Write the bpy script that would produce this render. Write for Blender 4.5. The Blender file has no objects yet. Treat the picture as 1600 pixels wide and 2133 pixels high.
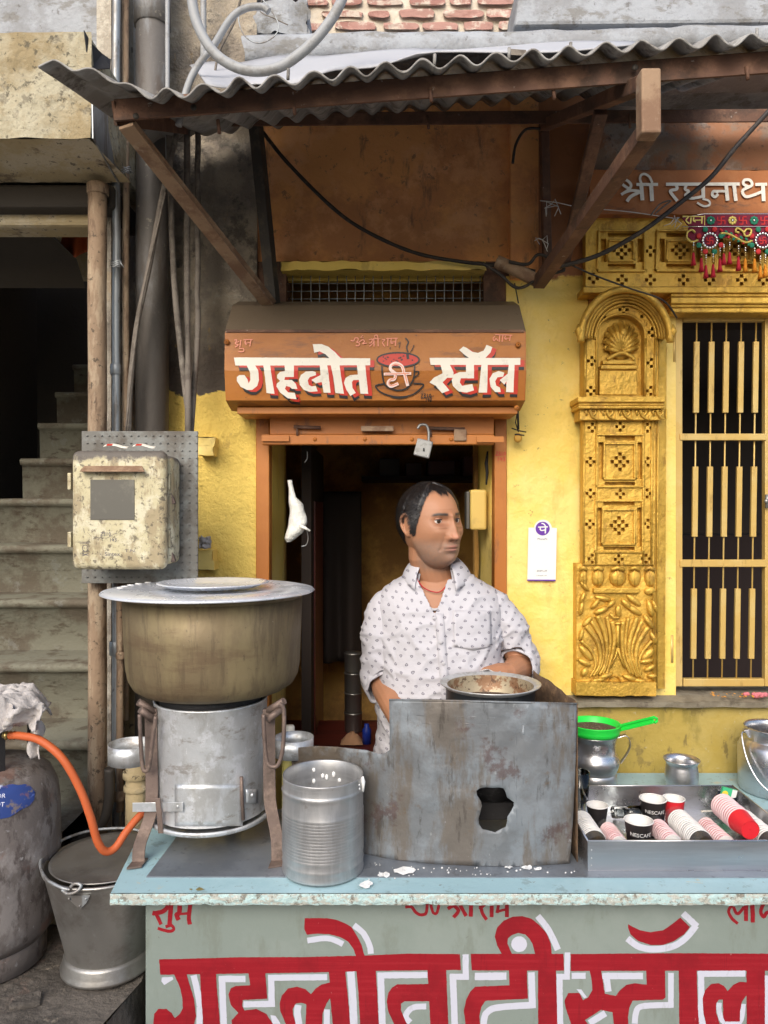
import bpy, bmesh, math, random
from math import radians as R, sin, cos, pi
from mathutils import Vector, Matrix, noise
from mathutils.geometry import delaunay_2d_cdt
random.seed(7)
scene = bpy.context.scene
col = scene.collection
# ---------------------------------------------------------------- camera
CX, CY, F, CZ = 800.0, 1066.5, 1540.0, 1.66
cam_data = bpy.data.cameras.new("camera")
cam_data.sensor_width = 36.0
cam_data.lens = F / 2133.0 * 36.0
cam_data.clip_start = 0.05
cam_data.clip_end = 500
cam = bpy.data.objects.new("camera", cam_data)
cam.location = (0, 0, CZ)
cam.rotation_euler = (R(90), 0, 0)
col.objects.link(cam)
scene.camera = cam
# ---------------------------------------------------------------- sky, sun, exposure
world = bpy.data.worlds.new("World")
scene.world = world
world.use_nodes = True
wn = world.node_tree
sky = wn.nodes.new("ShaderNodeTexSky")
sky.sky_type = 'NISHITA'
sky.sun_disc = False
SUN_EL, SUN_AZ = 34.0, 196.0
sky.sun_elevation = R(SUN_EL)
sky.sun_rotation = R(SUN_AZ)
sky.dust_density = 3.0
bg = wn.nodes["Background"]
bg.inputs[1].default_value = 0.15
wn.links.new(sky.outputs[0], bg.inputs[0])
sun_data = bpy.data.lights.new("sun", 'SUN')
sun_data.energy = 1.5
sun_data.angle = R(35)
sun_data.color = (1.0, 0.96, 0.9)
sun = bpy.data.objects.new("sun", sun_data)
sd = Vector((sin(R(SUN_AZ)) * cos(R(SUN_EL)), cos(R(SUN_AZ)) * cos(R(SUN_EL)), sin(R(SUN_EL))))
sun.rotation_euler = (-sd).to_track_quat('-Z', 'Y').to_euler()
col.objects.link(sun)
scene.view_settings.view_transform = 'Standard'
scene.view_settings.look = 'None'
scene.view_settings.exposure = 0.65
scene.view_settings.gamma = 1.0
# ---------------------------------------------------------------- helpers
def P(px, py, Y):
    return Vector(((px - CX) / F * Y, Y, CZ - (py - CY) / F * Y))
def XW(px, Y): return (px - CX) / F * Y
def ZW(py, Y): return CZ - (py - CY) / F * Y
WLOC = {}
def tag(o, label=None, cat=None, group=None, kind=None):
    if label: o["label"] = label
    if cat: o["category"] = cat
    if group: o["group"] = group
    if kind: o["kind"] = kind
    return o
def thing(name, loc, label, cat, group=None):
    o = bpy.data.objects.new(name, None)
    o.empty_display_size = 0.05
    o.location = loc
    col.objects.link(o)
    WLOC[o.name] = Vector(loc)
    return tag(o, label, cat, group)
def catmull(pts, k=6, closed=False):
    pts = [Vector(p) for p in pts]
    n = len(pts)
    out = []
    rng = range(n) if closed else range(n - 1)
    for i in rng:
        if closed:
            p0, p1, p2, p3 = pts[i - 1], pts[i], pts[(i + 1) % n], pts[(i + 2) % n]
        else:
            p0, p1, p2, p3 = pts[max(i - 1, 0)], pts[i], pts[i + 1], pts[min(i + 2, n - 1)]
        for j in range(k):
            t = j / k
            out.append(0.5 * ((2 * p1) + (p2 - p0) * t + (2 * p0 - 5 * p1 + 4 * p2 - p3) * t * t + (3 * p1 - p0 - 3 * p2 + p3) * t ** 3))
    if not closed: out.append(pts[-1])
    return out
class MB:
    def __init__(s):
        s.v = []; s.f = []; s.s = []
    def add(s, vs, fs, sm=False):
        o = len(s.v)
        s.v += [Vector(v) for v in vs]
        for f in fs:
            s.f.append([i + o for i in f]); s.s.append(sm)
        return s
    def hexa(s, p):
        return s.add(p, [(3, 2, 1, 0), (4, 5, 6, 7), (0, 1, 5, 4), (1, 2, 6, 5), (2, 3, 7, 6), (3, 0, 4, 7)])
    def box(s, x0, x1, y0, y1, z0, z1):
        return s.hexa([(x0, y0, z0), (x1, y0, z0), (x1, y1, z0), (x0, y1, z0), (x0, y0, z1), (x1, y0, z1), (x1, y1, z1), (x0, y1, z1)])
    def pbox(s, px0, px1, py0, py1, Y, d):      # box whose front rectangle is measured at depth Y
        return s.box(XW(px0, Y), XW(px1, Y), Y, Y + d, ZW(py1, Y), ZW(py0, Y))
    def bar(s, a, b, w, h, up=(0, 0, 1)):
        a, b = Vector(a), Vector(b)
        d = (b - a).normalized()
        x = d.cross(Vector(up))
        if x.length < 1e-4: x = d.cross(Vector((0, 1, 0)))
        x.normalize(); u = x.cross(d).normalized()
        x *= w / 2; u *= h / 2
        return s.hexa([a - x - u, a + x - u, b + x - u, b - x - u, a - x + u, a + x + u, b + x + u, b - x + u])
    def tube(s, pts, r, n=8, closed=False, flat=1.0, caps=True):
        pts = [Vector(p) for p in pts]; m = len(pts)
        rr = r if isinstance(r, (list, tuple)) else [r] * m
        vs = []; prev = None
        for i, p in enumerate(pts):
            if closed: t = pts[(i + 1) % m] - pts[i - 1]
            else: t = pts[min(i + 1, m - 1)] - pts[max(i - 1, 0)]
            if t.length < 1e-9: t = Vector((0, 0, 1))
            t.normalize()
            if prev is None:
                a = t.cross(Vector((0, 0, 1)))
                if a.length < 0.05: a = t.cross(Vector((0, 1, 0)))
            else:
                a = prev - t * prev.dot(t)
                if a.length < 1e-6: a = t.orthogonal()
            a.normalize(); prev = a; b = t.cross(a)
            for k in range(n):
                q = 2 * pi * k / n
                vs.append(p + (a * cos(q) + b * sin(q) * flat) * rr[i])
        fs = []
        for i in range(m if closed else m - 1):
            j = (i + 1) % m
            for k in range(n):
                l = (k + 1) % n
                fs.append((i * n + k, i * n + l, j * n + l, j * n + k))
        s.add(vs, fs, True)
        if not closed and caps:
            o = len(s.v) - len(vs)
            s.f.append([o + k for k in range(n)][::-1]); s.s.append(False)
            s.f.append([o + (m - 1) * n + k for k in range(n)]); s.s.append(False)
        return s
    def lathe(s, prof, c, n=40, closed=False, M_=None, wob=0.0, a0=0, a1=2 * pi):
        c = Vector(c); vs = []; m = len(prof)
        full = abs(a1 - a0 - 2 * pi) < 1e-6
        cols = n if full else n + 1
        for r, z in prof:
            for k in range(cols):
                q = a0 + (a1 - a0) * k / n
                w = 1 + wob * noise.noise(Vector((cos(q) * 2, sin(q) * 2, z * 9)))
                p = Vector((r * w * cos(q), r * w * sin(q), z))
                if M_ is not None: p = M_ @ p
                vs.append(c + p)
        fs = []
        for i in range(m if closed else m - 1):
            j = (i + 1) % m
            for k in range(n):
                l = (k + 1) % cols
                fs.append((i * cols + k, i * cols + l, j * cols + l, j * cols + k))
        return s.add(vs, fs, True)
    def grid(s, nu, nv, fn, sm=True, keep=None):
        vs = [fn(i / nu, j / nv) for j in range(nv + 1) for i in range(nu + 1)]
        fs = []
        for j in range(nv):
            for i in range(nu):
                if keep and not keep((i + .5) / nu, (j + .5) / nv): continue
                a = j * (nu + 1) + i
                fs.append((a, a + 1, a + nu + 2, a + nu + 1))
        return s.add(vs, fs, sm)
    def ell(s, c, rx, ry, rz, n=10, m=8, M_=None):
        c = Vector(c); vs = []; fs = []
        for j in range(m + 1):
            t = pi * j / m
            for i in range(n):
                q = 2 * pi * i / n
                p = Vector((rx * sin(t) * cos(q), ry * sin(t) * sin(q), rz * cos(t)))
                if M_ is not None: p = M_ @ p
                vs.append(c + p)
        for j in range(m):
            for i in range(n):
                k = (i + 1) % n
                fs.append((j * n + i, (j + 1) * n + i, (j + 1) * n + k, j * n + k))
        return s.add(vs, fs, True)
    def build(s, name, mat, parent=None, bevel=0, seg=2, solid=0, sub=0, shade=None, origin=None, offset=1.0):
        lo = Vector((min(v.x for v in s.v), min(v.y for v in s.v), min(v.z for v in s.v)))
        hi = Vector((max(v.x for v in s.v), max(v.y for v in s.v), max(v.z for v in s.v)))
        o = Vector(origin) if origin is not None else Vector(((lo.x + hi.x) / 2, (lo.y + hi.y) / 2, lo.z))
        me = bpy.data.meshes.new(name)
        me.from_pydata([v - o for v in s.v], [], s.f)
        me.polygons.foreach_set("use_smooth", [bool(x) if shade is None else shade for x in s.s])
        me.materials.append(mat)
        me.update()
        bm = bmesh.new(); bm.from_mesh(me)
        bmesh.ops.remove_doubles(bm, verts=bm.verts, dist=1e-6)
        bmesh.ops.recalc_face_normals(bm, faces=bm.faces)
        bm.to_mesh(me); bm.free()
        ob = bpy.data.objects.new(name, me)
        col.objects.link(ob)
        WLOC[ob.name] = o
        if parent is not None:
            ob.parent = parent
            ob.location = o - WLOC[parent.name]
        else:
            ob.location = o
        if solid:
            m = ob.modifiers.new("solid", 'SOLIDIFY'); m.thickness = solid; m.offset = offset
        if bevel:
            m = ob.modifiers.new("bevel", 'BEVEL'); m.width = bevel; m.segments = seg; m.limit_method = 'ANGLE'; m.angle_limit = R(40)
        if sub:
            m = ob.modifiers.new("sub", 'SUBSURF'); m.levels = sub; m.render_levels = sub
        return ob
def copy_tree(o, parent=None):
    c = o.copy(); col.objects.link(c); c.parent = parent
    for ch in list(o.children): copy_tree(ch, c)
    return c
# ---- flat shapes: union of polygons and strokes, triangulated without overlaps
def stroke(pts, w, smooth=True, cap=0.0):
    pts = [Vector((p[0], p[1])) for p in pts]
    if smooth and len(pts) > 2: pts = [Vector((p[0], p[1])) for p in catmull([(p.x, p.y, 0) for p in pts], 5)]
    L = []; Rr = []
    n = len(pts)
    for i, p in enumerate(pts):
        t = pts[min(i + 1, n - 1)] - pts[max(i - 1, 0)]
        if t.length < 1e-9: t = Vector((1, 0))
        t.normalize()
        q = p.copy()
        if cap and i == 0: q -= t * cap
        if cap and i == n - 1: q += t * cap
        nn = Vector((-t.y, t.x)) * w / 2
        L.append(q + nn); Rr.append(q - nn)
    return [(p.x, p.y) for p in L + Rr[::-1]]
def wind(x, y, poly):
    w = 0; n = len(poly)
    for i in range(n):
        x0, y0 = poly[i]; x1, y1 = poly[(i + 1) % n]
        if y0 <= y:
            if y1 > y and (x1 - x0) * (y - y0) - (x - x0) * (y1 - y0) > 0: w += 1
        elif y1 <= y and (x1 - x0) * (y - y0) - (x - x0) * (y1 - y0) < 0: w -= 1
    return w
def cdt(polys, holes=(), extra=(), lines=()):
    vs = []; es = []
    for poly in list(polys) + list(holes):
        o = len(vs); n = len(poly)
        vs += [Vector((p[0], p[1])) for p in poly]
        es += [(o + i, o + (i + 1) % n) for i in range(n)]
    for a, b in lines:
        o = len(vs); vs += [Vector(a), Vector(b)]; es.append((o, o + 1))
    vs += [Vector(p) for p in extra]
    r = delaunay_2d_cdt(vs, es, [], 0, 1e-5)
    V, T = r[0], r[2]
    bb = [(min(p[0] for p in q), max(p[0] for p in q), min(p[1] for p in q), max(p[1] for p in q), q) for q in polys]
    hb = [(min(p[0] for p in q), max(p[0] for p in q), min(p[1] for p in q), max(p[1] for p in q), q) for q in holes]
    out = []
    for t in T:
        x = sum(V[i].x for i in t) / 3; y = sum(V[i].y for i in t) / 3
        if not any(a <= x <= b and c <= y <= d and wind(x, y, q) for a, b, c, d, q in bb): continue
        if any(a <= x <= b and c <= y <= d and wind(x, y, q) for a, b, c, d, q in hb): continue
        out.append(tuple(t))
    return V, out
def rough_edge(poly, step=5.0, amp=.42):
    out = []; n = len(poly)
    for i in range(n):
        a, b = Vector(poly[i]), Vector(poly[(i + 1) % n]); k = max(1, int((b - a).length / step))
        for j in range(k):
            p = a + (b - a) * j / k
            out.append((p.x + amp * noise.noise(Vector((p.x * .23, p.y * .23, 1.7))) + amp * .5 * noise.noise(Vector((p.x * .7, p.y * .7, 4))), p.y + amp * noise.noise(Vector((p.x * .23, p.y * .23, 9.1))) + amp * .5 * noise.noise(Vector((p.x * .7, p.y * .7, 8)))))
    return out
def paint(name, polys, mapf, mat, parent, lines=(), extra=(), jit=0.0):
    if jit: polys = [rough_edge(q, 5.0, jit) for q in polys]
    V, T = cdt(polys, (), extra, lines)
    used = sorted({i for t in T for i in t}); ix = {k: i for i, k in enumerate(used)}
    m = MB(); m.add([mapf(V[i].x, V[i].y) for i in used], [tuple(ix[i] for i in t) for t in T])
    return m.build(name, mat, parent)
def trans(polys, x0, y0, s):
    return [[(x0 + p[0] * s, y0 + p[1] * s) for p in q] for q in polys]
def circ(cx, cy, rx, ry=None, n=24):
    ry = ry or rx
    return [(cx + rx * cos(2 * pi * i / n), cy + ry * sin(2 * pi * i / n)) for i in range(n)]
def panel(m, outline, holes, mapf, depth):     # front face with real pits; mapf(u, v, d)
    V, T = cdt([outline], holes)
    o = len(m.v)
    m.add([mapf(v.x, v.y, 0) for v in V], T)
    for h in holes:
        n = len(h)
        m.add([mapf(p[0], p[1], 0) for p in h] + [mapf(p[0], p[1], depth) for p in h],
              [(i, (i + 1) % n, n + (i + 1) % n, n + i) for i in range(n)] + [tuple(range(n, 2 * n))])
    n = len(outline)
    m.add([mapf(p[0], p[1], 0) for p in outline] + [mapf(p[0], p[1], depth * 1.6) for p in outline],
          [(i, (i + 1) % n, n + (i + 1) % n, n + i) for i in range(n)])
def fbm(v, s, o=3):
    a = 0; k = 1; t = 0
    for i in range(o):
        a += noise.noise(v * s) * k; t += k; s *= 2.1; k *= .5
    return a / t
# ---------------------------------------------------------------- materials
def mat(name, c, rough=0.6, metal=0.0, spots=(), bump=(), rvar=0.0, spec=0.5, emit=None, alpha=1.0, trans_=0.0, ior=1.45, coat=0.0, sss=0.0):
    """c base colour; spots: (colour, scale, lo, hi, strength[, kind]) laid over it by noise of world position,
    or ('zone', colour, axis, value, sign, noise scale, noise amount, soft); bump: (scale, distance, strength)"""
    m = bpy.data.materials.new(name); m.use_nodes = True
    nt = m.node_tree; N = nt.nodes; L = nt.links
    b = N["Principled BSDF"]
    b.inputs["Roughness"].default_value = rough
    b.inputs["Metallic"].default_value = metal
    b.inputs["Specular IOR Level"].default_value = spec
    b.inputs["IOR"].default_value = ior
    b.inputs["Alpha"].default_value = alpha
    b.inputs["Transmission Weight"].default_value = trans_
    b.inputs["Coat Weight"].default_value = coat
    if sss:
        b.inputs["Subsurface Weight"].default_value = sss
        b.inputs["Subsurface Radius"].default_value = (0.012, 0.005, 0.003)
    c4 = (c[0], c[1], c[2], 1)
    b.inputs["Base Color"].default_value = c4
    geo = N.new("ShaderNodeNewGeometry")
    pos = geo.outputs["Position"]
    prev = None
    def nz(scale, detail=5.0, rough_=0.6, kind='n'):
        vec = pos
        if isinstance(scale, (tuple, list)):
            mp = N.new("ShaderNodeMapping"); mp.inputs["Scale"].default_value = scale
            L.new(pos, mp.inputs["Vector"]); vec = mp.outputs[0]; sc = 1.0
        else: sc = scale
        if kind == 'v':
            t = N.new("ShaderNodeTexVoronoi"); t.inputs["Scale"].default_value = sc
            L.new(vec, t.inputs["Vector"]); return t.outputs["Distance"]
        t = N.new("ShaderNodeTexNoise"); t.inputs["Scale"].default_value = sc
        t.inputs["Detail"].default_value = detail; t.inputs["Roughness"].default_value = rough_
        L.new(vec, t.inputs["Vector"]); return t.outputs["Fac"]
    def mr(src, lo, hi, a=0.0, b_=1.0):
        r = N.new("ShaderNodeMapRange"); r.interpolation_type = 'SMOOTHSTEP'
        r.inputs["From Min"].default_value = lo; r.inputs["From Max"].default_value = hi
        r.inputs["To Min"].default_value = a; r.inputs["To Max"].default_value = b_
        L.new(src, r.inputs["Value"]); return r.outputs[0]
    def mth(op, a, b_):
        q = N.new("ShaderNodeMath"); q.operation = op
        for i, x in enumerate((a, b_)):
            if isinstance(x, (int, float)): q.inputs[i].default_value = x
            else: L.new(x, q.inputs[i])
        return q.outputs[0]
    for s in spots:
        mx = N.new("ShaderNodeMix"); mx.data_type = 'RGBA'
        if s[0] == 'zone':
            _, cc, ax, val, sign, ns, na, soft = s
            sp = N.new("ShaderNodeSeparateXYZ"); L.new(pos, sp.inputs[0])
            d = mth('MULTIPLY', mth('SUBTRACT', sp.outputs['XYZ'.index(ax.upper())], val), sign)
            d = mth('ADD', d, mth('MULTIPLY', mth('SUBTRACT', nz(ns, 6, 0.65), 0.5), na))
            fac = mr(d, -soft, soft)
        else:
            cc, sc, lo, hi, st = s[:5]
            lo, hi = .5 + (lo - .5) * .68, .5 + (hi - .5) * .66
            fac = mr(nz(sc, 9.0, .70, kind=s[5] if len(s) > 5 else 'n'), lo, hi, 0, st)
        L.new(fac, mx.inputs[0])
        if prev is None: mx.inputs[6].default_value = c4
        else: L.new(prev, mx.inputs[6])
        mx.inputs[7].default_value = (cc[0], cc[1], cc[2], 1)
        prev = mx.outputs[2]
    if prev is not None: L.new(prev, b.inputs["Base Color"])
    if rvar:
        L.new(mr(nz(9.0), 0.3, 0.7, max(rough - rvar, .02), min(rough + rvar, 1)), b.inputs["Roughness"])
    pn = None
    for q in bump:
        bn = N.new("ShaderNodeBump"); bn.inputs["Distance"].default_value = q[1] * 1.5
        bn.inputs["Strength"].default_value = q[2] if len(q) > 2 else 0.6
        L.new(nz(q[0], kind=q[3] if len(q) > 3 else 'n'), bn.inputs["Height"])
        if pn is not None: L.new(pn, bn.inputs["Normal"])
        pn = bn.outputs[0]
    if pn is not None: L.new(pn, b.inputs["Normal"])
    if emit:
        b.inputs["Emission Color"].default_value = (emit[0], emit[1], emit[2], 1); b.inputs["Emission Strength"].default_value = emit[3]
    return m
M = {}
# painted walls
M['yellow'] = mat('yellow_paint', (.80, .58, .13), .55, spots=[((.85, .66, .24), 2.2, .42, .66, .6), ((.42, .28, .08), (14, 14, 5), .60, .74, .5), ((.12, .09, .05), 38, .70, .78, .6)], bump=[(5, .006, .7), (38, .002, .6)])
M['orange'] = mat('orange_paint', (.40, .135, .022), .5, spots=[((.48, .18, .035), 4, .4, .7, .6), ((.13, .07, .04), (20, 20, 6), .60, .76, .6)], bump=[(30, .001, .5)])
M['brownwall'] = mat('ochre_limewash', (0.75, 0.35, 0.1237), .85, spots=[((0.55, 0.2375, 0.09625), 3.0, .42, .60, .85), ((0.775, 0.3875, 0.1788), 8, .50, .68, .7), ((0.1875, 0.1063, 0.06875), (9, 9, 2.5), .56, .70, .75), ((0.125, 0.0875, 0.06875), 30, .64, .74, .6)], bump=[(7, .006), (50, .002)])
M['plaster'] = mat('grey_plaster', (.36, .32, .26), .9, spots=[((.20, .17, .14), 6, .42, .6, .8), ((.52, .48, .40), 14, .52, .68, .7), ((.07, .06, .05), 9, .58, .70, .8), ((.45, .33, .2), 5, .6, .72, .5)], bump=[(9, .012), (45, .006, .9)])
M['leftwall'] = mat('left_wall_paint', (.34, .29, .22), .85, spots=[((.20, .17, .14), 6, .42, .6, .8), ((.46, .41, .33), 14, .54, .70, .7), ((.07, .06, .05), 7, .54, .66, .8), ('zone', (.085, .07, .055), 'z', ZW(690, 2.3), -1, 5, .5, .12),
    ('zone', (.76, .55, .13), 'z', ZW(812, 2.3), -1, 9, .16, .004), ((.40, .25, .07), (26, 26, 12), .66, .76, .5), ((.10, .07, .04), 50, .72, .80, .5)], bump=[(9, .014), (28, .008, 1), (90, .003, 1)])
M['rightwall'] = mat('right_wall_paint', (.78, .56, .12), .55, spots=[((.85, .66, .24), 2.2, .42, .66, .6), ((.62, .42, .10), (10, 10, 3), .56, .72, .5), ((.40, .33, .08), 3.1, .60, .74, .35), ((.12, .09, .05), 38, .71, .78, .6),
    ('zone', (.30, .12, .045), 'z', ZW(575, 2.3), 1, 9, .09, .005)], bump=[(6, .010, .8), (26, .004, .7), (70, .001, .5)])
M['soffit'] = mat('sooty_beige', (.44, .35, .20), .9, spots=[((.56, .50, .38), 5, .45, .65, .7), ((.16, .12, .08), 11, .55, .70, .8), ((.05, .04, .03), 40, .62, .72, .8)], bump=[(12, .008), (60, .003)])
M['canopy'] = mat('weathered_cement', (0.328, 0.2813, 0.1834), .9, spots=[((0.4264, 0.3938, 0.2891), 4, .45, .62, .8), ((0.246, 0.1848, 0.09168), 6, .50, .66, .7), ((0.082, 0.07232, 0.04936), 45, .58, .70, .85), ((0.0984, 0.08036, 0.05642), 16, .60, .72, .6)], bump=[(14, .012), (70, .004, .9)])
M['ledge'] = mat('pale_cement', (0.256, 0.264, 0.276), .85, spots=[((0.352, 0.376, 0.408), 6, .42, .62, .8), ((0.176, 0.168, 0.152), (9, 9, 18), .54, .68, .75), ((0.112, 0.104, 0.096), 30, .64, .75, .7)], bump=[(20, .008), (70, .003)])
M['green'] = mat('pale_green_step_paint', (0.168, 0.162, 0.120), .8, spots=[((0.094, 0.073, 0.050), 4, .42, .60, .8), ((0.067, 0.048, 0.030), (12, 12, 30), .56, .70, .7), ((0.228, 0.235, 0.211), 9, .62, .74, .4)], bump=[(18, .004), (80, .002)])
M['dark'] = mat('near_black_brown', (.05, .042, .034), .9, bump=[(20, .004)])  # even dark brown for recess walls and canopy beam
M['ground'] = mat('street_stone', (.30, .27, .23), .9, spots=[((.20, .18, .15), 5, .45, .65, .8), ((.26, .23, .19), 22, .58, .70, .6)], bump=[(12, .012), (60, .004)])
M['platform'] = mat('sooty_flagstone', (.11, .095, .08), .85, spots=[((.05, .043, .036), 6, .45, .62, .8), ((.26, .22, .17), 20, .62, .74, .6), ((.30, .16, .12), 4, .64, .76, .3)], bump=[(14, .012), (60, .005, .9)])
M['room'] = mat('dim_room_plaster', (.60, .34, .09), .9, spots=[((.30, .15, .05), 3, .42, .62, .8)], bump=[(10, .004)])
M['roomdark'] = mat('dark_interior_black', (.03, .02, .015), .8)  # dark wood, and the dimness of the rooms put into the colour
# metals
M['rust'] = mat('rusty_steel', (.13, .068, .045), .75, .25, spots=[((.22, .12, .075), 12, .48, .66, .7), ((.06, .04, .03), 7, .5, .66, .7), ((.5, .45, .4), 55, .72, .78, .5)], bump=[(40, .002), (120, .001)])
M['rustlight'] = mat('dusty_brown_steel', (.30, .20, .125), .8, .1, spots=[((.18, .10, .06), 9, .46, .64, .8), ((.42, .33, .24), 22, .6, .74, .5)], bump=[(50, .002)])
M['blacksteel'] = mat('black_painted_steel', (.05, .043, .036), .6, .3, spots=[((.11, .085, .06), 20, .5, .7, .6)], bump=[(60, .001)])
M['galv'] = mat('galvanised_pipe', (.32, .34, .35), .5, .55, spots=[((.16, .14, .12), (30, 30, 4), .46, .64, .8), ((.42, .44, .46), 12, .58, .7, .5), ((.10, .08, .06), (40, 40, 12), .64, .74, .7)], bump=[(60, .001)])
M['castiron'] = mat('grey_drain_pipe', (.13, .12, .11), .6, .15, spots=[((.24, .25, .26), (8, 8, 2), .50, .68, .8), ((.10, .08, .065), (20, 20, 4), .52, .70, .8), ((.42, .38, .30), 30, .66, .75, .5), ('zone', (.065, .055, .045), 'z', 2.35, -1, 4, .9, .3)], bump=[(50, .002)])
M['tanpole'] = mat('flaking_tan_pole', (0.2448, 0.1692, 0.108), .8, spots=[((0.3456, 0.2664, 0.18), (30, 30, 8), .46, .64, .8), ((0.108, 0.0648, 0.0396), (26, 26, 6), .52, .68, .8), ((0.0432, 0.0324, 0.0216), 50, .62, .72, .8)], bump=[(40, .003), (100, .002)])
M['sheet'] = mat('asbestos_sheet', (.25, .24, .225), .9, spots=[((.36, .36, .35), 9, .48, .66, .7), ((.10, .09, .08), 16, .52, .68, .8)], bump=[(40, .003)])
M['whitesheet'] = mat('white_flashing', (0.391, 0.3995, 0.425), .6, spots=[((0.357, 0.357, 0.374), 8, .55, .75, .5)], bump=[(10, .003)])
M['steel'] = mat('stainless_steel', (.60, .60, .62), .30, .95, spots=[((.48, .47, .46), (18, 18, 60), .45, .65, .5)], rvar=.08, bump=[(30, .0006, .3)])
M['steelold'] = mat('worn_aluminium', (.60, .62, .63), .45, .65, spots=[((.42, .42, .40), (9, 9, 5), .44, .62, .75), ((.74, .76, .79), 22, .56, .68, .7), ((.26, .22, .18), (16, 16, 34), .58, .72, .6), ((.85, .86, .88), (140, 140, 30), .70, .76, .7)], rvar=.12, bump=[(14, .003, .5), (60, .0008, .5)])
M['pot'] = mat('tarnished_aluminium_pot', (0.1674, 0.1271, 0.0713), .62, .4, spots=[((0.2232, 0.1767, 0.093), (7, 7, 2.2), .43, .62, .8), ((0.1054, 0.0775, 0.0465), (34, 34, 4), .48, .66, .6), ((0.1178, 0.0744, 0.0434), (3, 3, 16), .54, .70, .5), ((0.0744, 0.0558, 0.0372), 60, .66, .76, .5), ((0.4464, 0.434, 0.372), 80, .78, .82, .8)], rvar=.08, bump=[(20, .0025, .5), ((60, 60, 8), .001, .5)])
M['screen'] = mat('heat_stained_tin', (0.168, 0.180, 0.189), .58, .4, spots=[('zone', (.125, .10, .075), 'x', -.075, -1, 6, .16, .07), ((0.225, 0.253, 0.275), 5, .44, .62, .8), ((0.137, 0.114, 0.090), (9, 9, 2.2), .44, .60, .8), ((0.094, 0.054, 0.048), 4.6, .60, .70, .7), ((0.056, 0.047, 0.038), (40, 40, 8), .60, .74, .6), ((0.150, 0.101, 0.058), 26, .66, .78, .5), ((0.343, 0.354, 0.352), (70, 70, 40), .72, .80, .5)], rvar=.15, bump=[(5, .007, .7), (45, .0012, .6)])
M['rustscreen'] = mat('brown_rust_tin', (.12, .075, .045), .85, .2, spots=[((.24, .15, .08), 40, .5, .68, .7), ((.05, .035, .025), 9, .5, .66, .7)], bump=[(60, .002)])
M['tin'] = mat('bright_tin_can', (.50, .50, .50), .42, .85, spots=[((.40, .40, .40), (30, 30, 5), .42, .62, .7), ((.58, .58, .58), (6, 6, 60), .5, .7, .5), ((.30, .27, .24), 40, .66, .76, .5)], rvar=.08, bump=[(12, .001, .4)])
M['bucket'] = mat('dull_bucket_steel', (.34, .33, .31), .42, .85, spots=[((.24, .22, .20), 8, .45, .65, .7), ((.45, .45, .44), 26, .6, .72, .4)], rvar=.1, bump=[(12, .002, .4)])
M['legiron'] = mat('scorched_iron', (.17, .125, .105), .6, .5, spots=[((.27, .20, .16), 18, .5, .68, .6), ((.08, .06, .05), 12, .52, .68, .6)], bump=[(70, .0015)])
M['soot'] = mat('soot_black_metal', (.025, .024, .025), .65, .3, spots=[((.07, .07, .07), 40, .6, .74, .6)], bump=[(60, .001)])
M['brass'] = mat('brass', (.55, .40, .16), .35, .9)
M['gold'] = mat('gold_paint', (0.572, 0.341, 0.05445), .45, .5, spots=[((0.726, 0.462, 0.0891), 9, .45, .65, .6), ((0.297, 0.154, 0.03465), (22, 22, 12), .54, .72, .6), ((0.11, 0.066, 0.0297), 34, .72, .82, .5)], rvar=.12, bump=[(60, .0035, .8), (16, .005, .6)])
M['gate'] = mat('cream_gold_gate_paint', (.58, .385, .115), .40, .25, spots=[((0.624, 0.4739, 0.1966), 7, .45, .65, .5), ((0.312, 0.1911, 0.05616), (40, 40, 9), .62, .74, .6)], bump=[(60, .001)])
M['gatedark'] = mat('brown_gate_frame', (.24, .12, .035), .5, .2)
# stall
M['slab'] = mat('pale_blue_counter_paint', (0.306, 0.4675, 0.51), .45, spots=[((0.3655, 0.527, 0.5695), 5, .45, .65, .6), ((0.221, 0.306, 0.3145), (26, 26, 60), .60, .71, .7), ((0.17, 0.17, 0.153), 48, .69, .75, .8), ((0.527, 0.425, 0.255), 7, .70, .74, .5)], bump=[(30, .0015)])
M['slabedge'] = mat('chipped_counter_edge', (.40, .54, .53), .8, spots=[((.40, .385, .33), (50, 50, 110), .46, .58, .85), ((.16, .14, .11), 70, .56, .66, .8), ((.62, .64, .60), 50, .64, .72, .6)], bump=[(90, .003, 1), (30, .003, .8)])
M['zinc'] = mat('blue_grey_zinc_sheet', (.25, .275, .31), .42, .6, spots=[((.33, .36, .40), 6, .45, .65, .6), ((.12, .12, .13), 22, .60, .73, .5)], rvar=.12)
M['board'] = mat('grey_green_board_paint', (0.1922, 0.2285, 0.2045), .5, spots=[((0.2232, 0.2586, 0.2345), 3, .42, .66, .7), ((0.155, 0.1744, 0.1443), (12, 12, 4), .52, .70, .6), ((0.0744, 0.07217, 0.06014), 60, .725, .76, .8)], bump=[(40, .0008)])
M['red'] = mat('crimson_sign_paint', (0.2448, 0.00432, 0.01152), .42, spots=[((.30, .012, .020), (3, 3, 150), .46, .62, .55), ((.13, .003, .008), (120, 120, 8), .60, .74, .4), ((0.1872, 0.0036, 0.00936), 5, .45, .66, .7), ((0.4464, 0.216, 0.2016), 90, .745, .77, .7)], bump=[(90, .0006)])
M['signwhite'] = mat('white_sign_paint', (0.476, 0.4845, 0.561), .5, spots=[((.36, .37, .40), (60, 60, 20), .58, .72, .5), ((.20, .24, .22), 70, .70, .78, .7), ((0.476, 0.4845, 0.544), 24, .55, .7, .5)])
M['cream'] = mat('cream_sign_paint', (.74, .70, .60), .5, spots=[((.55, .50, .42), 22, .56, .72, .5), ((.25, .2, .16), 70, .70, .76, .5)])
M['blackpaint'] = mat('black_sign_paint', (.02, .018, .018), .5)
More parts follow.
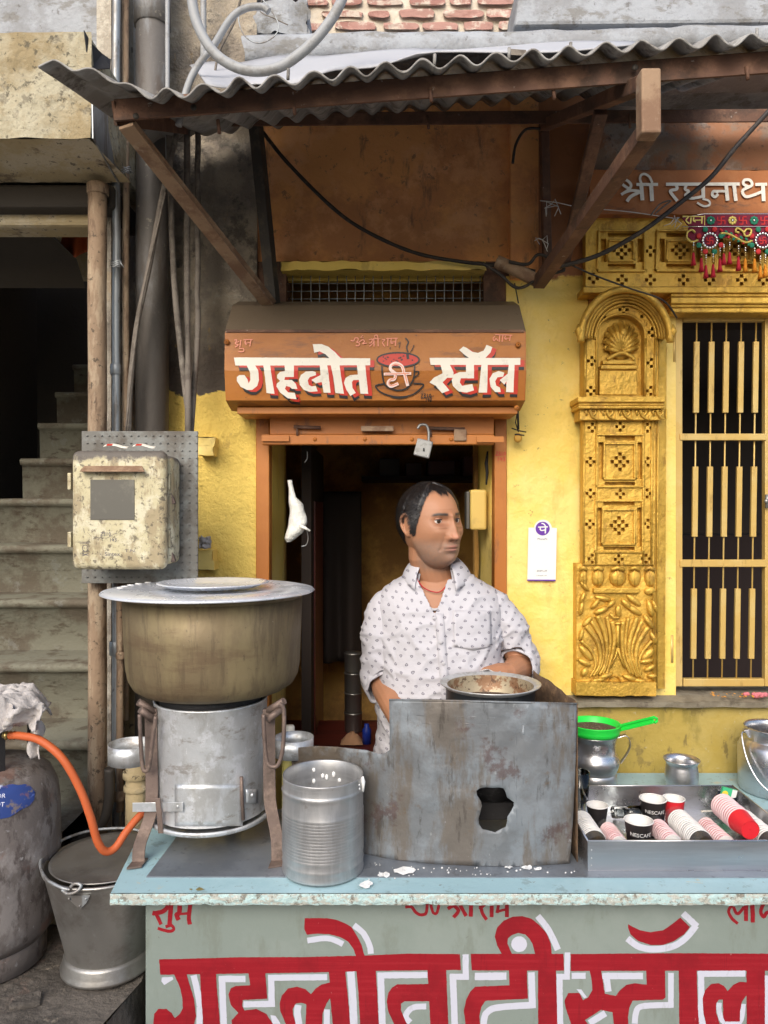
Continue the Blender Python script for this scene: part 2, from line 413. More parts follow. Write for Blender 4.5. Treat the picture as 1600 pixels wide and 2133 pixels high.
M['redpaint'] = mat('red_sign_paint', (.50, .035, .02), .5, spots=[((.40, .05, .02), 20, .5, .7, .5)])
M['pinkpaint'] = mat('pink_sign_paint', (.72, .26, .16), .5)
M['pinklight'] = mat('pale_pink_paint', (.78, .60, .54), .5)
M['hood'] = mat('orange_hood_paint', (0.3515, 0.1187, 0.01615), .5, spots=[((0.418, 0.1568, 0.02422), (3, 3, 10), .42, .66, .6), ((0.1805, 0.07125, 0.02422), (4, 4, 20), .54, .70, .7), ('zone', (.155, .115, .075), 'z', ZW(691, 2.1), 1, 10, .012, .006), ((0.0665, 0.0475, 0.02826), 60, .70, .76, .6)], bump=[(10, .003, .5), (70, .001)])
M['lintel'] = mat('brown_name_board_paint', (.34, .12, .035), .7, spots=[((.42, .17, .06), 6, .45, .66, .6), ((.10, .06, .04), (6, 6, 20), .6, .74, .6)], bump=[(40, .002)])
# plastics, cloth, small
M['hose'] = mat('orange_rubber_hose', (.46, .095, .025), .6, spots=[((.45, .09, .02), 22, .55, .72, .7)], bump=[(120, .0006)])
M['cylinder'] = mat('scuffed_gas_cylinder', (.15, .13, .12), .7, .1, spots=[((.25, .23, .22), (14, 14, 8), .46, .64, .8), ((.07, .055, .05), (26, 26, 12), .50, .66, .8), ((.20, .10, .07), 9, .60, .74, .5), ((.38, .37, .37), 55, .66, .78, .6)], bump=[(50, .002)])
M['bluepaint'] = mat('worn_blue_band', (.025, .055, .22), .6, spots=[((.19, .155, .14), 24, .55, .66, .9), ((.28, .12, .08), 14, .62, .72, .6)])
M['rag'] = mat('grey_cotton_rag', (.46, .43, .41), .95, spots=[((.30, .27, .25), 16, .5, .68, .6)], bump=[(25, .008), (160, .002)])
M['greenplastic'] = mat('green_plastic', (.02, .62, .06), .35, sss=.0)
M['tea'] = mat('wet_tea_leaves', (.09, .06, .04), .8, spots=[((.30, .25, .2), 150, .55, .68, .8)], bump=[(120, .004, 1)])
M['teastain'] = mat('pan_inside_tea_stain', (.36, .30, .20), .5, .35, spots=[((.20, .09, .04), 24, .50, .60, .85), ((.07, .035, .02), 70, .58, .66, .8)])
M['panband'] = mat('pan_black_band', (.035, .04, .045), .45, .5, spots=[((.10, .11, .12), 16, .55, .7, .5)])
M['panlow'] = mat('pan_yellowed_metal', (.36, .30, .12), .45, .7)
M['cupblack'] = mat('black_paper_cup', (.018, .015, .015), .5)
M['cupwhite'] = mat('white_paper', (.66, .65, .63), .6)
M['cupred'] = mat('red_paper_cup', (.62, .02, .03), .5)
M['cuppink'] = mat('pink_rimmed_cup', (.68, .50, .51), .55)
M['gapgrey'] = mat('cup_gap_shadow_grey', (.20, .21, .23), .6)
M['gappink'] = mat('cup_gap_shade_red', (.50, .10, .12), .6)
M['lidmetal'] = mat('lid_with_sky_sheen', (.74, .77, .82), .28, .42, spots=[((.58, .60, .64), 8, .45, .66, .6)], rvar=.1, bump=[(10, .002, .4)])  # pale blue base puts the sky reflection into the colour
M['glass'] = mat('clear_glass', (.93, .97, .95), .04, trans_=1.0, ior=1.45)
M['film'] = mat('clear_plastic_film', (.9, .9, .92), .22, alpha=.05)
M['meter'] = mat('weathered_meter_box', (0.476, 0.425, 0.2659), .65, spots=[((0.578, 0.5355, 0.391), 13, .44, .60, .8), ((0.289, 0.2295, 0.1329), (16, 16, 7), .46, .60, .85), ((0.0935, 0.0765, 0.05474), 60, .54, .66, .8), ('zone', (.115, .10, .085), 'z', ZW(958, 1.88), 1, 26, .07, .008)], bump=[(50, .003), (130, .0015)])
M['meterwin'] = mat('clouded_meter_window', (.10, .095, .08), .35, spots=[((.17, .16, .13), 12, .5, .68, .6)])
M['plate'] = mat('dimpled_grey_plate', (.15, .145, .13), .65, .3, spots=[((.22, .23, .22), 11, .45, .62, .7), ((.085, .07, .055), 7, .5, .66, .7)], bump=[(60, .001)])
M['bag'] = mat('white_carrier_bag', (.76, .76, .70), .45, spots=[((.62, .68, .30), 8, .58, .70, .6)], bump=[(18, .012, .9), (50, .003)])
M['switch'] = mat('yellowed_switch_box', (.66, .46, .12), .5, spots=[((.5, .33, .09), 14, .5, .7, .5)])
M['cable'] = mat('black_cable', (.03, .024, .02), .6, spots=[((.09, .065, .045), 30, .55, .7, .6)], bump=[(90, .002)])
M['greycable'] = mat('grey_conduit', (.30, .31, .32), .55, spots=[((.19, .18, .165), (20, 20, 20), .5, .68, .6)], bump=[(60, .001)])
M['dustcable'] = mat('dusty_cable', (.18, .155, .13), .8, spots=[((.09, .075, .06), 14, .45, .65, .8), ((.28, .25, .21), 30, .6, .72, .5)], bump=[(80, .002)])
M['lockmetal'] = mat('padlock_steel', (.30, .30, .29), .45, .7, spots=[((.17, .165, .155), 60, .5, .68, .6)])
M['brick'] = mat('old_red_brick', (.38, .215, .18), .9, spots=[((.29, .14, .115), 9, .45, .64, .8), ((.56, .49, .41), 14, .50, .64, .85)], bump=[(30, .006)])
M['mortar'] = mat('lime_mortar', (.52, .46, .37), .95, spots=[((.62, .58, .50), 7, .45, .65, .7), ((.5, .42, .33), 16, .6, .72, .6)], bump=[(16, .012), (60, .004)])
M['purple'] = mat('purple_print', (.12, .03, .30), .5)
M['card'] = mat('white_card', (.70, .70, .68), .5)
M['ink'] = mat('grey_ink', (.10, .09, .11), .6)
M['maroon'] = mat('maroon_cloth', (.17, .012, .035), .85)
M['goldthread'] = mat('gold_embroidery', (.62, .48, .12), .5, .4, bump=[(200, .001)])
M['redfelt'] = mat('red_felt', (.52, .03, .03), .85)
M['greenfelt'] = mat('green_felt', (.02, .19, .11), .85)
M['silver'] = mat('silver_bead', (.75, .74, .70), .2, 1.0)
M['tassred'] = mat('red_tassel', (.45, .012, .03), .8)
M['tassorange'] = mat('orange_tassel', (.62, .22, .01), .8)
M['string'] = mat('white_string', (.6, .58, .54), .8)
M['petal'] = mat('marigold_petals', (.65, .28, .03), .8)
M['petalpink'] = mat('pink_petals', (.55, .16, .18), .8)
M['lime'] = mat('dried_lime_splash', (.80, .80, .78), .9, bump=[(120, .002)])
M['redwood'] = mat('dark_red_table', (.12, .02, .012), .5, spots=[((.05, .012, .008), (3, 20, 3), .45, .65, .7)])
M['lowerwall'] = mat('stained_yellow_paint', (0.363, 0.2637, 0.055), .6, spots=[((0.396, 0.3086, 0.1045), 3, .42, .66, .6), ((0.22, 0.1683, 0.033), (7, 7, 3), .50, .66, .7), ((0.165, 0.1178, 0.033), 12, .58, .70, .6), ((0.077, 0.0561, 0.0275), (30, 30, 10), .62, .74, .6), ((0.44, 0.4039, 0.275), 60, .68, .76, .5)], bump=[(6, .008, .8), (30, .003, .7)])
# ---------------------------------------------------------------- setting
YW = 2.30
m = MB(); m.grid(40, 40, lambda u, v: Vector((-60 + 120 * u, -60 + 120 * v, 0.0)), False)
tag(m.build("ground", M['ground']), kind="structure")
# raised stone platform on the left, carrying cylinder and bucket
PZ = .605
plat = [(-2.2, 1.28), (-.62, 1.28), (-.575, 1.52), (-.545, 1.66), (-.56, 1.80), (-.50, 1.95), (-.5, 2.29), (-2.2, 2.29)]
m = MB()
V, T = cdt([plat], extra=[(-2.15 + .06 * i + random.uniform(-.02, .02), 1.31 + .06 * j + random.uniform(-.02, .02)) for i in range(27) for j in range(16) if wind(-2.15 + .06 * i, 1.31 + .06 * j, plat)])
m.add([(v.x, v.y, PZ + (.010 * noise.noise(Vector((v.x * 9, v.y * 9, 0))))) for v in V], T, True)
rim = []
for i in range(len(plat)):
    a, b = Vector(plat[i]), Vector(plat[(i + 1) % len(plat)])
    k = max(2, int((b - a).length / .05))
    rim += [a + (b - a) * j / k for j in range(k)]
n = len(rim)
rows = []
for zz in (PZ - .004, PZ - .05, PZ - .15, PZ - .3, -.01):
    rows.append([(p.x + .02 * noise.noise(Vector((p.x * 14, p.y * 14, zz * 9))), p.y + .02 * noise.noise(Vector((p.x * 14, p.y * 14, zz * 9 + 5))), zz) for p in rim])
m.add([p for r_ in rows for p in r_], [(j * n + i, j * n + (i + 1) % n, (j + 1) * n + (i + 1) % n, (j + 1) * n + i) for j in range(4) for i in range(n)], True)
tag(m.build("stone_platform", M['platform']), kind="structure")

def rough(m, px0, px1, py0, py1, Y, amp, step=14, dep=None, edge=0.0, sc=5):
    nu = max(2, int((px1 - px0) / step)); nv = max(2, int((py1 - py0) / step))
    def fn(u, v):
        p = P(px0 + (px1 - px0) * u, py0 + (py1 - py0) * v, Y)
        p.y += amp * fbm(p, sc) + amp * .4 * noise.noise(p * 23)
        if edge and (u in (0, 1) or v in (0, 1)):
            p.x += edge * noise.noise(p * 31); p.z += edge * noise.noise(p * 31 + Vector((3, 1, 2)))
        return p
    m.grid(nu, nv, fn)
    if dep:   # side returns
        for (a, b, c, d) in ((px0, py0, px0, py1), (px1, py0, px1, py1), (px0, py0, px1, py0), (px0, py1, px1, py1)):
            p, q = P(a, b, Y), P(c, d, Y); e = Vector((0, dep, 0))
            m.add([p, q, q + e, p + e], [(0, 1, 2, 3)])
# ---- tea shop building
shop = thing("tea_shop_building", (0, YW, 0), "yellow and ochre painted shop front with a low doorway under the tin awning", "building")
m = MB(); rough(m, 345, 535, -160, 2150, YW, .016, 12, .25, sc=6); m.build("plastered_wall", M['leftwall'], shop)
m = MB(); rough(m, 534, 1066, 180, 545, YW + .015, .010, 14); m.build("upper_wall", M['brownwall'], shop)
m = MB(); rough(m, 1064, 1122, 200, 580, YW - .02, .006, 12, .06); m.build("plaster_strip", M['brownwall'], shop)
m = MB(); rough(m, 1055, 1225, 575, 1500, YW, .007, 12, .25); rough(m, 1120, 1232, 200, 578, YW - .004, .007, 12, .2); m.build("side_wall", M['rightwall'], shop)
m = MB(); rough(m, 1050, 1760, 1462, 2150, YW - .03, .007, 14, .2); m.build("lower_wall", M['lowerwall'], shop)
# crack in the ochre wall
cr = trans([stroke([(745, 1240), (800, 1200), (850, 1160), (870, 1100), (880, 1045), (960, 1030), (1030, 1025), (1100, 1055), (1210, 1070), (1330, 1045), (1430, 1045)], 5, False)], 500, 0, .375)
# ledge over the grille, lintel zone
m = MB(); rough(m, 585, 1012, 545, 562, YW - .03, .006, 8, .12, edge=.006); m.build("ledge", M['yellow'], shop)
for a_, b_ in ((534, 596), (1008, 1066)):
    m = MB(); m.pbox(a_, b_, 545, 870, YW + .01, .1); m.build("pier", M['rust'], shop)
m = MB(); m.pbox(596, 1008, 660, 880, YW + .06, .1); m.build("transom", M['yellow'], shop)
m = MB(); m.pbox(596, 1008, 561, 585, YW + .055, .03); m.build("grille_back_rail", M['yellow'], shop)
# wire grille
gr = thing("wire_grille", P(800, 640, YW + .03), "square wire mesh grille above the shutter hood", "grille")
m = MB()
for i in range(22):
    x = 610 + 18.6 * i
    m.tube([P(x, 562, YW + .028 + .002 * (i % 2)), P(x + random.uniform(-2, 2), 668, YW + .028)], .0016, 6)
m.build("upright_wires", M['galv'], gr)
m = MB()
for j in range(6):
    y = 575 + 16 * j
    m.tube([P(596, y, YW + .034), P(1008, y - 2, YW + .034)], .0016, 6)
m.build("cross_wires", M['galv'], gr)
# ---- doorway: orange steel frame, yellow reveals, room behind
ob = MB().pbox(533, 561, 862, 2100, YW - .012, .06).build("door_post", M['orange'], shop, bevel=.003)
ob = MB().pbox(1030, 1056, 862, 2100, YW - .012, .06).build("door_post", M['orange'], shop, bevel=.003)
xl0, xr0 = XW(561, YW + .05), XW(1030, YW + .05)
m = MB(); m.grid(6, 60, lambda u, v: Vector((xl0 + .002 + .012 * u + .004 * noise.noise(Vector((u, v * 14, 3))), YW + .045 + .30 * u, 2.0 - 2.0 * v)));
m.build("door_reveal", M['yellow'], shop, solid=.02)
m = MB(); m.grid(6, 60, lambda u, v: Vector((xr0 - .002 - .03 * u + .006 * noise.noise(Vector((u * 2, v * 14, 8))), YW + .045 + .16 * u, 2.0 - 2.0 * v)));
m.build("door_reveal", M['yellow'], shop, solid=-.02)
m = MB()
m.box(xl0 - .02, xl0 - .003, YW + .04, YW + .36, 0, 2.0); m.box(xr0 + .003, xr0 + .02, YW + .04, YW + .36, 0, 2.0)
m.build("door_reveal_core", M['yellow'], shop)
RX0, RX1, RY0, RY1 = -.62, .80, YW + .34, YW + 1.27
m = MB()
m.box(RX0 - .05, RX0, RY0, RY1, .02, 2.9); m.box(RX1, RX1 + .05, RY0, RY1, .02, 2.9); m.box(RX0, RX1, RY1, RY1 + .05, .02, 2.9)
m.build("room_wall", M['room'], shop)
m = MB(); m.box(RX0, xl0 + .012, RY0 - .02, RY0 + .03, .02, 2.9); m.box(xr0 - .03, RX1, RY0 - .02, RY0 + .03, .02, 2.9); m.box(xl0 + .012, xr0 - .03, RY0 - .02, RY0 + .03, 1.93, 2.9)
m.build("inner_wall", M['room'], shop)
m = MB(); m.box(RX0, RX1, YW + .05, RY1, 0, .02); m.build("room_floor", M['roomdark'], shop)
m = MB(); m.box(RX0, RX1, YW + .05, RY1, 2.9, 2.95); m.build("room_ceiling", M['roomdark'], shop)
# ---- staircase in the dark recess on the left
st = thing("staircase", (-1.05, 2.1, PZ), "pale green painted stairs climbing into the dark recess", "staircase")
SX0, SX1 = -2.3, XW(200, 2.12)
for k in range(-2, 9):
    zt = 1.013 + .175 * k; y0 = 2.1 + .21 * k
    if k < 0: y0 = 2.1 + .2 * k
    m = MB()
    x0 = SX0 if k < 5 else XW(45 + 36 * (k - 5), 2.1 + .21 * k)
    def stepgrid(u, v, zt=zt, y0=y0, k=k, x0=x0):
        x = x0 + (SX1 - x0) * u
        pr = [(y0 + .012, zt - .19), (y0 + .006, zt - .03), (y0 - .012, zt - .026), (y0 - .016, zt - .008), (y0 - .006, zt), (y0 + .24, zt)]
        yy, zz = pr[int(round(v * 5))]
        w = .006 * fbm(Vector((x * 4, yy * 3, zz * 3)), 2)
        return Vector((x, yy + w, zz + w * .6))
    m.grid(30, 5, stepgrid)
    m.build("stair_step", M['green'], st)
m = MB(); m.box(SX1 - .002, SX1 + .04, 2.13, 4.3, 0, 4.0); m.build("side_wall", M['plaster'], st)
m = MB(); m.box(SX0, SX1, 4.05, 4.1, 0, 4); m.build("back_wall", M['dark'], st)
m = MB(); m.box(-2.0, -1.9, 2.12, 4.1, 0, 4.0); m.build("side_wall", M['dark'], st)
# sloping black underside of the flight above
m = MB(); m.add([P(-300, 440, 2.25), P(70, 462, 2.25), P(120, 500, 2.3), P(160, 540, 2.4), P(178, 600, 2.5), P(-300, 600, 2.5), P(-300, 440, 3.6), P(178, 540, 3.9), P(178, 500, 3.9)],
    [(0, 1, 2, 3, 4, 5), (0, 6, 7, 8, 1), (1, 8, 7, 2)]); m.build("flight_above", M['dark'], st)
# ---- cement canopy over the stairs
cn = thing("cement_canopy", P(100, 390, 1.9), "weathered cement canopy box above the stairs with stained yellow underside", "canopy")
YA, YB = 1.85, 2.06
xr = XW(190, YA)
m = MB(); rough(m, -260, 190, 66, 289, YA, .012, 12, sc=6)
m.box(-1.3, xr - .003, YA + .012, YB + .35, ZW(289, YA) + .02, ZW(66, YA) - .012); m.build("front_slab", M['canopy'], cn)
m = MB(); m.grid(26, 10, lambda u, v: Vector((-1.3 + (xr - .004 + .03 * v + 1.3) * u, YA + .002 + (YB - YA) * v, ZW(289, YA) + (-.015) * v + .006 * fbm(Vector((u * 6, v * 2, 0)), 2)))); m.build("underside", M['soffit'], cn)
m = MB(); m.pbox(-260, 236, 383, 432, YB, .22); m.build("bearing_beam", M['dark'], cn, bevel=.01)
m = MB(); m.pbox(-260, 192, 430, 470, YB + .05, .1); m.build("lower_slab", M['soffit'], cn, bevel=.012)
m = MB()
m.add([P(190, 180, 1.846), P(192, 288, 1.846), P(246, 384, 2.055), P(240, 215, 2.055), P(232, 186, 2.0)], [(0, 1, 2, 3, 4)])
m.build("side_flashing", M['galv'], cn, solid=.003)
m = MB(); m.add([P(176, 63, 1.84), P(190, 90, 1.86), P(214, 112, 1.9), P(231, 124, 1.92), P(230, 142, 1.9), P(186, 145, 1.86)], [(0, 1, 2, 5), (2, 3, 4, 5)]); m.build("torn_flashing", M['soot'], cn, solid=.003)
m = MB(); rough(m, -260, 300, -170, 200, 2.32, .012, 16); m.build("wall_above", M['ledge'], cn)
# recess clutter between stairs and canopy
rc = MB(); rough(rc, 95, 200, 440, 585, 2.62, .03, 10, sc=8); rc.build("rubble_infill", M['soffit'], st)
cl = MB(); cl.grid(8, 8, lambda u, v: P(135 + 48 * u - 10 * v + 14 * v * u, 476 + 60 * v * (1 - .5 * abs(u - .5)), 2.40 + .02 * sin(u * 9)));
tag(cl.build("orange_rag", M['hose'], solid=.003), "small faded orange cloth tucked under the canopy beam", "rag")
# ---- upper storey: cement ledge, brick wall, block
lg = thing("cement_ledge", P(1000, 110, 2.2), "long pale grey cement ledge above the awning", "ledge")
m = MB()
LP_ = [(2.75, 0), (2.30, 0), (2.215, .06), (2.20, .2), (2.197, .4), (2.198, .6), (2.202, .8), (2.215, .94), (2.26, 1), (2.45, 1)]
def ledgef(u, v):
    px = 505 + 1300 * u
    zt, zb = ZW(62 - 23 * u, 2.2), ZW(128 - 40 * u, 2.2)
    Y, k = LP_[int(round(v * 9))]
    p = Vector((XW(px, 2.2), Y, zt + (zb - zt) * k))
    w = fbm(p, 6)
    p.y += .016 * w if Y < 2.3 else 0
    p.z += .006 * noise.noise(p * 9)
    if u == 0: p.x += .02 * noise.noise(p * 15)
    return p
m.grid(120, 9, ledgef)
m.build("ledge_body", M['ledge'], lg)
m = MB(); rough(m, 460, 640, 0, 70, 2.3, .03, 9, .2, edge=.02, sc=9); m.build("broken_end", M['ledge'], lg)
bw = thing("brick_wall", P(850, 70, 2.72), "red brick wall in white lime mortar above the ledge", "wall")
m = MB(); rough(m, 560, 1200, -200, 90, 2.72, .012, 14); m.build("mortar", M['mortar'], bw)
random.seed(3)
for r_ in range(7):
    y0 = 62 - 26 * r_; x = 640 - random.uniform(0, 60)
    while x < 1090:
        w = random.choice((44, 62, 74, 84)); h = 15 + random.uniform(-2, 3)
        if x > 600:
            b = MB(); n = 12
            base = [(x + w / 2 + (w / 2) * max(-1, min(1, 1.25 * cos(q))) + random.uniform(-2, 2), y0 - h / 2 + (h / 2) * max(-1, min(1, 1.3 * sin(q))) + random.uniform(-1.5, 1.5)) for q in [2 * pi * k / n + .2 for k in range(n)]]
            vs = [P(p[0], p[1], 2.705 + random.uniform(-.003, .003)) for p in base] + [P(p[0], p[1], 2.75) for p in base]
            b.add(vs, [tuple(range(n))] + [(k, (k + 1) % n, n + (k + 1) % n, n + k) for k in range(n)])
            b.build("brick", M['brick'], bw)
        x += w + random.uniform(8, 20)
m = MB(); m.add([P(1072, 52, 2.45), P(1085, -60, 2.45), P(1900, -60, 2.45), P(1900, 44, 2.45)] + [P(1072, 52, 2.45) + Vector((0, .25, 0)), P(1085, -60, 2.45) + Vector((0, .25, 0)), P(1900, -60, 2.45) + Vector((0, .25, 0)), P(1900, 44, 2.45) + Vector((0, .25, 0))],
    [(0, 1, 2, 3), (4, 5, 6, 7), (0, 1, 5, 4), (1, 2, 6, 5), (2, 3, 7, 6), (3, 0, 4, 7)])
tag(m.build("cement_parapet", M['ledge'], bevel=.012), "pale grey cement parapet block beside the brick wall", "parapet")
m = MB(); m.pbox(562, 608, -120, 60, 2.6, .05); m.build("door_panel", M['orange'], thing("upstairs_door", P(585, 60, 2.6), "peach coloured door edge behind the tangled wires above", "door"), bevel=.004)
# ---------------------------------------------------------------- awning
aw = thing("tin_awning", P(900, 250, 1.9), "grey corrugated awning on rusty angle beams over the stall", "awning")
edge = [(80, 136), (112, 131), (150, 146), (196, 151), (250, 176), (318, 200), (335, 197), (560, 172), (800, 146), (1000, 129), (1300, 103), (1600, 82), (1800, 66)]
def edge_y(px):
    for (a, b), (c, d) in zip(edge, edge[1:]):
        if a <= px <= c: return b + (d - b) * (px - a) / (c - a)
    return edge[-1][1]
YF, YK = 1.45, 2.24
def roof(px0, px1, dz, yf=YF, yk=YK):
    nu = int((px1 - px0) / 5)
    def fn(u, v):
        px = px0 + (px1 - px0) * u
        Y = yf + (yk - yf) * v
        f = P(px, edge_y(px), YF)
        ph = (px - 345) / 76.5 * 2 * pi + .5 * noise.noise(Vector((px * .008, 0, 5)))
        amp = .0115 * (1 + .25 * noise.noise(Vector((px * .011, v * 2, 3)))) if px > 330 else .004 + .004 * max(0, (px - 200) / 130)
        z = f.z + amp * cos(ph) + dz + .43 * (Y - YF)
        if px < 320: z -= .15 * (Y - YF) * (320 - px) / 240
        z += .004 * noise.noise(Vector((f.x * 6, Y * 4, dz * 50)))
        w = .004 * noise.noise(Vector((f.x * 40, v * 3, 1))) if v == 0 else 0
        return Vector((f.x, Y + w, z))
    m = MB(); m.grid(nu, 10, fn); return m
roof(80, 905, 0.0).build("corrugated_sheet", M['sheet'], aw, solid=.0035)
roof(822, 1790, .0075, YF + .004).build("corrugated_sheet", M['sheet'], aw, solid=.0035)
# front angle beam, back beam
fa, fb = P(238, 231, 1.53), P(1780, 118, 1.50)
m = MB(); m.bar(fa, fb, .006, .042); m.bar(fa + Vector((0, .022, .021)), fb + Vector((0, .022, .021)), .045, .006); m.build("front_beam", M['rust'], aw)
ba, bb_ = P(380, 251, 2.14), P(1780, 240, 2.14)
m = MB(); m.bar(ba, bb_, .006, .034); m.bar(ba + Vector((0, .02, .017)), bb_ + Vector((0, .02, .017)), .042, .006); m.build("back_beam", M['rust'], aw)
m = MB(); m.bar(P(238, 236, 1.53), P(388, 262, 2.14), .006, .045); m.build("end_rafter", M['rust'], aw)
# bolts hanging from the beams
for (x, y, Y) in ((454, 262, 1.55), (611, 222, 1.52), (896, 196, 1.51), (1152, 190, 1.52), (1555, 150, 1.50), (890, 252, 2.12), (1310, 250, 2.12)):
    m = MB(); m.tube([P(x, y - 12, Y), P(x + 3, y + 16, Y)], .004, 7); m.build("hook_bolt", M['rust'], aw)
for (x, y, Y) in ((404, 225, 1.522), (284, 243, 1.524), (1322, 142, 1.5)):
    m = MB(); m.lathe([(.0005, 0), (.006, 0), (.0065, .003), (.001, .004)], P(x, y, Y - .006), 10, M_=Matrix.Rotation(R(90), 3, 'X')); m.build("rivet", M['blacksteel'], aw)
for x in (600, 905, 1060, 1188, 1576):
    y = edge_y(x) - 14
    m = MB(); m.tube([P(x, y + 12, 1.52), P(x + 1, y - 10, 1.52)], .0035, 7); m.build("roof_bolt", M['sheet'], aw)
# white flashing sheet lying behind the corrugation
m = MB()
top = [(395, 138), (520, 126), (700, 112), (1000, 101), (1320, 84)]; bot = [(430, 178), (560, 182), (700, 152), (880, 116), (1330, 98)]
m.grid(30, 5, lambda u, v: (lambda a, b: P(a[0], a[1], 2.21).lerp(P(b[0], b[1], 1.80), v) + Vector((0, 0, .006 * sin(u * 23 + v * 3))))(
    Vector(top[int(min(u * 4, 3))]).lerp(Vector(top[int(min(u * 4, 3)) + 1]), u * 4 - int(min(u * 4, 3))), Vector(bot[int(min(u * 4, 3))]).lerp(Vector(bot[int(min(u * 4, 3)) + 1]), u * 4 - int(min(u * 4, 3)))))
m.build("flashing_sheet", M['whitesheet'], aw, solid=.003)
m = MB(); m.hexa([P(1057, 101, 1.6), P(1096, 104, 1.6), P(1098, 116, 1.6), P(1060, 114, 1.6), P(1057, 101, 1.7), P(1096, 104, 1.7), P(1098, 116, 1.7), P(1060, 114, 1.7)]); m.build("wooden_packing", M['dustcable'], aw)
# left strut and wall post
m = MB(); m.bar(P(268, 262, 1.55), P(566, 634, 2.23), .034, .012, up=(0, -1, 0)); m.bar(P(262, 262, 1.535), P(560, 638, 2.215), .008, .034, up=(0, -1, .3)); m.build("diagonal_strut", M['rustlight'], aw, bevel=.002)
m = MB(); m.bar(P(533, 262, 2.16), P(572, 655, 2.26), .034, .03); m.build("wall_post", M['blacksteel'], aw, bevel=.002)
# right bracket
m = MB(); m.bar(P(1133, 250, 2.25), P(1140, 560, 2.25), .03, .025); m.build("wall_post", M['rust'], aw, bevel=.002)
m = MB(); m.bar(P(1132, 262, 2.22), P(1348, 172, 1.44), .03, .03); m.build("bracket_arm", M['rust'], aw, bevel=.002)
m = MB(); m.bar(P(1352, 270, 1.44), P(1122, 590, 2.20), .034, .034); m.build("bracket_brace", M['rust'], aw, bevel=.002)
m = MB(); m.bar(P(1252, 232, 1.72), P(1176, 545, 2.16), .030, .022); m.build("bracket_brace", M['rust'], aw, bevel=.002)
m = MB(); m.bar(P(1350, 152, 1.43), P(1351, 286, 1.43), .038, .036, up=(0, 1, 0)); m.build("bracket_end", M['rustlight'], aw, bevel=.004)
m = MB(); m.tube(catmull([P(1035, 545, 2.22), P(1070, 560, 2.21), P(1120, 585, 2.2)]), .02, 8); m.build("wrapped_joint", M['rustlight'], aw)
# ---------------------------------------------------------------- shutter hood with the shop name
hs = thing("shutter_hood", P(782, 860, 2.15), "orange octagonal shutter hood painted with white Hindi shop lettering", "signboard")
prof = [(628, 2.29), (636, 2.20), (690, 2.098), (772, 2.092), (834, 2.108), (856, 2.19), (858, 2.29)]
hz = [ZW(y, Y) for y, Y in prof]; hY = [Y for y, Y in prof]
HX0, HX1 = XW(469, 2.1), XW(1094, 2.1)
m = MB()
segs = []
for i in range(len(prof) - 1):
    def fn(u, v, i=i):
        x = HX0 + (HX1 - HX0) * u
        return Vector((x, hY[i] + (hY[i + 1] - hY[i]) * v + .0025 * noise.noise(Vector((x * 9, v + i, 4))), hz[i] + (hz[i + 1] - hz[i]) * v))
    m.grid(40, 4, fn, False)
m.build("hood_sheet", M['hood'], hs, solid=.002, offset=-1)
for x in (HX0, HX1):
    m = MB(); pts = [(x, hY[i] + .002, hz[i]) for i in range(len(prof))]
    m.add(pts, [tuple(range(len(pts)))]); m.build("end_plate", M['hood'], hs, solid=.002)
m = MB(); m.box(HX0 + .004, HX1 - .004, hY[2] - .004, hY[2] + .002, hz[2] - .004, hz[2] + .004); m.build("overlap_seam", M['rust'], hs)
m = MB(); m.box(XW(494, 2.15), XW(1078, 2.15), 2.150, 2.28, ZW(862, 2.15), ZW(848, 2.15)); m.build("bottom_lip", M['orange'], hs, bevel=.002)
for (px, py) in ((1079, 719), (473, 713), (1076, 850)):
    m = MB(); m.lathe([(.0005, 0), (.006, 0.0015), (.008, .004), (.002, .006)][::-1], P(px, py, 2.094), 12, M_=Matrix.Rotation(R(90), 3, 'X')); m.build("rivet", M['orange'], hs)
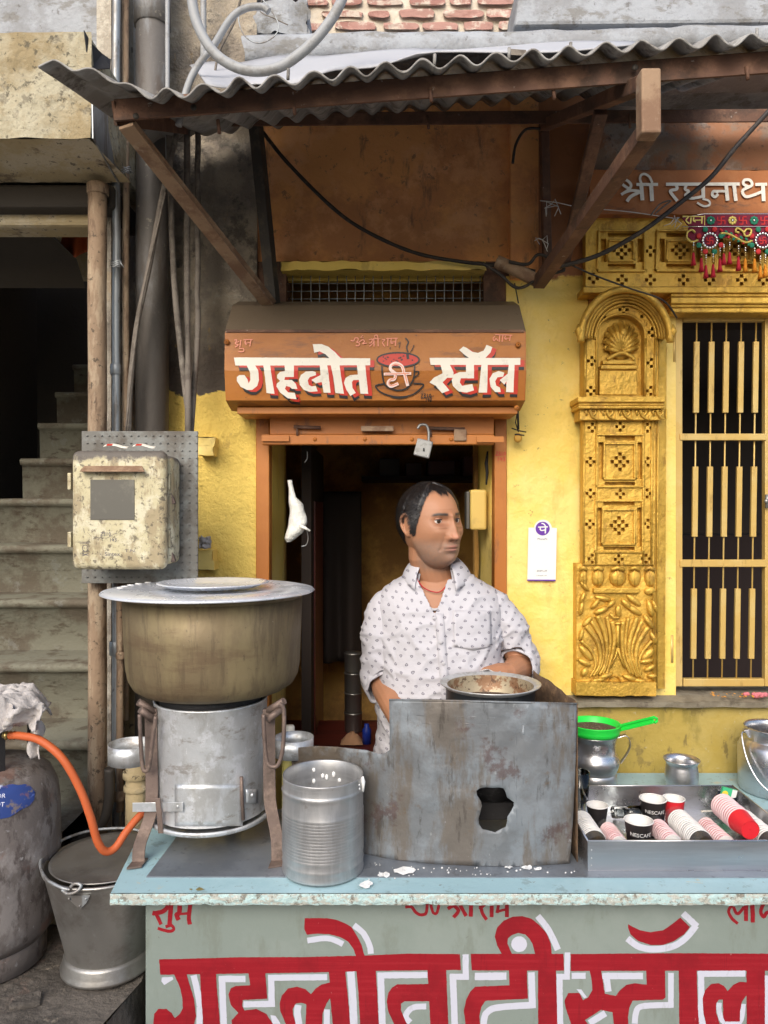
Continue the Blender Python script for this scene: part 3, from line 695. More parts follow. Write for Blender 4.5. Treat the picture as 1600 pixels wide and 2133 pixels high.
# surface map for paint: pixel -> point on the facets
def hoodmap(off):
    def f(px, py):
        for i in range(1, 5):
            y0, Y0 = prof[i]; y1, Y1 = prof[i + 1]
            if py <= y1 or i == 4:
                t = (py - y0) / (y1 - y0)
                z0, z1 = hz[i], hz[i + 1]
                # solve for the point of the facet seen at (px, py)
                k = (CY - py) / F
                den = (z1 - z0) - k * (Y1 - Y0)
                t = (k * Y0 + CZ - z0) / den
                Y = Y0 + (Y1 - Y0) * t
                nrm = Vector((0, (z1 - z0), -(Y1 - Y0))).normalized()
                if nrm.y > 0: nrm = -nrm
                return Vector((XW(px, Y), Y, z0 + (z1 - z0) * t)) + nrm * (off + .0028)
    return f
HL = [((440, 690), (1120, 690)), ((440, 772), (1120, 772))]
K1 = (460, 680, .20625); K2 = (720, 680, .2375)
w1 = [[(135, 318), (210, 316), (1510, 325), (1510, 395), (150, 398)],
 [(260, 390), (345, 390), (380, 450), (388, 540), (370, 600), (320, 640), (265, 640), (205, 610), (165, 550), (165, 510), (190, 490), (240, 490), (270, 530), (285, 575), (300, 540), (300, 470)],
 [(430, 390), (500, 390), (515, 500), (545, 680), (465, 672), (450, 520)],
 [(645, 390), (740, 390), (740, 510), (650, 510), (645, 540), (720, 540), (760, 580), (775, 630), (720, 630), (700, 610), (660, 600), (650, 630), (680, 665), (750, 670), (765, 735), (680, 725), (600, 665), (565, 605), (570, 575), (600, 550), (570, 520), (570, 490), (600, 460), (650, 450)],
 [(1000, 390), (1075, 390), (1090, 480), (1110, 670), (1040, 668), (1020, 560), (960, 575), (915, 540), (1010, 490)],
 [(965, 490), (960, 460), (930, 450), (860, 455), (810, 490), (790, 540), (800, 590), (840, 640), (900, 660), (980, 655), (960, 600), (920, 605), (890, 590), (880, 545), (900, 510), (940, 500)],
 [(1110, 390), (1200, 390), (1215, 500), (1245, 680), (1160, 672), (1135, 500)],
 [(930, 182), (1020, 182), (1090, 210), (1150, 260), (1222, 335), (1110, 335), (1060, 285), (1000, 255), (945, 270)],
 [(1375, 390), (1460, 390), (1470, 500), (1490, 680), (1410, 678), (1395, 540), (1340, 540), (1325, 560), (1330, 620), (1365, 670), (1310, 700), (1270, 640), (1245, 570), (1260, 520), (1310, 490), (1385, 485)]]
w2 = [[(735, 278), (1530, 280), (1530, 340), (745, 340)],
 [(830, 335), (910, 335), (945, 400), (945, 450), (890, 450), (850, 490), (910, 560), (845, 585), (790, 520), (735, 490), (780, 445), (850, 410)],
 [(1055, 335), (1125, 335), (1125, 455), (1010, 455), (1000, 490), (1020, 520), (1110, 505), (1125, 560), (1060, 580), (990, 570), (940, 520), (930, 470), (950, 420), (1000, 400), (1055, 400)],
 [(1190, 335), (1245, 335), (1240, 580), (1165, 580)],
 [(995, 210), (1030, 178), (1060, 190), (1110, 225), (1160, 235), (1210, 215), (1235, 165), (1285, 185), (1270, 230), (1220, 285), (1090, 285), (1040, 250)],
 [(1430, 335), (1480, 335), (1470, 578), (1405, 575), (1410, 480), (1390, 510), (1350, 470), (1420, 415)],
 [(1390, 405), (1340, 390), (1290, 410), (1260, 460), (1270, 530), (1310, 575), (1360, 575), (1350, 535), (1320, 520), (1310, 480), (1330, 445), (1380, 440)]]
for k, w in ((K1, w1), (K2, w2)):
    pw = trans(w, *k)
    paint("lettering", pw, hoodmap(.0009), M['cream'], hs, HL, jit=.35)
    paint("red_letter_shading", [[(x + 8.6, y + 4.0) for x, y in q] for q in pw], hoodmap(.0006), M['redpaint'], hs, HL, jit=.4)
    paint("black_letter_shading", [[(x + 8.0, y + 10.0) for x, y in q] for q in pw], hoodmap(.0003), M['blackpaint'], hs, HL, jit=.4)
# cup and saucer painting
S = lambda pts, w, **k: stroke(pts, w, **k)
cupline = [S(circ(460, 295, 185, 62, 28) + [(645, 295)], 14, smooth=False),
 S([(318, 350), (325, 440), (345, 510), (400, 545), (460, 560), (530, 545), (580, 490), (600, 430), (605, 345)], 14),
 S([(600, 398), (640, 395), (632, 425), (600, 450), (592, 480)], 11),
 S([(335, 503), (265, 520), (300, 570), (380, 605), (480, 618), (580, 600), (650, 552), (682, 508), (595, 500)], 13),
 S([(400, 615), (470, 626), (545, 612)], 16)]
paint("cup_outline", trans(cupline, *K2), hoodmap(.0007), M['blackpaint'], hs, HL)
paint("cup_tea", trans([circ(460, 297, 178, 56, 28)], *K2), hoodmap(.0004), M['redpaint'], hs, HL)
bits = [circ(random.uniform(320, 600), random.uniform(262, 318), random.uniform(5, 11), random.uniform(4, 9), 7) for _ in range(16)]
bits += [S([(525, 105), (550, 140), (535, 185), (548, 230)], 12), S([(480, 140), (470, 190)], 6), S([(600, 165), (580, 215)], 7), S([(540, 240), (548, 290)], 24), S([(392, 185), (388, 200)], 6), S([(590, 190), (560, 240)], 5)]
paint("tea_specks", trans(bits, *K2), hoodmap(.0010), M['blackpaint'], hs, HL)
ti = [S([(335, 418), (575, 412)], 24), S([(440, 412), (428, 462), (388, 470), (372, 500), (400, 525), (462, 500)], 26), S([(515, 410), (545, 522)], 28), S([(512, 408), (492, 350), (440, 325), (400, 345), (394, 380), (440, 412)], 26)]
paint("cup_lettering", trans(ti, *K2), hoodmap(.0013), M['pinklight'], hs, HL)
ti2 = [S([(345, 418), (560, 412)], 8), S([(445, 420), (432, 455), (395, 468), (380, 500), (402, 520), (455, 502)], 8), S([(512, 408), (495, 355), (440, 332), (404, 350)], 8), S([(520, 415), (540, 500)], 8)]
paint("cup_lettering_lines", trans(ti2, *K2), hoodmap(.0016), M['pinkpaint'], hs, HL)
sm1 = [S([(140, 140), (165, 142), (150, 175), (178, 190), (148, 212)], 11), S([(185, 150), (178, 160), (150, 165)], 9), S([(205, 140), (195, 215)], 12), S([(188, 225), (232, 232), (228, 258), (180, 258)], 10), S([(255, 145), (248, 170), (262, 190)], 11), S([(255, 172), (300, 168)], 9), S([(308, 140), (295, 205)], 11), S([(232, 138), (325, 136)], 9)]
paint("small_lettering", trans(sm1, *K1), hoodmap(.0009), M['pinkpaint'], hs, HL)
sm2 = [S([(45, 125), (70, 130), (85, 105), (110, 108), (105, 135), (95, 140), (120, 150), (115, 172), (90, 170)], 9), S([(120, 140), (150, 120), (165, 135), (150, 155), (185, 150)], 9), S([(140, 95), (150, 80)], 7), S([(128, 100), (160, 104)], 5),
 S([(205, 120), (235, 115), (225, 145), (205, 150)], 9), S([(210, 178), (245, 145)], 9), S([(248, 115), (250, 180)], 10), S([(285, 115), (285, 178)], 10), S([(240, 112), (305, 112)], 8), S([(285, 108), (275, 80), (255, 85), (260, 108)], 8),
 S([(320, 118), (345, 120), (325, 145), (345, 180)], 9), S([(372, 112), (368, 175)], 10), S([(400, 112), (398, 148), (418, 150)], 9), S([(442, 112), (435, 175)], 10), S([(400, 140), (438, 138)], 7), S([(355, 110), (458, 106)], 8)]
sm2 += [S([(1310, 90), (1292, 105), (1300, 130), (1318, 110), (1335, 130)], 8), S([(1350, 80), (1345, 138)], 9), S([(1378, 78), (1370, 138)], 9), S([(1400, 85), (1395, 108), (1410, 120)], 8), S([(1400, 108), (1432, 106)], 6), S([(1444, 78), (1436, 130)], 9), S([(1310, 76), (1460, 80)], 8)]
paint("small_lettering", trans(sm2, *K2), hoodmap(.0009), M['pinkpaint'], hs, HL)
def digits(txt, x, y, h, w):   # hand-drawn number strokes
    G = {'2': [(0, .2), (.5, 0), (.9, .25), (.3, .7), (0, 1), (1, .95)], '3': [(0, .1), (.7, 0), (.8, .3), (.3, .48), (.9, .65), (.6, 1), (0, .92)], '1': [(.5, 0), (.45, 1)], '0': [(.5, 0), (.05, .5), (.5, 1), (.95, .5), (.5, .02)], '4': [(.3, 0), (0, .6), (.9, .55), (.7, .2), (.62, 1)]}
    out = []
    for i, c in enumerate(txt): out.append(S([(x + i * h * .75 + p[0] * h * .55, y + p[1] * h) for p in G[c]], w))
    return out
num = digits('2310', 660, 590, 32, 6) + [S([(660, 632), (775, 608)], 5)] + digits('143', 700, 625, 26, 6)
paint("number", trans(num, *K2), hoodmap(.0009), M['blackpaint'], hs, HL)
# shutter bottom rail seen below the hood
sr = thing("rolling_shutter", P(790, 928, 2.24), "rolled up orange shutter rail with bolts hanging in the doorway", "shutter")
YS = 2.235
m = MB(); m.pbox(562, 1029, 862, 905, YS, .012); m.build("rail_plate", M['orange'], sr, bevel=.002)
m = MB(); m.pbox(545, 1030, 905, 926, YS - .012, .03); m.build("rail_angle", M['orange'], sr, bevel=.003)
m = MB(); m.pbox(752, 820, 887, 898, YS - .03, .008); m.pbox(754, 760, 887, 898, YS - .024, .024); m.pbox(812, 818, 887, 898, YS - .024, .024); m.build("pull_handle", M['rustlight'], sr, bevel=.002)
for (a, b, c) in ((612, 668, 889), (890, 968, 892)):
    m = MB(); m.tube([P(a, c, YS - .014), P(b, c + 2, YS - .014)], .0055, 8); m.tube([P(a + 6, c, YS - .014), P(a + 8, c + 18, YS - .014)], .004, 6); m.build("slide_bolt", M['rust'], sr)
m = MB(); m.pbox(946, 972, 894, 918, YS - .02, .012); m.build("bolt_keeper", M['rustlight'], sr, bevel=.002)
for px in (656, 760, 858, 940):
    m = MB(); m.lathe([(.0005, .005), (.005, .004), (.0065, 0)], P(px, 915, YS - .012), 10, M_=Matrix.Rotation(R(90), 3, 'X')); m.build("rivet", M['orange'], sr)
for (a, b, y) in ((545, 602, 912), (993, 1050, 914)):
    m = MB(); m.pbox(a, b, y - 5, y + 7, YS - .022, .006); m.build("strap", M['orange'], sr)
num2 = trans(digits('2310', 412, 510, 40, 7) + [S([(395, 556), (520, 548)], 5)] + digits('143', 425, 572, 46, 7), 960, 850, .17812)
paint("number", num2, lambda x, y: P(x, y, YW - .0135), M['redpaint'], shop)
# padlock
pl = thing("padlock", P(883, 955, 2.2), "square steel padlock hanging open from the shutter bolt", "padlock")
Mr = Matrix.Rotation(R(14), 3, 'Y')
pc = P(882, 933, 2.195)
m = MB(); m.hexa([pc + Mr @ Vector(v) for v in [(-.024, -.009, -.028), (.024, -.009, -.028), (.024, .009, -.028), (-.024, .009, -.028), (-.024, -.009, .024), (.024, -.009, .024), (.024, .009, .024), (-.024, .009, .024)]]); m.build("body", M['lockmetal'], pl, bevel=.003)
m = MB(); m.tube(catmull([P(893, 920, 2.2), P(893, 900, 2.2), P(888, 886, 2.2), P(876, 885, 2.2), P(870, 893, 2.2)]), .0042, 8); m.build("shackle", M['lockmetal'], pl)
m = MB(); m.add([P(883, 936, 2.1845) + d for d in (Vector((-.003, 0, -.006)), Vector((.003, 0, -.006)), Vector((.002, 0, .004)), Vector((-.002, 0, .004)))], [(0, 1, 2, 3)]); m.build("keyhole", M['soot'], pl, solid=.0004)
for dx, dz in ((-.018, .018), (.018, .018), (.018, -.022), (-.018, -.022)):
    m = MB(); m.ell(pc + Mr @ Vector((dx, -.0095, dz)), .002, .001, .002, 8, 6); m.build("rivet", M['steel'], pl)
# ---------------------------------------------------------------- temple front on the right
YP = 2.245
tf = thing("temple_wall", (1.0, YW, 0), "grey brown plaster wall band above the temple name board", "wall")
m = MB()
m.grid(50, 12, lambda u, v: (lambda p: p + Vector((0, .02 * (1 - sin(v * pi)) + .008 * fbm(p, 6), 0)))(P(1228 + 600 * u, 240 + 112 * v, YW - .06))); m.build("rounded_moulding", mat('moulding_plaster', (.22, .15, .105), .9, spots=[((.34, .29, .25), 5, .48, .62, .8), ((.30, .12, .05), 3, .5, .62, .7), ((.07, .05, .04), 20, .56, .7, .7)], bump=[(14, .006), (60, .002)]), tf)
m = MB(); m.box(XW(1228, YW), 2.2, YW + .03, YW + .12, 0, ZW(652, YW)); m.box(XW(1388, YW) + .9, 2.4, YW - .02, YW + .1, 0, 3.2)
m2 = MB(); m2.box(XW(1228, YW), 2.4, YW + .0, YW + .1, ZW(655, YW), 2.86); m2.build("wall_core", M['brownwall'], tf)
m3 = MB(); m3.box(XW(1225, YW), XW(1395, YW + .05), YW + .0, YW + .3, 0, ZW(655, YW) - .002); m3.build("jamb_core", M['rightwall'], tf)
m4 = MB(); m4.box(.86, .875, YW + .3, YW + 1.6, .3, 2.6); m4.box(.8, 2.6, YW + 1.6, YW + 1.65, .3, 2.6); m4.box(.8, 2.6, YW + .3, YW + 1.6, 2.3, 2.35); m4.build("sanctum_wall", M['roomdark'], tf)
m5 = MB(); m5.box(1.25, 2.2, YW + 1.2, YW + 1.5, .5, 1.55); m5.build("dark_backing", mat('dark_backing_black', (.018, .010, .009), .9), tf)  # near-black block puts the darkness behind the gate into the colour
# name board
nb = thing("temple_name_board", P(1420, 445, 2.2), "brown painted name board with white Hindi letters over the carved lintel", "signboard")
YN = 2.215
m = MB(); rough(m, 1229, 1800, 354, 446, YN, .003, 14, .06, edge=.003); m.build("board", M['lintel'], nb)
KT = (1220, 340, .2375)
tx = [S([(378, 222), (325, 185), (328, 150), (362, 150), (398, 188), (380, 228), (312, 275)], 24), S([(330, 262), (395, 240), (470, 245)], 24), S([(362, 335), (400, 290), (480, 250)], 30), S([(488, 185), (498, 325)], 34), S([(445, 186), (635, 186)], 27), S([(575, 186), (583, 332)], 34), S([(585, 172), (560, 120), (520, 95), (487, 105), (477, 140), (492, 182)], 21),
 S([(705, 184), (1352, 182)], 28), S([(795, 190), (800, 226), (752, 238), (748, 258), (805, 330)], 27), S([(885, 190), (872, 228), (905, 246), (875, 285), (930, 308), (1030, 290)], 24), S([(1030, 186), (1032, 305)], 32), S([(1025, 312), (1082, 330), (1086, 365), (1035, 376), (978, 345)], 18), S([(1232, 190), (1246, 328)], 32), S([(1235, 245), (1130, 245)], 22), S([(1165, 255), (1125, 245), (1110, 275), (1135, 295), (1162, 270)], 24), S([(1302, 190), (1318, 330)], 32),
 S([(1425, 205), (1385, 182), (1393, 148), (1440, 148), (1458, 192), (1378, 238), (1400, 290), (1455, 285), (1545, 250)], 25), S([(1555, 180), (1562, 332)], 34), S([(1488, 186), (1592, 184)], 27), S([(1640, 184), (1900, 184)], 27), S([(1700, 186), (1705, 330)], 32), S([(1860, 186), (1866, 330)], 32)]
paint("lettering", trans(tx, *KT), lambda x, y: P(x, y, YN - .0055), M['cream'], nb)
# carved gold work ------------------------------------------------
def sq(x, y, s): return [(x - s, y - s), (x + s, y - s), (x + s, y + s), (x - s, y + s)]
def plus(x, y, s=3.6, d=8.2): return [sq(x - d, y, s), sq(x + d, y, s), sq(x, y - d, s), sq(x, y + d, s)]
def nine(x, y, s=3.8, d=8.0): return [sq(x + i * d, y + j * d, s) for i, j in ((0, 0), (0, -2), (0, 2), (-2, 0), (2, 0), (-1, -1), (1, -1), (-1, 1), (1, 1))]
def rect(a, b, c, d): return [(a, c), (b, c), (b, d), (a, d)]
def frame(m, a, b, c, d, w, Y, h):
    for (x0, x1, y0, y1) in ((a, b, c, c + w), (a, b, d - w, d), (a, a + w, c + w, d - w), (b - w, b, c + w, d - w)): m.pbox(x0, x1, y0, y1, Y - h, h + .004)
cl_ = thing("carved_lintel", P(1450, 650, YP), "gold painted carved stone lintel above the temple gate", "lintel")
m = MB()
holes = []
for x in (1246, 1368, 1490, 1612):
    holes += [rect(x + 20, x + 78, 483, 494), rect(x + 20, x + 78, 549, 560), rect(x + 6, x + 17, 497, 546), rect(x + 82, x + 93, 497, 546)] + nine(x + 49, 521)
    holes += plus(x + 109, 523)
for x in (1236, 1296, 1355, 1424, 1478, 1545, 1590, 1660): holes += plus(x, 583 if x != 1236 else 580)
panel(m, rect(1220, 1780, 449, 597), holes, lambda u, v, d: P(u, v, YP) + Vector((0, d, 0)), .022)
m.build("carved_face", M['gold'], cl_)
for x in (1246, 1368, 1490, 1612):
    m = MB(); frame(m, x, x + 99, 477, 566, 4, YP, .008); m.build("panel_frame", M['gold'], cl_, bevel=.003)
    m = MB(); frame(m, x + 22, x + 76, 498, 545, 4, YP, .007); m.build("inner_frame", M['gold'], cl_, bevel=.003)
for (y0, y1, h) in ((597, 610, .018), (611, 618, .010), (619, 632, .016), (633, 640, .006), (641, 651, .002)):
    m = MB(); m.pbox(1398 if y0 > 600 else 1215, 1790, y0, y1, YP - h, .08); m.build("moulding", M['gold'], cl_, bevel=.003)
# pilaster
cp = thing("carved_pilaster", P(1296, 1450, YP), "gold painted carved stone pilaster with shell niche and fan leaves", "pilaster")
m = MB()
holes = [rect(1260, 1323, 908, 918), rect(1260, 1323, 1004, 1012), rect(1247, 1257, 921, 998), rect(1328, 1338, 921, 998), rect(1257, 1322, 1045, 1053), rect(1257, 1322, 1139, 1148), rect(1244, 1254, 1057, 1138), rect(1327, 1337, 1057, 1138)]
for (x, y) in ((1234, 891), (1292, 889), (1349, 891), (1230, 962), (1350, 962), (1230, 1028), (1292, 1029), (1348, 1028), (1229, 1092), (1350, 1091), (1234, 1164), (1289, 1165), (1346, 1164)): holes += plus(x, y, 3.2, 7.2)
holes += nine(1291.5, 962) + nine(1289.5, 1095)
panel(m, rect(1214, 1362, 876, 1176), holes, lambda u, v, d: P(u, v, YP) + Vector((0, d, 0)), .020)
m.build("carved_shaft", M['gold'], cp)
for (a, b, c, d) in ((1243, 1342, 903, 1016), (1240, 1341, 1041, 1152)):
    m = MB(); frame(m, a, b, c, d, 3.5, YP, .007); m.build("panel_frame", M['gold'], cp, bevel=.0025)
    m = MB(); frame(m, a + 15, b - 17, c + 18, d - 16, 4, YP, .008); m.build("inner_frame", M['gold'], cp, bevel=.003)
for px in (1217, 1243, 1341, 1358):
    m = MB(); m.tube([P(px, 878, YP - .001), P(px - 1, 1174, YP - .001)], .0035, 8); m.build("bead_line", M['gold'], cp)
# right margin strip
m = MB(); m.grid(4, 90, lambda u, v: (lambda p: p + Vector((0, .004 * noise.noise(p * 30), 0)))(P(1362 + 27 * u - 4 * v, 690 + 745 * v, YP + .006 + .012 * u)))
m.add([P(1389, 690, YP + .018), P(1385, 1435, YP + .018), P(1385, 1435, YP + .018) + Vector((0, .1, 0)), P(1389, 690, YP + .018) + Vector((0, .1, 0))], [(0, 1, 2, 3)]); m.build("margin_strip", M['gold'], cp)
for px in (1365, 1372):
    m = MB(); m.tube([P(px, 705, YP + .004), P(px - 4, 1432, YP + .004)], .0028, 7); m.build("reed", M['gold'], cp)
# cornice with scrolls
m = MB(); m.pbox(1204, 1387, 826, 838, 2.200, .1); m.pbox(1206, 1385, 838, 845, 2.209, .09); m.pbox(1205, 1386, 845, 851, 2.203, .09); m.build("cornice_top", M['gold'], cp, bevel=.003)
m = MB(); m.pbox(1208, 1378, 851, 875, 2.222, .07); m.build("cornice_band", M['gold'], cp, bevel=.002)
for i in range(5):
    x = 1230 + 35 * i
    m = MB(); m.tube([P(a, b, 2.220) for a, b in [(x - 6, 852), (x - 10, 858), (x - 7, 865)]], .004, 6); m.tube([P(a, b, 2.219) for a, b in [(q[0], q[1]) for q in catmull([(x + 4, 856, 0), (x + 9, 853, 0), (x + 11, 860, 0), (x + 5, 866, 0)], 4)]], .0035, 6)
    m.tube([P(q[0], q[1], 2.218) for q in catmull([(x - 1, 854, 0), (x + 1, 862, 0), (x + 6, 869, 0), (x + 15, 874, 0)], 4)], [.0065, .006, .0055, .005, .005, .0045, .004, .004, .0035, .003, .003, .0025, .002], 7)
    m.build("scroll", M['gold'], cp)
    m = MB(); m.pbox(x + 17, x + 20, 852, 872, 2.218, .01); m.build("divider", M['gold'], cp)
# niche
arch = [(1245, 824)] + [(1245 + 0, 700)] + [(1293.5 - 48.5 * cos(pi * k / 16), 700 - 44 * sin(pi * k / 16)) for k in range(1, 16)] + [(1342, 700), (1342, 824)]
holes = [arch]
for (x, y) in ((1236, 692), (1233, 752), (1231, 814), (1359, 692), (1357, 756), (1356, 814), (1299, 645)): holes += plus(x, y, 3.2, 7.2)
holes += [sq(1259, 659, 3.4), sq(1337, 659, 3.4)]
out = [(1216, 826), (1216, 690)] + [(1303 - 86 * cos(pi * k / 18), 700 - 92 * sin(pi * k / 18)) for k in range(0, 19)] + [(1372, 720), (1372, 826)]
m = MB(); panel(m, out, holes, lambda u, v, d: P(u, v, YP + .004) + Vector((0, d, 0)), .030); m.build("niche_face", M['gold'], cp)
m = MB(); m.tube([P(q[0] - (2 if q[0] < 1293 else -2), q[1] - 2, YP + .003) for q in arch], .004, 7); m.build("niche_rim", M['gold'], cp)
for px in (1220, 1345, 1366):
    m = MB(); m.tube([P(px, 705, YP + .002), P(px - 2, 824, YP + .002)], .0045, 8); m.build("bead_line", M['gold'], cp)
for k, (rx, ry, Y, r_) in enumerate(((93, 103, 2.188, .011), (83, 92, 2.214, .006), (77, 86, 2.226, .0055), (71, 79, 2.236, .005), (64, 71, 2.244, .0045))):
    m = MB(); m.tube([P(1303 - rx * cos(t), 706 - ry * sin(t), Y) for t in [pi * j / 40 * (1.0 if k else 1.04) - (0 if k else .06) for j in range(41)]], r_, 8); m.build("arch_ring", M['gold'], cp)
m = MB(); m.grid(40, 5, lambda u, v: P(1303 - (93 - 12 * v) * cos(pi * u), 706 - (103 - 13 * v) * sin(pi * u), 2.192 + .05 * v)); m.build("arch_barrel", M['gold'], cp, solid=.006)
for (x, s) in ((1207, -1), (1400, 1)):
    m = MB(); m.tube([P(x, 676, 2.186), P(x + 2 * s, 690, 2.186), P(x - 2 * s, 708, 2.19)], [.005, .012, .006], 8); m.build("arch_ear", M['gold'], cp)
m = MB(); m.pbox(1249, 1328, 770, 823, YP + .012, .02); m.build("niche_block", M['gold'], cp, bevel=.003)
m = MB(); m.pbox(1252, 1329, 760, 769, YP + .002, .03); m.pbox(1256, 1325, 749, 759, YP + .008, .03); m.build("niche_base", M['gold'], cp, bevel=.003)
m = MB(); m.ell(P(1295, 715, YP + .026), .045, .012, .052, 20, 12); m.build("shell_body", M['gold'], cp)
for k in range(11):
    a = R(-20 + 22 * k)
    c = P(1294 - 32 * cos(a), 712 - 36 * sin(a), YP + .018)
    m = MB(); m.tube([P(1294, 733, YP + .012), P(1294 - 16 * cos(a), 722 - 22 * sin(a), YP + .008), c], [.003, .0075, .009], 8); m.ell(c, .010, .008, .010, 8, 6); m.build("shell_lobe", M['gold'], cp)
m = MB(); m.tube([P(q[0], q[1], YP + .006) for q in catmull([(1264, 749, 0), (1280, 740, 0), (1296, 735, 0), (1312, 741, 0), (1322, 749, 0)], 4)], .006, 7); m.ell(P(1299, 693, YP + .006), .012, .008, .015); m.build("shell_knot", M['gold'], cp)
# fan base
KF = (1185, 1160, .1406)
def kf(u, v): return (KF[0] + u * KF[2], KF[1] + v * KF[2])
m = MB(); rough(m, 1201, 1366, 1174, 1424, YP + .012, .005, 7, .05, sc=20); m.build("base_field", M['gold'], cp)
for (u, w) in ((215, 60), (430, 95), (720, 128), (975, 95), (1200, 85)):
    x, y = kf(u, 300); hw = w * KF[2]
    m = MB(); m.ell(P(x, y, YP + .010), hw * YP / F, .014, 20 * YP / F, 12, 10); m.tube([P(x - hw * .8, y - 16, YP - .002), P(x, y - 20, YP - .006), P(x + hw * .8, y - 15, YP - .002)], .006, 7); m.tube([P(x, y - 16, YP - .004), P(x, y + 17, YP - .001)], .0018, 5); m.build("lotus_petal", M['gold'], cp)
a = kf(370, 462); b = kf(1055, 540)
m = MB(); m.pbox(a[0], b[0], a[1], b[1], YP - .002, .02); m.build("collar_bar", M['gold'], cp, bevel=.003)
flutes = [[(640, 950), (675, 1150), (660, 1350), (600, 1600), (560, 1740)], [(560, 880), (600, 1100), (615, 1300), (570, 1560), (500, 1740)], [(420, 870), (520, 1100), (565, 1350), (530, 1600), (450, 1750)], [(330, 950), (450, 1150), (510, 1350), (500, 1560), (400, 1760)], [(250, 1020), (390, 1200), (460, 1400), (455, 1600), (360, 1770)], [(180, 1240), (320, 1370), (385, 1500), (390, 1640), (310, 1780)],
  [(800, 950), (790, 1250), (815, 1500), (920, 1740)], [(880, 900), (840, 1200), (850, 1450), (960, 1760)], [(1010, 890), (910, 1200), (890, 1430), (940, 1620), (1010, 1780)], [(1080, 950), (960, 1250), (940, 1480), (1040, 1790)], [(1170, 1040), (1030, 1270), (990, 1480), (1020, 1680), (1090, 1800)], [(1230, 1240), (1100, 1400), (1040, 1560), (1070, 1740)]]
for i, f in enumerate(flutes):
    pts = [P(*kf(q[0], q[1]), YP + .006) for q in catmull([(p[0], p[1], 0) for p in f], 5)]
    n = len(pts); r0 = .0075 if i % 2 == 0 else .0055
    m = MB(); m.tube(pts, [r0 * (1.15 - .65 * k / n) for k in range(n)], 7); m.build("fan_flute", M['gold'], cp)
m = MB(); m.tube([P(*kf(725, v), YP + .002) for v in (980, 1150, 1330)], .0055, 8); m.ell(P(*kf(725, 985), YP), .011, .008, .005); m.tube([P(*kf(p[0], p[1]), YP + .004) for p in ((725, 1330), (690, 1480), (610, 1640))], .004, 6); m.tube([P(*kf(p[0], p[1]), YP + .004) for p in ((725, 1330), (760, 1480), (830, 1640))], .004, 6); m.build("fan_stem", M['gold'], cp)
m = MB(); m.ell(P(*kf(730, 800), YP), .010, .010, .020); m.tube([P(*kf(p[0], p[1]), YP) for p in ((610, 840), (660, 900), (725, 900), (780, 830))], .004, 6); m.build("bud", M['gold'], cp)
for (u, v, l, w, an) in ((480, 790, 120, 48, 22), (270, 950, 105, 42, 48), (500, 610, 130, 45, -12), (390, 690, 100, 40, 50), (620, 690, 90, 40, 45), (850, 700, 110, 45, -45), (960, 640, 140, 48, -38), (970, 790, 130, 48, -32), (1180, 960, 130, 45, -55), (1200, 760, 140, 42, -75), (1270, 730, 100, 35, -70), (1250, 1200, 110, 40, -65), (1170, 1440, 130, 60, 45), (1150, 1540, 110, 40, 10), (1200, 1640, 100, 40, 30), (250, 1420, 150, 55, -48), (230, 1560, 110, 42, -25), (180, 1150, 100, 35, 75), (180, 760, 110, 38, 80), (200, 600, 100, 36, 70), (230, 430, 100, 36, -50), (180, 300, 90, 34, 80), (1200, 500, 90, 60, 10), (540, 1760, 120, 45, 20), (900, 1790, 120, 45, -20), (430, 1820, 110, 35, 5), (1050, 1830, 110, 35, -8), (1230, 1760, 80, 40, 0), (230, 1700, 80, 50, 60)):
    m = MB(); m.ell(P(*kf(u, v), YP + .008), l * KF[2] * YP / F, .011, w * KF[2] * YP / F, 12, 8, Matrix.Rotation(R(-an), 3, 'Y')); m.build("carved_leaf", M['gold'], cp)
m = MB(); m.lathe([(.001, -.012), (.012, -.012), (.0165, -.004), (.0175, .004)], P(*kf(680, 1850), YP + .004), 20, M_=Matrix.Rotation(R(90), 3, 'X'), a0=0, a1=pi); m.build("half_boss", M['gold'], cp)
m = MB(); rough(m, 1200, 1366, 1421, 1449, YP - .004, .004, 8, .07, edge=.004, sc=14); m.build("plinth", M['gold'], cp)
# sill
sl = MB(); sl.grid(60, 5, lambda u, v: (lambda x: Vector((x, YW + .10 - .155 * v, ZW(1462, 2.2) - .012 * v * v + .004 * fbm(Vector((x * 8, v, 0)), 1.5))))(XW(1190, 2.2) + 1.2 * u)); sl.grid(60, 2, lambda u, v: (lambda x: Vector((x, YW - .055 + .006 * fbm(Vector((x * 9, v, 2)), 2), ZW(1462, 2.2) - .012 - .016 * v + .004 * fbm(Vector((x * 8, 1, 0)), 1.5))))(XW(1190, 2.2) + 1.2 * u))
tag(sl.build("stone_sill", mat('dusty_stone_sill', (.16, .135, .095), .9, spots=[((.25, .22, .16), 9, .45, .65, .7), ((.07, .055, .04), 16, .55, .7, .7)], bump=[(30, .004)])), "dusty grey stone sill under the gate and pilaster", "sill")
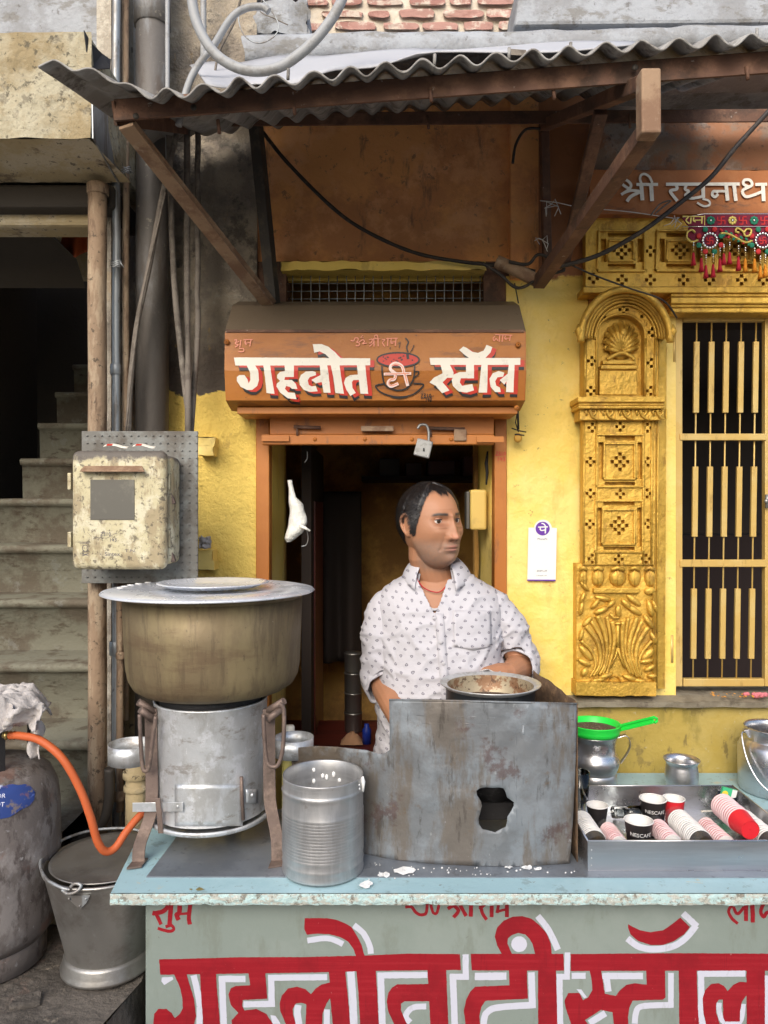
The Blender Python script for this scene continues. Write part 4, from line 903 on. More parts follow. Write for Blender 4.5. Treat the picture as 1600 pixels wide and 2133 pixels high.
# gate
gt = thing("metal_gate", P(1500, 1432, 2.31), "cream gold barred metal gate of the temple doorway", "gate")
YG = 2.31
m = MB(); m.pbox(1404, 1422, 652, 1430, YG, .022); m.build("left_stile", M['gate'], gt, bevel=.002)
m = MB(); m.pbox(1594, 1614, 652, 1430, YG, .022); m.build("right_stile", M['gate'], gt, bevel=.002)
m = MB(); m.pbox(1424, 1593, 652, 669, YG + .001, .02); m.build("top_rail", M['gate'], gt, bevel=.002)
for (a, b) in ((903, 917), (1166, 1181)):
    m = MB(); m.pbox(1417, 1597, a, b, YG - .005, .02); m.build("middle_rail", M['gate'], gt, bevel=.002)
m = MB(); m.pbox(1424, 1593, 1414, 1430, YG + .001, .02); m.build("bottom_rail", M['gate'], gt, bevel=.002)
for i in range(5):
    xt, xb = 1451.5 + 30.9 * i, 1443.5 + 30.1 * i
    def bx(y): return xt + (xb - xt) * (y - 670) / 745
    m = MB(); m.tube([P(bx(668), 668, YG + .012), P(bx(1416), 1416, YG + .012)], .0026, 8); m.build("rod", M['gate'], gt)
    for (a, b) in ((712, 860), (972, 1118), (1226, 1372)):
        m = MB(); m.bar(P(bx(a), a, YG + .006), P(bx(b), b, YG + .006), .0165, .010, up=(0, -1, 0)); m.build("slat", M['gate'], gt, bevel=.001)
for (x, y) in ((1404, 726), (1399, 1352)):
    m = MB(); m.tube([P(x, y - 30, YG - .006), P(x, y + 28, YG - .006)], .006, 8); m.build("hinge", M['gate'], gt)
m = MB(); m.tube([P(1598, 1030, YG - .01), P(1598, 1058, YG - .01)], .006, 8); m.ell(P(1597, 1044, YG - .014), .008, .006, .008); m.build("latch", M['lockmetal'], gt)
m = MB(); m.pbox(1388, 1403, 652, 1440, YG + .012, .02); m.pbox(1615, 1640, 652, 1440, YG + .012, .02); m.build("fixed_frame", M['gatedark'], gt)
gt2 = [o_ for o_ in gt.children]
# next leaf of the gate, mostly outside the picture
m = MB(); m.pbox(1640, 1662, 652, 1430, YG, .022); m.build("next_leaf_stile", M['gate'], gt, bevel=.002)
# toran
to = thing("embroidered_toran", P(1510, 575, 2.19), "maroon embroidered door hanging with beads and red and orange tassels", "door hanging")
YT = 2.185
tb = [(840, 482), (1040, 450), (1300, 440), (1600, 440), (2000, 440), (2000, 562), (1300, 556), (900, 552)]
paint("band", trans([tb], *KT), lambda x, y: P(x, y, YT), M['maroon'], to).modifiers.new("s", 'SOLIDIFY').thickness = .003
pend = [(900, 558), (2000, 568), (2000, 640), (1580, 690), (1480, 700), (1300, 650), (1180, 660), (1060, 720), (960, 700), (890, 640)]
paint("pendant_cloth", trans([pend], *KT), lambda x, y: P(x, y, YT + .002), M['maroon'], to).modifiers.new("s", 'SOLIDIFY').thickness = .003
for yy in (445, 556):
    m = MB(); m.tube([P(*(KT[0] + u * KT[2], KT[1] + (yy + (30 if u == 850 and yy == 445 else 0)) * KT[2]), YT - .003) for u in (850, 1040, 1300, 1600, 2000)], .0014, 6); m.build("piping", M['silver'], to)
gl = [S([(850, 468), (900, 470), (880, 500), (910, 530)], 12), S([(925, 475), (920, 530)], 12), S([(950, 475), (945, 500), (965, 515)], 11), S([(950, 500), (1015, 498)], 9), S([(1022, 470), (1018, 530)], 12), S([(850, 465), (1035, 468)], 9), S([(1044, 455), (1044, 545)], 6)]
paint("gold_letters", trans(gl, *KT), lambda x, y: P(x, y, YT - .0042), M['goldthread'], to)
for i, u in enumerate((1098, 1288, 1478, 1668, 1860)):
    c = 'greenfelt' if i % 2 == 0 else 'goldthread'
    m = MB()
    for k in range(8): m.ell(P(KT[0] + (u + 26 * cos(k * pi / 4)) * KT[2], KT[1] + (502 + 26 * sin(k * pi / 4)) * KT[2], YT - .005), .0048, .002, .0048, 8, 5)
    f = m.build("flower_patch", M[c], to)
    m = MB(); m.ell(P(KT[0] + u * KT[2], KT[1] + 502 * KT[2], YT - .0065), .004, .003, .004, 8, 6); m.build("bead", M['silver'], f)
def swas(u, v, r): return [S([(u - r, v), (u + r, v)], 10), S([(u, v - r), (u, v + r)], 10), S([(u, v - r), (u + r, v - r)], 10), S([(u + r, v), (u + r, v + r)], 10), S([(u, v + r), (u - r, v + r)], 10), S([(u - r, v), (u - r, v - r)], 10)]
sw = []
for u in (1190, 1380, 1570, 1762): paint("auspicious_mark", trans(swas(u, 502, 32), *KT), lambda x, y: P(x, y, YT - .0042), M['redfelt'], to)

for u in (1090, 1555, 2000):
    md = MB(); x, y = KT[0] + u * KT[2], KT[1] + 678 * KT[2]
    for k in range(16):
        md.ell(P(x + 15 * cos(k * pi / 8), y + 15 * sin(k * pi / 8), YT - .005), .0045, .003, .0045, 7, 5)
    md = md.build("medallion_ring", M['silver'], to)
    for k in range(8):
        m = MB(); m.ell(P(x + 25 * cos(k * pi / 4 + .39), y + 25 * sin(k * pi / 4 + .39), YT - .004), .0085, .003, .0085, 8, 5); m.build("felt_petal", M['greenfelt' if k % 2 else 'redfelt'], to)
    paint("medallion_mark", trans(swas(u, 678, 26), *KT), lambda x_, y_: P(x_, y_, YT - .0062), M['redfelt'], to)
    m = MB(); m.lathe([(.0005, 0), (.017, 0), (.0175, .002)], P(x, y, YT - .0045), 16, M_=Matrix.Rotation(R(-90), 3, 'X')); m.build("medallion", M['maroon'], to)
for pts in ([(960, 610), (930, 585), (890, 610), (890, 660), (930, 690), (985, 675)], [(1180, 615), (1250, 620), (1330, 660), (1400, 695), (1460, 680)], [(1390, 610), (1410, 580), (1450, 585), (1440, 630), (1400, 640), (1380, 600), (1330, 570), (1315, 600), (1345, 610)]):
    m = MB(); m.tube([P(KT[0] + q[0] * KT[2], KT[1] + q[1] * KT[2], YT - .005) for q in catmull([(p[0], p[1], 0) for p in pts], 4)], .0032, 6); m.build("gold_scroll", M['goldthread'], to)
for k in range(12):
    u = 1190 + 22 * k; v = 605 + 8 * k + (18 if k % 2 else -18)
    m = MB(); m.ell(P(KT[0] + u * KT[2], KT[1] + v * KT[2], YT - .005), .004, .002, .006, 8, 5, Matrix.Rotation(R(40 if k % 2 else -40), 3, 'Y')); m.build("felt_leaf", M['greenfelt' if k % 3 else 'redfelt'], to)
for i, (u, v0, v1) in enumerate(((945, 690, 895), (1015, 730, 950), (1055, 800, 1005), (1118, 790, 1000), (1178, 740, 950), (1212, 710, 890), (1262, 690, 885), (1340, 720, 940), (1400, 735, 955), (1482, 740, 955), (1532, 810, 1010), (1576, 800, 1000), (1640, 740, 940), (1700, 720, 900))):
    x = KT[0] + u * KT[2]; y0 = KT[1] + v0 * KT[2]; y1 = KT[1] + v1 * KT[2]
    ts = MB(); ts.lathe([(.0015, (y1 - y0) * .55 * YT / F), (.0036, (y1 - y0) * .50 * YT / F), (.0058, .012), (.0085, 0), (.001, .001)], P(x, y1, YT - .006), 10, wob=.25)
    ts = ts.build("tassel", M['tassred' if i < 8 else 'tassorange'], to)
    for k in range(4):
        m = MB(); m.ell(P(x, y0 + (y1 - y0) * (.04 + .1 * k), YT - .006), .003, .003, .0032, 7, 5); m.build("bead", M['silver' if k < 2 else 'brass'], ts)
# ---------------------------------------------------------------- pipes, pole and cables on the left
def pipe(name, label, pts, r, mt, coll=(), cat="pipe", n=12):
    pts = [Vector(p) for p in pts]
    t = thing(name, (pts[-1].x, pts[-1].y, min(p.z for p in pts)), label, cat)
    m = MB(); m.tube(pts, r, n); m.build("tube", M[mt], t)
    for (c, rr, h) in coll:
        m = MB(); m.lathe([(rr * .9, -h / 2), (rr, -h / 2 + .002), (rr, h / 2 - .002), (rr * .9, h / 2)], c, 14); m.build("coupling", M[mt], t)
    return t
def wob(px, y0, y1, Y, n=10, a=2): return [P(px + a * noise.noise(Vector((px, i * .7, 1))), y0 + (y1 - y0) * i / n, Y) for i in range(n + 1)]
pipe("support_pole", "flaking tan pole holding up the canopy beside the meter box", wob(203, 388, 1735, 2.03, 12, 1.5), .0248, 'tanpole', [(P(204, 395, 2.03), .029, .03), (P(203, 1195, 2.03), .030, .02)], "pole", 16)
pipe("thin_pipe", "thin bluish galvanised pipe just right of the tan pole", wob(242, -150, 1720, 2.09, 14), .0115, 'galv', [(P(241, 770, 2.09), .015, .03), (P(240, 1350, 2.09), .016, .04), (P(237, 1640, 2.09), .02, .035)])
pipe("beige_pipe", "thin beige dusty pipe next to the bluish pipe", wob(262, -150, 1500, 2.12, 14), .0095, 'tanpole')
pipe("drain_pipe", "thick grey cast iron drain pipe behind the meter plate", [P(318, -150, 2.2), P(318, 400, 2.2), P(317, 900, 2.2), P(316, 1600, 2.2)], .048, 'castiron', [(P(318, 20, 2.2), .054, .11)], n=24)
pipe("side_conduit", "pale conduit clipped along the right of the drain pipe", wob(349, -150, 330, 2.14, 8, 1), .0065, 'greycable')
pipe("back_conduit", "grey conduit rising along the plaster wall by the cable loop", wob(424, -150, 150, 2.2, 6, 1), .009, 'greycable')
pipe("dusty_conduit", "dusty vertical conduit nearest the ochre wall", wob(412, 262, 700, 2.18, 10, 3) + [P(405, 800, 2.16), P(398, 900, 2.1)], .0085, 'dustcable')
pipe("brown_conduit", "middle dusty conduit of the three running to the meter plate", wob(390, 262, 700, 2.16, 10, 3) + [P(392, 800, 2.12), P(392, 905, 2.08)], .0095, 'dustcable')
pipe("slack_cable", "leftmost dusty cable slanting down to the meter plate", [P(q[0], q[1], 2.13) for q in catmull([(352, 262, 0), (356, 420, 0), (364, 600, 0), (380, 760, 0), (392, 860, 0), (394, 905, 0)], 6)], .0088, 'dustcable', cat="cable")
pipe("crossing_cable", "flat grey cable crossing the drain pipe diagonally", [P(q[0], q[1], 2.09) for q in catmull([(368, 280, 0), (340, 400, 0), (310, 560, 0), (285, 680, 0), (272, 800, 0), (268, 905, 0)], 6)], .0078, 'dustcable', cat="cable")
pipe("thin_wire", "thin wire crossing in front of the diagonal grey cable", [P(q[0], q[1], 2.07) for q in catmull([(345, 400, 0), (318, 520, 0), (296, 620, 0), (276, 760, 0), (262, 900, 0)], 6)], .0028, 'dustcable', cat="wire")
pipe("lower_pipe", "grimy pipe with couplings below the meter box", wob(250, 1195, 1690, 2.08, 10, 2), .010, 'tanpole', [(P(252, 1365, 2.08), .014, .02), (P(248, 1655, 2.08), .02, .03)])
pipe("elbow_pipe", "dark low pipe bending toward the platform behind the bucket", [P(q[0], q[1], 2.02) for q in catmull([(228, 1600, 0), (228, 1660, 0), (215, 1710, 0), (180, 1740, 0), (150, 1760, 0)], 5)], .014, 'castiron')
t_ = pipe("clay_pipe", "short yellowish clay pipe with a flange left of the stove", [P(285, 1590, 1.98), P(283, 1760, 1.98)], .028, 'soffit', [(P(285, 1612, 1.98), .036, .02), (P(285, 1640, 1.98), .034, .016)], n=18)
m = MB(); rough(m, 258, 345, 1150, 1760, 2.24, .012, 12); tag(m.build("lower_plaster", M['soffit']), "grimy ochre plaster strip behind the stove and pipes", "wall")
for (px, py, Y) in ((262, 350, 2.09), (242, 545, 2.07)):
    m = MB()
    for k in range(3): m.tube([P(px + 11 * cos(a) , py + k * 4 + 3 * sin(a * 2), Y - .012 + .012 * sin(a)) for a in [2 * pi * j / 14 for j in range(14)]], .0018, 5, closed=True)
    m.tube([P(px + 8, py, Y - .02), P(px + 16, py + 12, Y - .02)], .0015, 5)
    tag(m.build("wire_tie", M['galv']), "wire tie around the %s pipe" % ("beige thin" if px == 262 else "bluish thin"), "wire")
# big conduit loop and tangled wires at the top
pipe("conduit_loop", "thick grey conduit hanging in a wide loop above the awning", [P(q[0], q[1], 1.72) for q in catmull([(392, -140, 0), (400, 0, 0), (418, 66, 0), (455, 118, 0), (512, 146, 0), (575, 142, 0), (630, 108, 0), (676, 60, 0), (712, 0, 0), (760, -130, 0)], 8)], .0118, 'greycable', cat="cable", n=14)
pipe("blue_conduit", "pale blue conduit curving behind the thick loop", [P(q[0], q[1], 1.9) for q in catmull([(372, 262, 0), (388, 190, 0), (410, 140, 0), (445, 95, 0), (480, 40, 0), (510, 18, 0), (545, 14, 0), (560, 24, 0)], 7)], .0088, 'greycable', cat="cable")
for i, (lab, pts) in enumerate((("loose wire coiled in a ring on the broken ledge end", [(505, 10), (497, 40), (510, 75), (540, 90), (572, 75), (580, 50), (560, 15), (530, -20)]), ("bent wire crossing behind the ring of wire", [(560, -20), (540, 20), (575, 40), (600, 52)]), ("dark wire hanging down beside the pale blue conduit", [(508, -30), (490, 40), (470, 80), (455, 112), (448, 150)]))):
    m = MB(); m.tube([P(q[0], q[1], 2.05) for q in catmull([(p[0], p[1], 0) for p in pts], 6)], (.0018, .0016, .0034)[i], 6)
    tag(m.build("wire", M['dustcable' if i else 'galv']), lab, "wire")
# black cables under the awning
def cable(name, label, pts, Y, r, mt='cable', cat="cable"):
    q = catmull([(p[0], p[1], p[2] if len(p) > 2 else Y) for p in pts], 8)
    m = MB(); m.tube([P(a[0], a[1], a[2]) for a in q], [r * (1 + .15 * noise.noise(Vector((i * .6, r * 900, 0)))) for i in range(len(q))], 8)
    return tag(m.build(name, M[mt]), label, cat)
cable("sagging_cable", "black cable sagging across the ochre wall from the left post", [(548, 276), (600, 340), (690, 430), (760, 480), (860, 525), (960, 545), (1060, 555), (1115, 565)], 2.24, .0058)
cable("taut_cable", "thick black cable bundle rising to the right across the temple lintel", [(1165, 556, 2.15), (1250, 530, 2.12), (1340, 480, 2.1), (1420, 420, 2.1), (1480, 370, 2.1), (1530, 310, 2.1), (1590, 244, 2.1), (1640, 190, 2.1)], 2.1, .0068)
cable("branch_cable", "thinner cable leaving the bundle and crossing the arch", [(1165, 540, 2.15), (1230, 570, 2.15), (1310, 600, 2.15), (1380, 625, 2.15), (1410, 662, 2.2)], 2.15, .0028)
cable("drop_wire", "short black wire drooping from the right bracket top", [(1125, 268), (1095, 270), (1075, 300), (1068, 340)], 2.2, .004)
cable("looped_wire", "grey looped wire end tied over the name board", [(1355, 450), (1375, 425), (1398, 418), (1380, 432), (1365, 445)], 2.15, .0022, 'dustcable')
cable("tangle_wire", "dark wire tangle at the foot of the right bracket", [(1005, 548), (1040, 570), (1080, 600), (1130, 575), (1175, 560), (1125, 530), (1100, 550), (1060, 545)], 2.19, .005)
cable("wall_crack_wire", "thin black wire hanging at the top right corner of the hood", [(1072, 590), (1076, 610), (1080, 632)], 2.26, .002, cat="wire")
cable("temple_string", "white string tied between bracket and toran", [(1125, 418, 2.2), (1160, 422, 2.18), (1210, 432, 2.18), (1300, 440, 2.17), (1352, 447, 2.17), (1405, 455, 2.17)], 2.2, .0013, 'string', "string")
for i, (px, py) in enumerate(((1150, 425), (1130, 500), (1405, 455))):
    m = MB()
    for k in range(5): m.tube([P(px, py, 2.17), P(px + random.uniform(-16, 16), py + random.uniform(-12, 14), 2.165), P(px + random.uniform(-22, 22), py + random.uniform(-4, 26), 2.17)], .0012, 5)
    tag(m.build("string_knot", M['string']), ("white string knot on the upright of the right bracket", "lower white string knot near the bracket foot", "white string knot at the left end of the toran")[i], "string")
# dried lemon charm by the right post
lc = thing("lemon_charm", P(1080, 920, 2.26), "dried lemon and chilli charm hanging right of the hood", "charm")
m = MB(); m.tube([P(1078, 836, 2.25), P(1080, 895, 2.255)], .0035, 6); m.tube([P(1082, 836, 2.25), P(1074, 880, 2.25), P(1080, 900, 2.25)], .0018, 5); m.build("thread", M['cable'], lc)
m = MB(); m.ell(P(1079, 912, 2.255), .013, .012, .015, 12, 9); m.build("lemon", mat('dried_lemon', (.55, .30, .05), .6, bump=[(60, .003)]), lc)
m = MB(); m.tube([P(1066, 892, 2.255), P(1080, 897, 2.25), P(1096, 900, 2.255)], .002, 5); m.tube([P(1072, 905, 2.245), P(1080, 905, 2.243), P(1092, 907, 2.245)], .0022, 5); m.build("chilli", M['cable'], lc)
# ---------------------------------------------------------------- meter box
YM = 1.85
bp = thing("meter_back_plate", P(290, 1200, 1.975), "grey dimpled steel plate behind the meter box", "plate")
m = MB(); m.pbox(170, 412, 898, 1215, 1.970, .006); m.build("plate_sheet", M['plate'], bp, bevel=.001)
pit = MB()
for i in range(16):
    for j in range(20):
        x = 180 + 15.2 * i; y = 908 + 15.5 * j
        pit.tube([P(x, y, 1.969) + Vector((0, -.0015, 0)), P(x + 4, y, 1.969)], .0014, 5)
tag(pit.build("dimples", M['plate'], bp), kind="stuff")
mb = thing("meter_box", P(255, 1190, 1.9), "weathered cream electricity meter box with a clouded square window", "meter box")
m = MB(); m.pbox(147, 345, 938, 1187, YM, .035); m.build("cover", M['meter'], mb, bevel=.018, seg=5, shade=True)
m = MB(); m.box(XW(158, YM), XW(345, YM) + .006, YM + .036, YM + .118, ZW(1183, YM) + .006, ZW(946, YM)); m.build("back_case", M['meter'], mb, bevel=.016, seg=4, shade=True)
m = MB(); m.pbox(188, 280, 999, 1083, YM - .002, .004); w_ = m.build("window", M['meterwin'], mb, bevel=.001)
m = MB(); m.hexa([P(168, 978, YM), P(300, 978, YM), P(296, 970, YM), P(176, 970, YM), P(166, 983, YM - .022), P(302, 983, YM - .022), P(300, 980, YM - .022), P(168, 980, YM - .022)]); m.build("visor", M['rustlight'], mb, bevel=.001)
for (y0, y1) in ((1015, 1050), (1135, 1170)):
    m = MB(); m.bar(P(350, y0, 1.90), P(362, y1, 1.90), .014, .012, up=(1, 0, 0)); m.build("clip", M['legiron'], mb, bevel=.002)
for (y0, y1) in ((985, 1020), (1105, 1140)):
    m = MB(); m.pbox(346, 354, y0, y1, 1.88, .02); m.build("clip_lug", M['meter'], mb, bevel=.002)
for (y0, y1) in ((985, 1020), (1108, 1140)):
    m = MB(); m.pbox(140, 148, y0, y1, 1.87, .02); m.build("hinge", M['meter'], mb, bevel=.002)
KM = (140, 890, .175)
mk = digits('2310', 400, 1250, 42, 6) + [S([(480, 1315), (590, 1255)], 4)] + digits('143', 505, 1320, 40, 6) + [S([(195, 1200), (205, 1260)], 5)]
mk += [S([(330, 1310), (480, 1320)], 3), S([(240, 1250), (290, 1300)], 3)]
paint("pencil_marks", trans(mk, *KM), lambda x, y: P(x, y, YM - .0008), M['ink'], mb)
sk = [S(circ(215, 1440, 34, 38, 14) + [(249, 1440)], 6, smooth=False), S([(180, 1500), (255, 1530)], 6), S([(255, 1500), (180, 1530)], 6), S([(200, 1435), (208, 1440)], 9), S([(225, 1435), (232, 1440)], 9), S([(120, 1365), (265, 1368)], 5), S([(150, 1380), (260, 1382)], 4)]
paint("danger_mark", trans(sk, *KM), lambda x, y: P(x, y, YM - .0008), M['ink'], mb)
def text(body, name, size, mt, parent, loc, rot=(90, 0, 0), sx=1.0, align='CENTER', shear=0, ext=0.0):
    c = bpy.data.curves.new(name, 'FONT'); c.body = body; c.size = size; c.align_x = align; c.shear = shear; c.resolution_u = 3; c.extrude = ext
    tmp = bpy.data.objects.new(name, c); col.objects.link(tmp)
    me = bpy.data.meshes.new_from_object(tmp); bpy.data.objects.remove(tmp)
    Mx = Matrix.Rotation(R(rot[2]), 4, 'Z') @ Matrix.Rotation(R(rot[1]), 4, 'Y') @ Matrix.Rotation(R(rot[0]), 4, 'X') @ Matrix.Diagonal((sx, 1, 1, 1))
    me.transform(Mx); me.materials.clear(); me.materials.append(mt)
    o = bpy.data.objects.new(name, me); col.objects.link(o); WLOC[o.name] = Vector(loc)
    o.parent = parent; o.location = Vector(loc) - (WLOC[parent.name] if parent else Vector())
    return o
text("Sintex", "maker_name", .014, M['ink'], mb, P(234, 1158, YM - .0008), sx=1.1)
text("T.N.", "stamp_letters", .010, M['ink'], mb, P(272, 1150, YM - .0008), sx=1.6)
for i, (x0, x1, y, c) in enumerate(((215, 265, 931, 'cream'), (276, 322, 931, 'petal'))):
    m = MB(); m.grid(8, 3, lambda u, v: P(x0 + (x1 - x0) * u, y - 3 * sin(u * 5) - 5 * v, YM + .03) + Vector((0, .012 * v, 0))); m.build("wrapper_print", M['cream'], tag(bpy.data.objects.new("torn_wrapper", None), "torn paper wrapper on top of the meter box, %s one" % ("left" if i == 0 else "right"), "wrapper", None) if False else thing("torn_wrapper", P(x0, y, YM + .03), "%s torn paper wrapper lying on top of the meter box" % ("left white and red" if i == 0 else "right yellowish"), "wrapper"), solid=.0006)
    m = MB(); m.grid(3, 1, lambda u, v: P(x0 + 6 + 12 * u, y - 2 - 4 * v, YM + .0285) + Vector((0, .009 * v, .0012))); m.build("red_stripe", M['redpaint'], [o for o in bpy.data.objects if o.name.startswith('torn_wrapper')][-1])
# stub blocks on the yellow wall
for i, (x0, x1, y0, y1) in enumerate(((412, 446, 910, 928), (412, 444, 928, 948), (412, 443, 1146, 1168), (412, 446, 1168, 1188))):
    m = MB(); rough(m, x0, x1, y0, y1, 2.24, .006, 5, .08, edge=.006, sc=20); m.build("projecting_brick", M['yellow'], shop)
m = MB(); m.grid(10, 8, lambda u, v: P(414 + 26 * u, 1118 + 24 * v, 2.22) + Vector((0, .02 * noise.noise(Vector((u * 4, v * 4, 0))), .006 * noise.noise(Vector((u * 5, v * 5, 9)))))); tag(m.build("dust_rag", M['rag'], solid=.003), "pale dusty rag tucked on the wall stub right of the meter plate", "rag")
# ---------------------------------------------------------------- counter
CT = .861
ct = thing("tea_counter", (.2, 1.6, 0), "pale blue counter with a grey green front board lettered in crimson Hindi", "counter")
XL = XW(230, 1.55)
def slabpoly(): return [(XL, 1.55), (1.35, 1.55), (1.35, YW - .035), (.475, YW - .035), (.475, 1.985), (-.625, 1.985)]
sp = slabpoly(); n = len(sp)
m = MB(); m.add([(x, y, CT) for x, y in sp] + [(x, y, CT - .021) for x, y in sp], [tuple(range(n)), tuple(range(2 * n - 1, n - 1, -1))] + [(i, (i + 1) % n, n + (i + 1) % n, n + i) for i in range(1, n)])
m.build("slab", M['slab'], ct, bevel=.002)
m = MB()
def edgef(u, v):
    x = XL + (1.35 - XL) * u; a = noise.noise(Vector((x * 60, v * 6, 0))) * .0022 + noise.noise(Vector((x * 17, v * 3, 3))) * .002
    return Vector((x, 1.5485 - (.002 + a) * (1 if 0 < v < 1 else .2), CT - .0005 - .0235 * v + (a if v == 1 else 0)))
m.grid(420, 5, edgef); m.build("front_edge", M['slabedge'], ct)
YBd = 1.60
m = MB(); m.box(XW(303, YBd), 1.33, YBd, YBd + .02, .02, CT - .024); m.build("front_board", M['board'], ct, bevel=.002)
m = MB(); m.box(XW(303, YBd) + .002, XW(303, YBd) + .02, YBd + .021, 1.94, .02, CT - .024); m.build("side_board", M['board'], ct)
m = MB(); m.box(.2, .24, 1.9, 1.94, 0, CT - .024); m.box(1.28, 1.32, 1.9, 1.94, 0, CT - .024); m.build("rear_legs", M['board'], ct)
zp = [(XW(305, 1.615), 1.615), (1.35, 1.612), (1.35, 1.98), (-.50, 1.98)]
m = MB(); m.add([(x, y, CT + .0025) for x, y in zp] + [(x, y, CT + .0003) for x, y in zp], [(0, 1, 2, 3), (0, 1, 5, 4), (1, 2, 6, 5), (2, 3, 7, 6), (3, 0, 4, 7)]); m.build("zinc_sheet", M['zinc'], ct)
CS = CT + .003
# lettering
K3 = (300, 1870, 1 / 4.706); K4 = (600, 1870, 1 / 4.706); K5 = (920, 1870, 1 / 4.706); K6 = (1250, 1870, .21875)
BM = lambda off: (lambda x, y: P(x, y, YBd - off))
red = [[(331.4, 1998.6), (500, 1994), (640, 1993.5), (755, 1990.5), (850, 1986.5), (957.8, 1987.3), (960.4, 2020.5), (800, 2022), (640, 2026), (334, 2030.5)]]
red += trans([[(290, 740), (350, 870), (375, 980), (380, 1080), (350, 1140), (305, 1180), (270, 1130), (220, 1090), (140, 1090), (100, 1140), (92, 1240), (110, 1360), (180, 1450), (290, 1470), (400, 1420), (480, 1300), (510, 1160), (490, 990), (440, 830), (415, 740)],
 [(548, 740), (705, 740), (720, 950), (745, 1238), (760, 1500), (600, 1500), (580, 1238), (560, 950)],
 [(1025, 740), (1190, 735), (1208, 990), (970, 1003), (962, 1060), (985, 1105), (1100, 1090), (1200, 1140), (1265, 1240), (1262, 1330), (1180, 1400), (1300, 1560), (1150, 1600), (960, 1480), (870, 1340), (858, 1200), (925, 1130), (850, 1050), (828, 950), (850, 890), (900, 865), (1042, 858)]], *K3)
red += trans([[(400, 725), (560, 710), (590, 1000), (610, 1238), (625, 1500), (450, 1500), (440, 1238), (413, 985), (375, 1040), (340, 1130), (335, 1238), (330, 1320), (180, 1320), (172, 1238), (180, 1045), (130, 1030), (80, 1035), (45, 1090), (50, 1150), (75, 1238), (120, 1330), (240, 1400), (180, 1520), (60, 1440), (-22, 1238), (-75, 1110), (-82, 1040), (-60, 960), (0, 890), (88, 872), (170, 895), (225, 945), (270, 890), (330, 850), (410, 832)],
 [(670, 705), (860, 700), (875, 950), (890, 1238), (900, 1500), (720, 1500), (708, 1238), (690, 930)],
 [(165, 200), (380, 200), (470, 215), (560, 250), (620, 285), (680, 380), (720, 460), (755, 590), (672, 590), (640, 500), (590, 430), (500, 380), (400, 358), (300, 352), (185, 362), (160, 310)],
 [(1365, 700), (1551, 700), (1560, 950), (1572, 1238), (1585, 1500), (1410, 1500), (1395, 1238), (1385, 1015), (1140, 1015), (1108, 1040), (1105, 1100), (1165, 1238), (1260, 1400), (1130, 1480), (1040, 1238), (985, 1120), (968, 1020), (985, 930), (1020, 880), (1070, 850), (1375, 845)]], *K4)
red += trans([[(285, 550), (1195, 550), (1200, 715), (295, 712)],
 [(660, 700), (835, 700), (845, 990), (430, 1010), (390, 1070), (370, 1160), (375, 1238), (400, 1330), (480, 1400), (620, 1400), (640, 1530), (420, 1530), (290, 1420), (235, 1238), (218, 1110), (240, 1000), (280, 920), (330, 872), (665, 858)],
 [(945, 700), (1120, 700), (1130, 1000), (1140, 1500), (950, 1500), (945, 1000)],
 [(595, 560), (545, 470), (522, 380), (545, 290), (610, 225), (700, 185), (790, 180), (880, 205), (960, 270), (1030, 350), (1070, 450), (1080, 560), (920, 560), (890, 450), (860, 400), (820, 360), (750, 345), (690, 365), (650, 400), (645, 450), (670, 510), (695, 560)]], *K5)
red += [[(1188.8, 1987.3), (1400, 1985.5), (1700, 1987), (1700, 2021.5), (1189, 2022.5)]]
red += trans([[(-100, 685), (-78, 800), (-72, 880), (-115, 950), (-163, 976), (-197, 908), (-304, 908), (-338, 981), (-328, 1049), (-275, 1203), (-150, 1350), (0, 1560), (100, 1500), (-40, 1300), (-144, 1166), (7, 1069), (120, 1090), (130, 1200), (180, 1380), (300, 1500), (500, 1520), (480, 1400), (340, 1380), (275, 1250), (265, 1140), (280, 1050), (310, 980), (600, 970), (622, 950), (620, 685), (440, 685), (445, 828), (330, 815), (250, 830), (180, 890), (150, 935), (45, 915), (10, 685)],
 [(750, 680), (920, 680), (930, 1000), (960, 1500), (765, 1500), (755, 1200)],
 [(268, 252), (300, 270), (380, 310), (480, 328), (600, 310), (690, 250), (765, 188), (855, 280), (800, 350), (700, 415), (600, 450), (480, 450), (360, 410), (290, 350), (270, 290)],
 [(1395, 680), (1570, 680), (1570, 1200), (1580, 1500), (1400, 1500), (1395, 930), (1350, 990), (1335, 1080), (1330, 1180), (1190, 1180), (1172, 1140), (1170, 970), (1130, 970), (1105, 1010), (1105, 1090), (1140, 1200), (1200, 1320), (1300, 1380), (1260, 1500), (1120, 1440), (1030, 1300), (985, 1090), (978, 960), (1000, 880), (1060, 820), (1130, 815), (1180, 840), (1215, 888), (1270, 830), (1330, 800), (1395, 805)]], *K6)
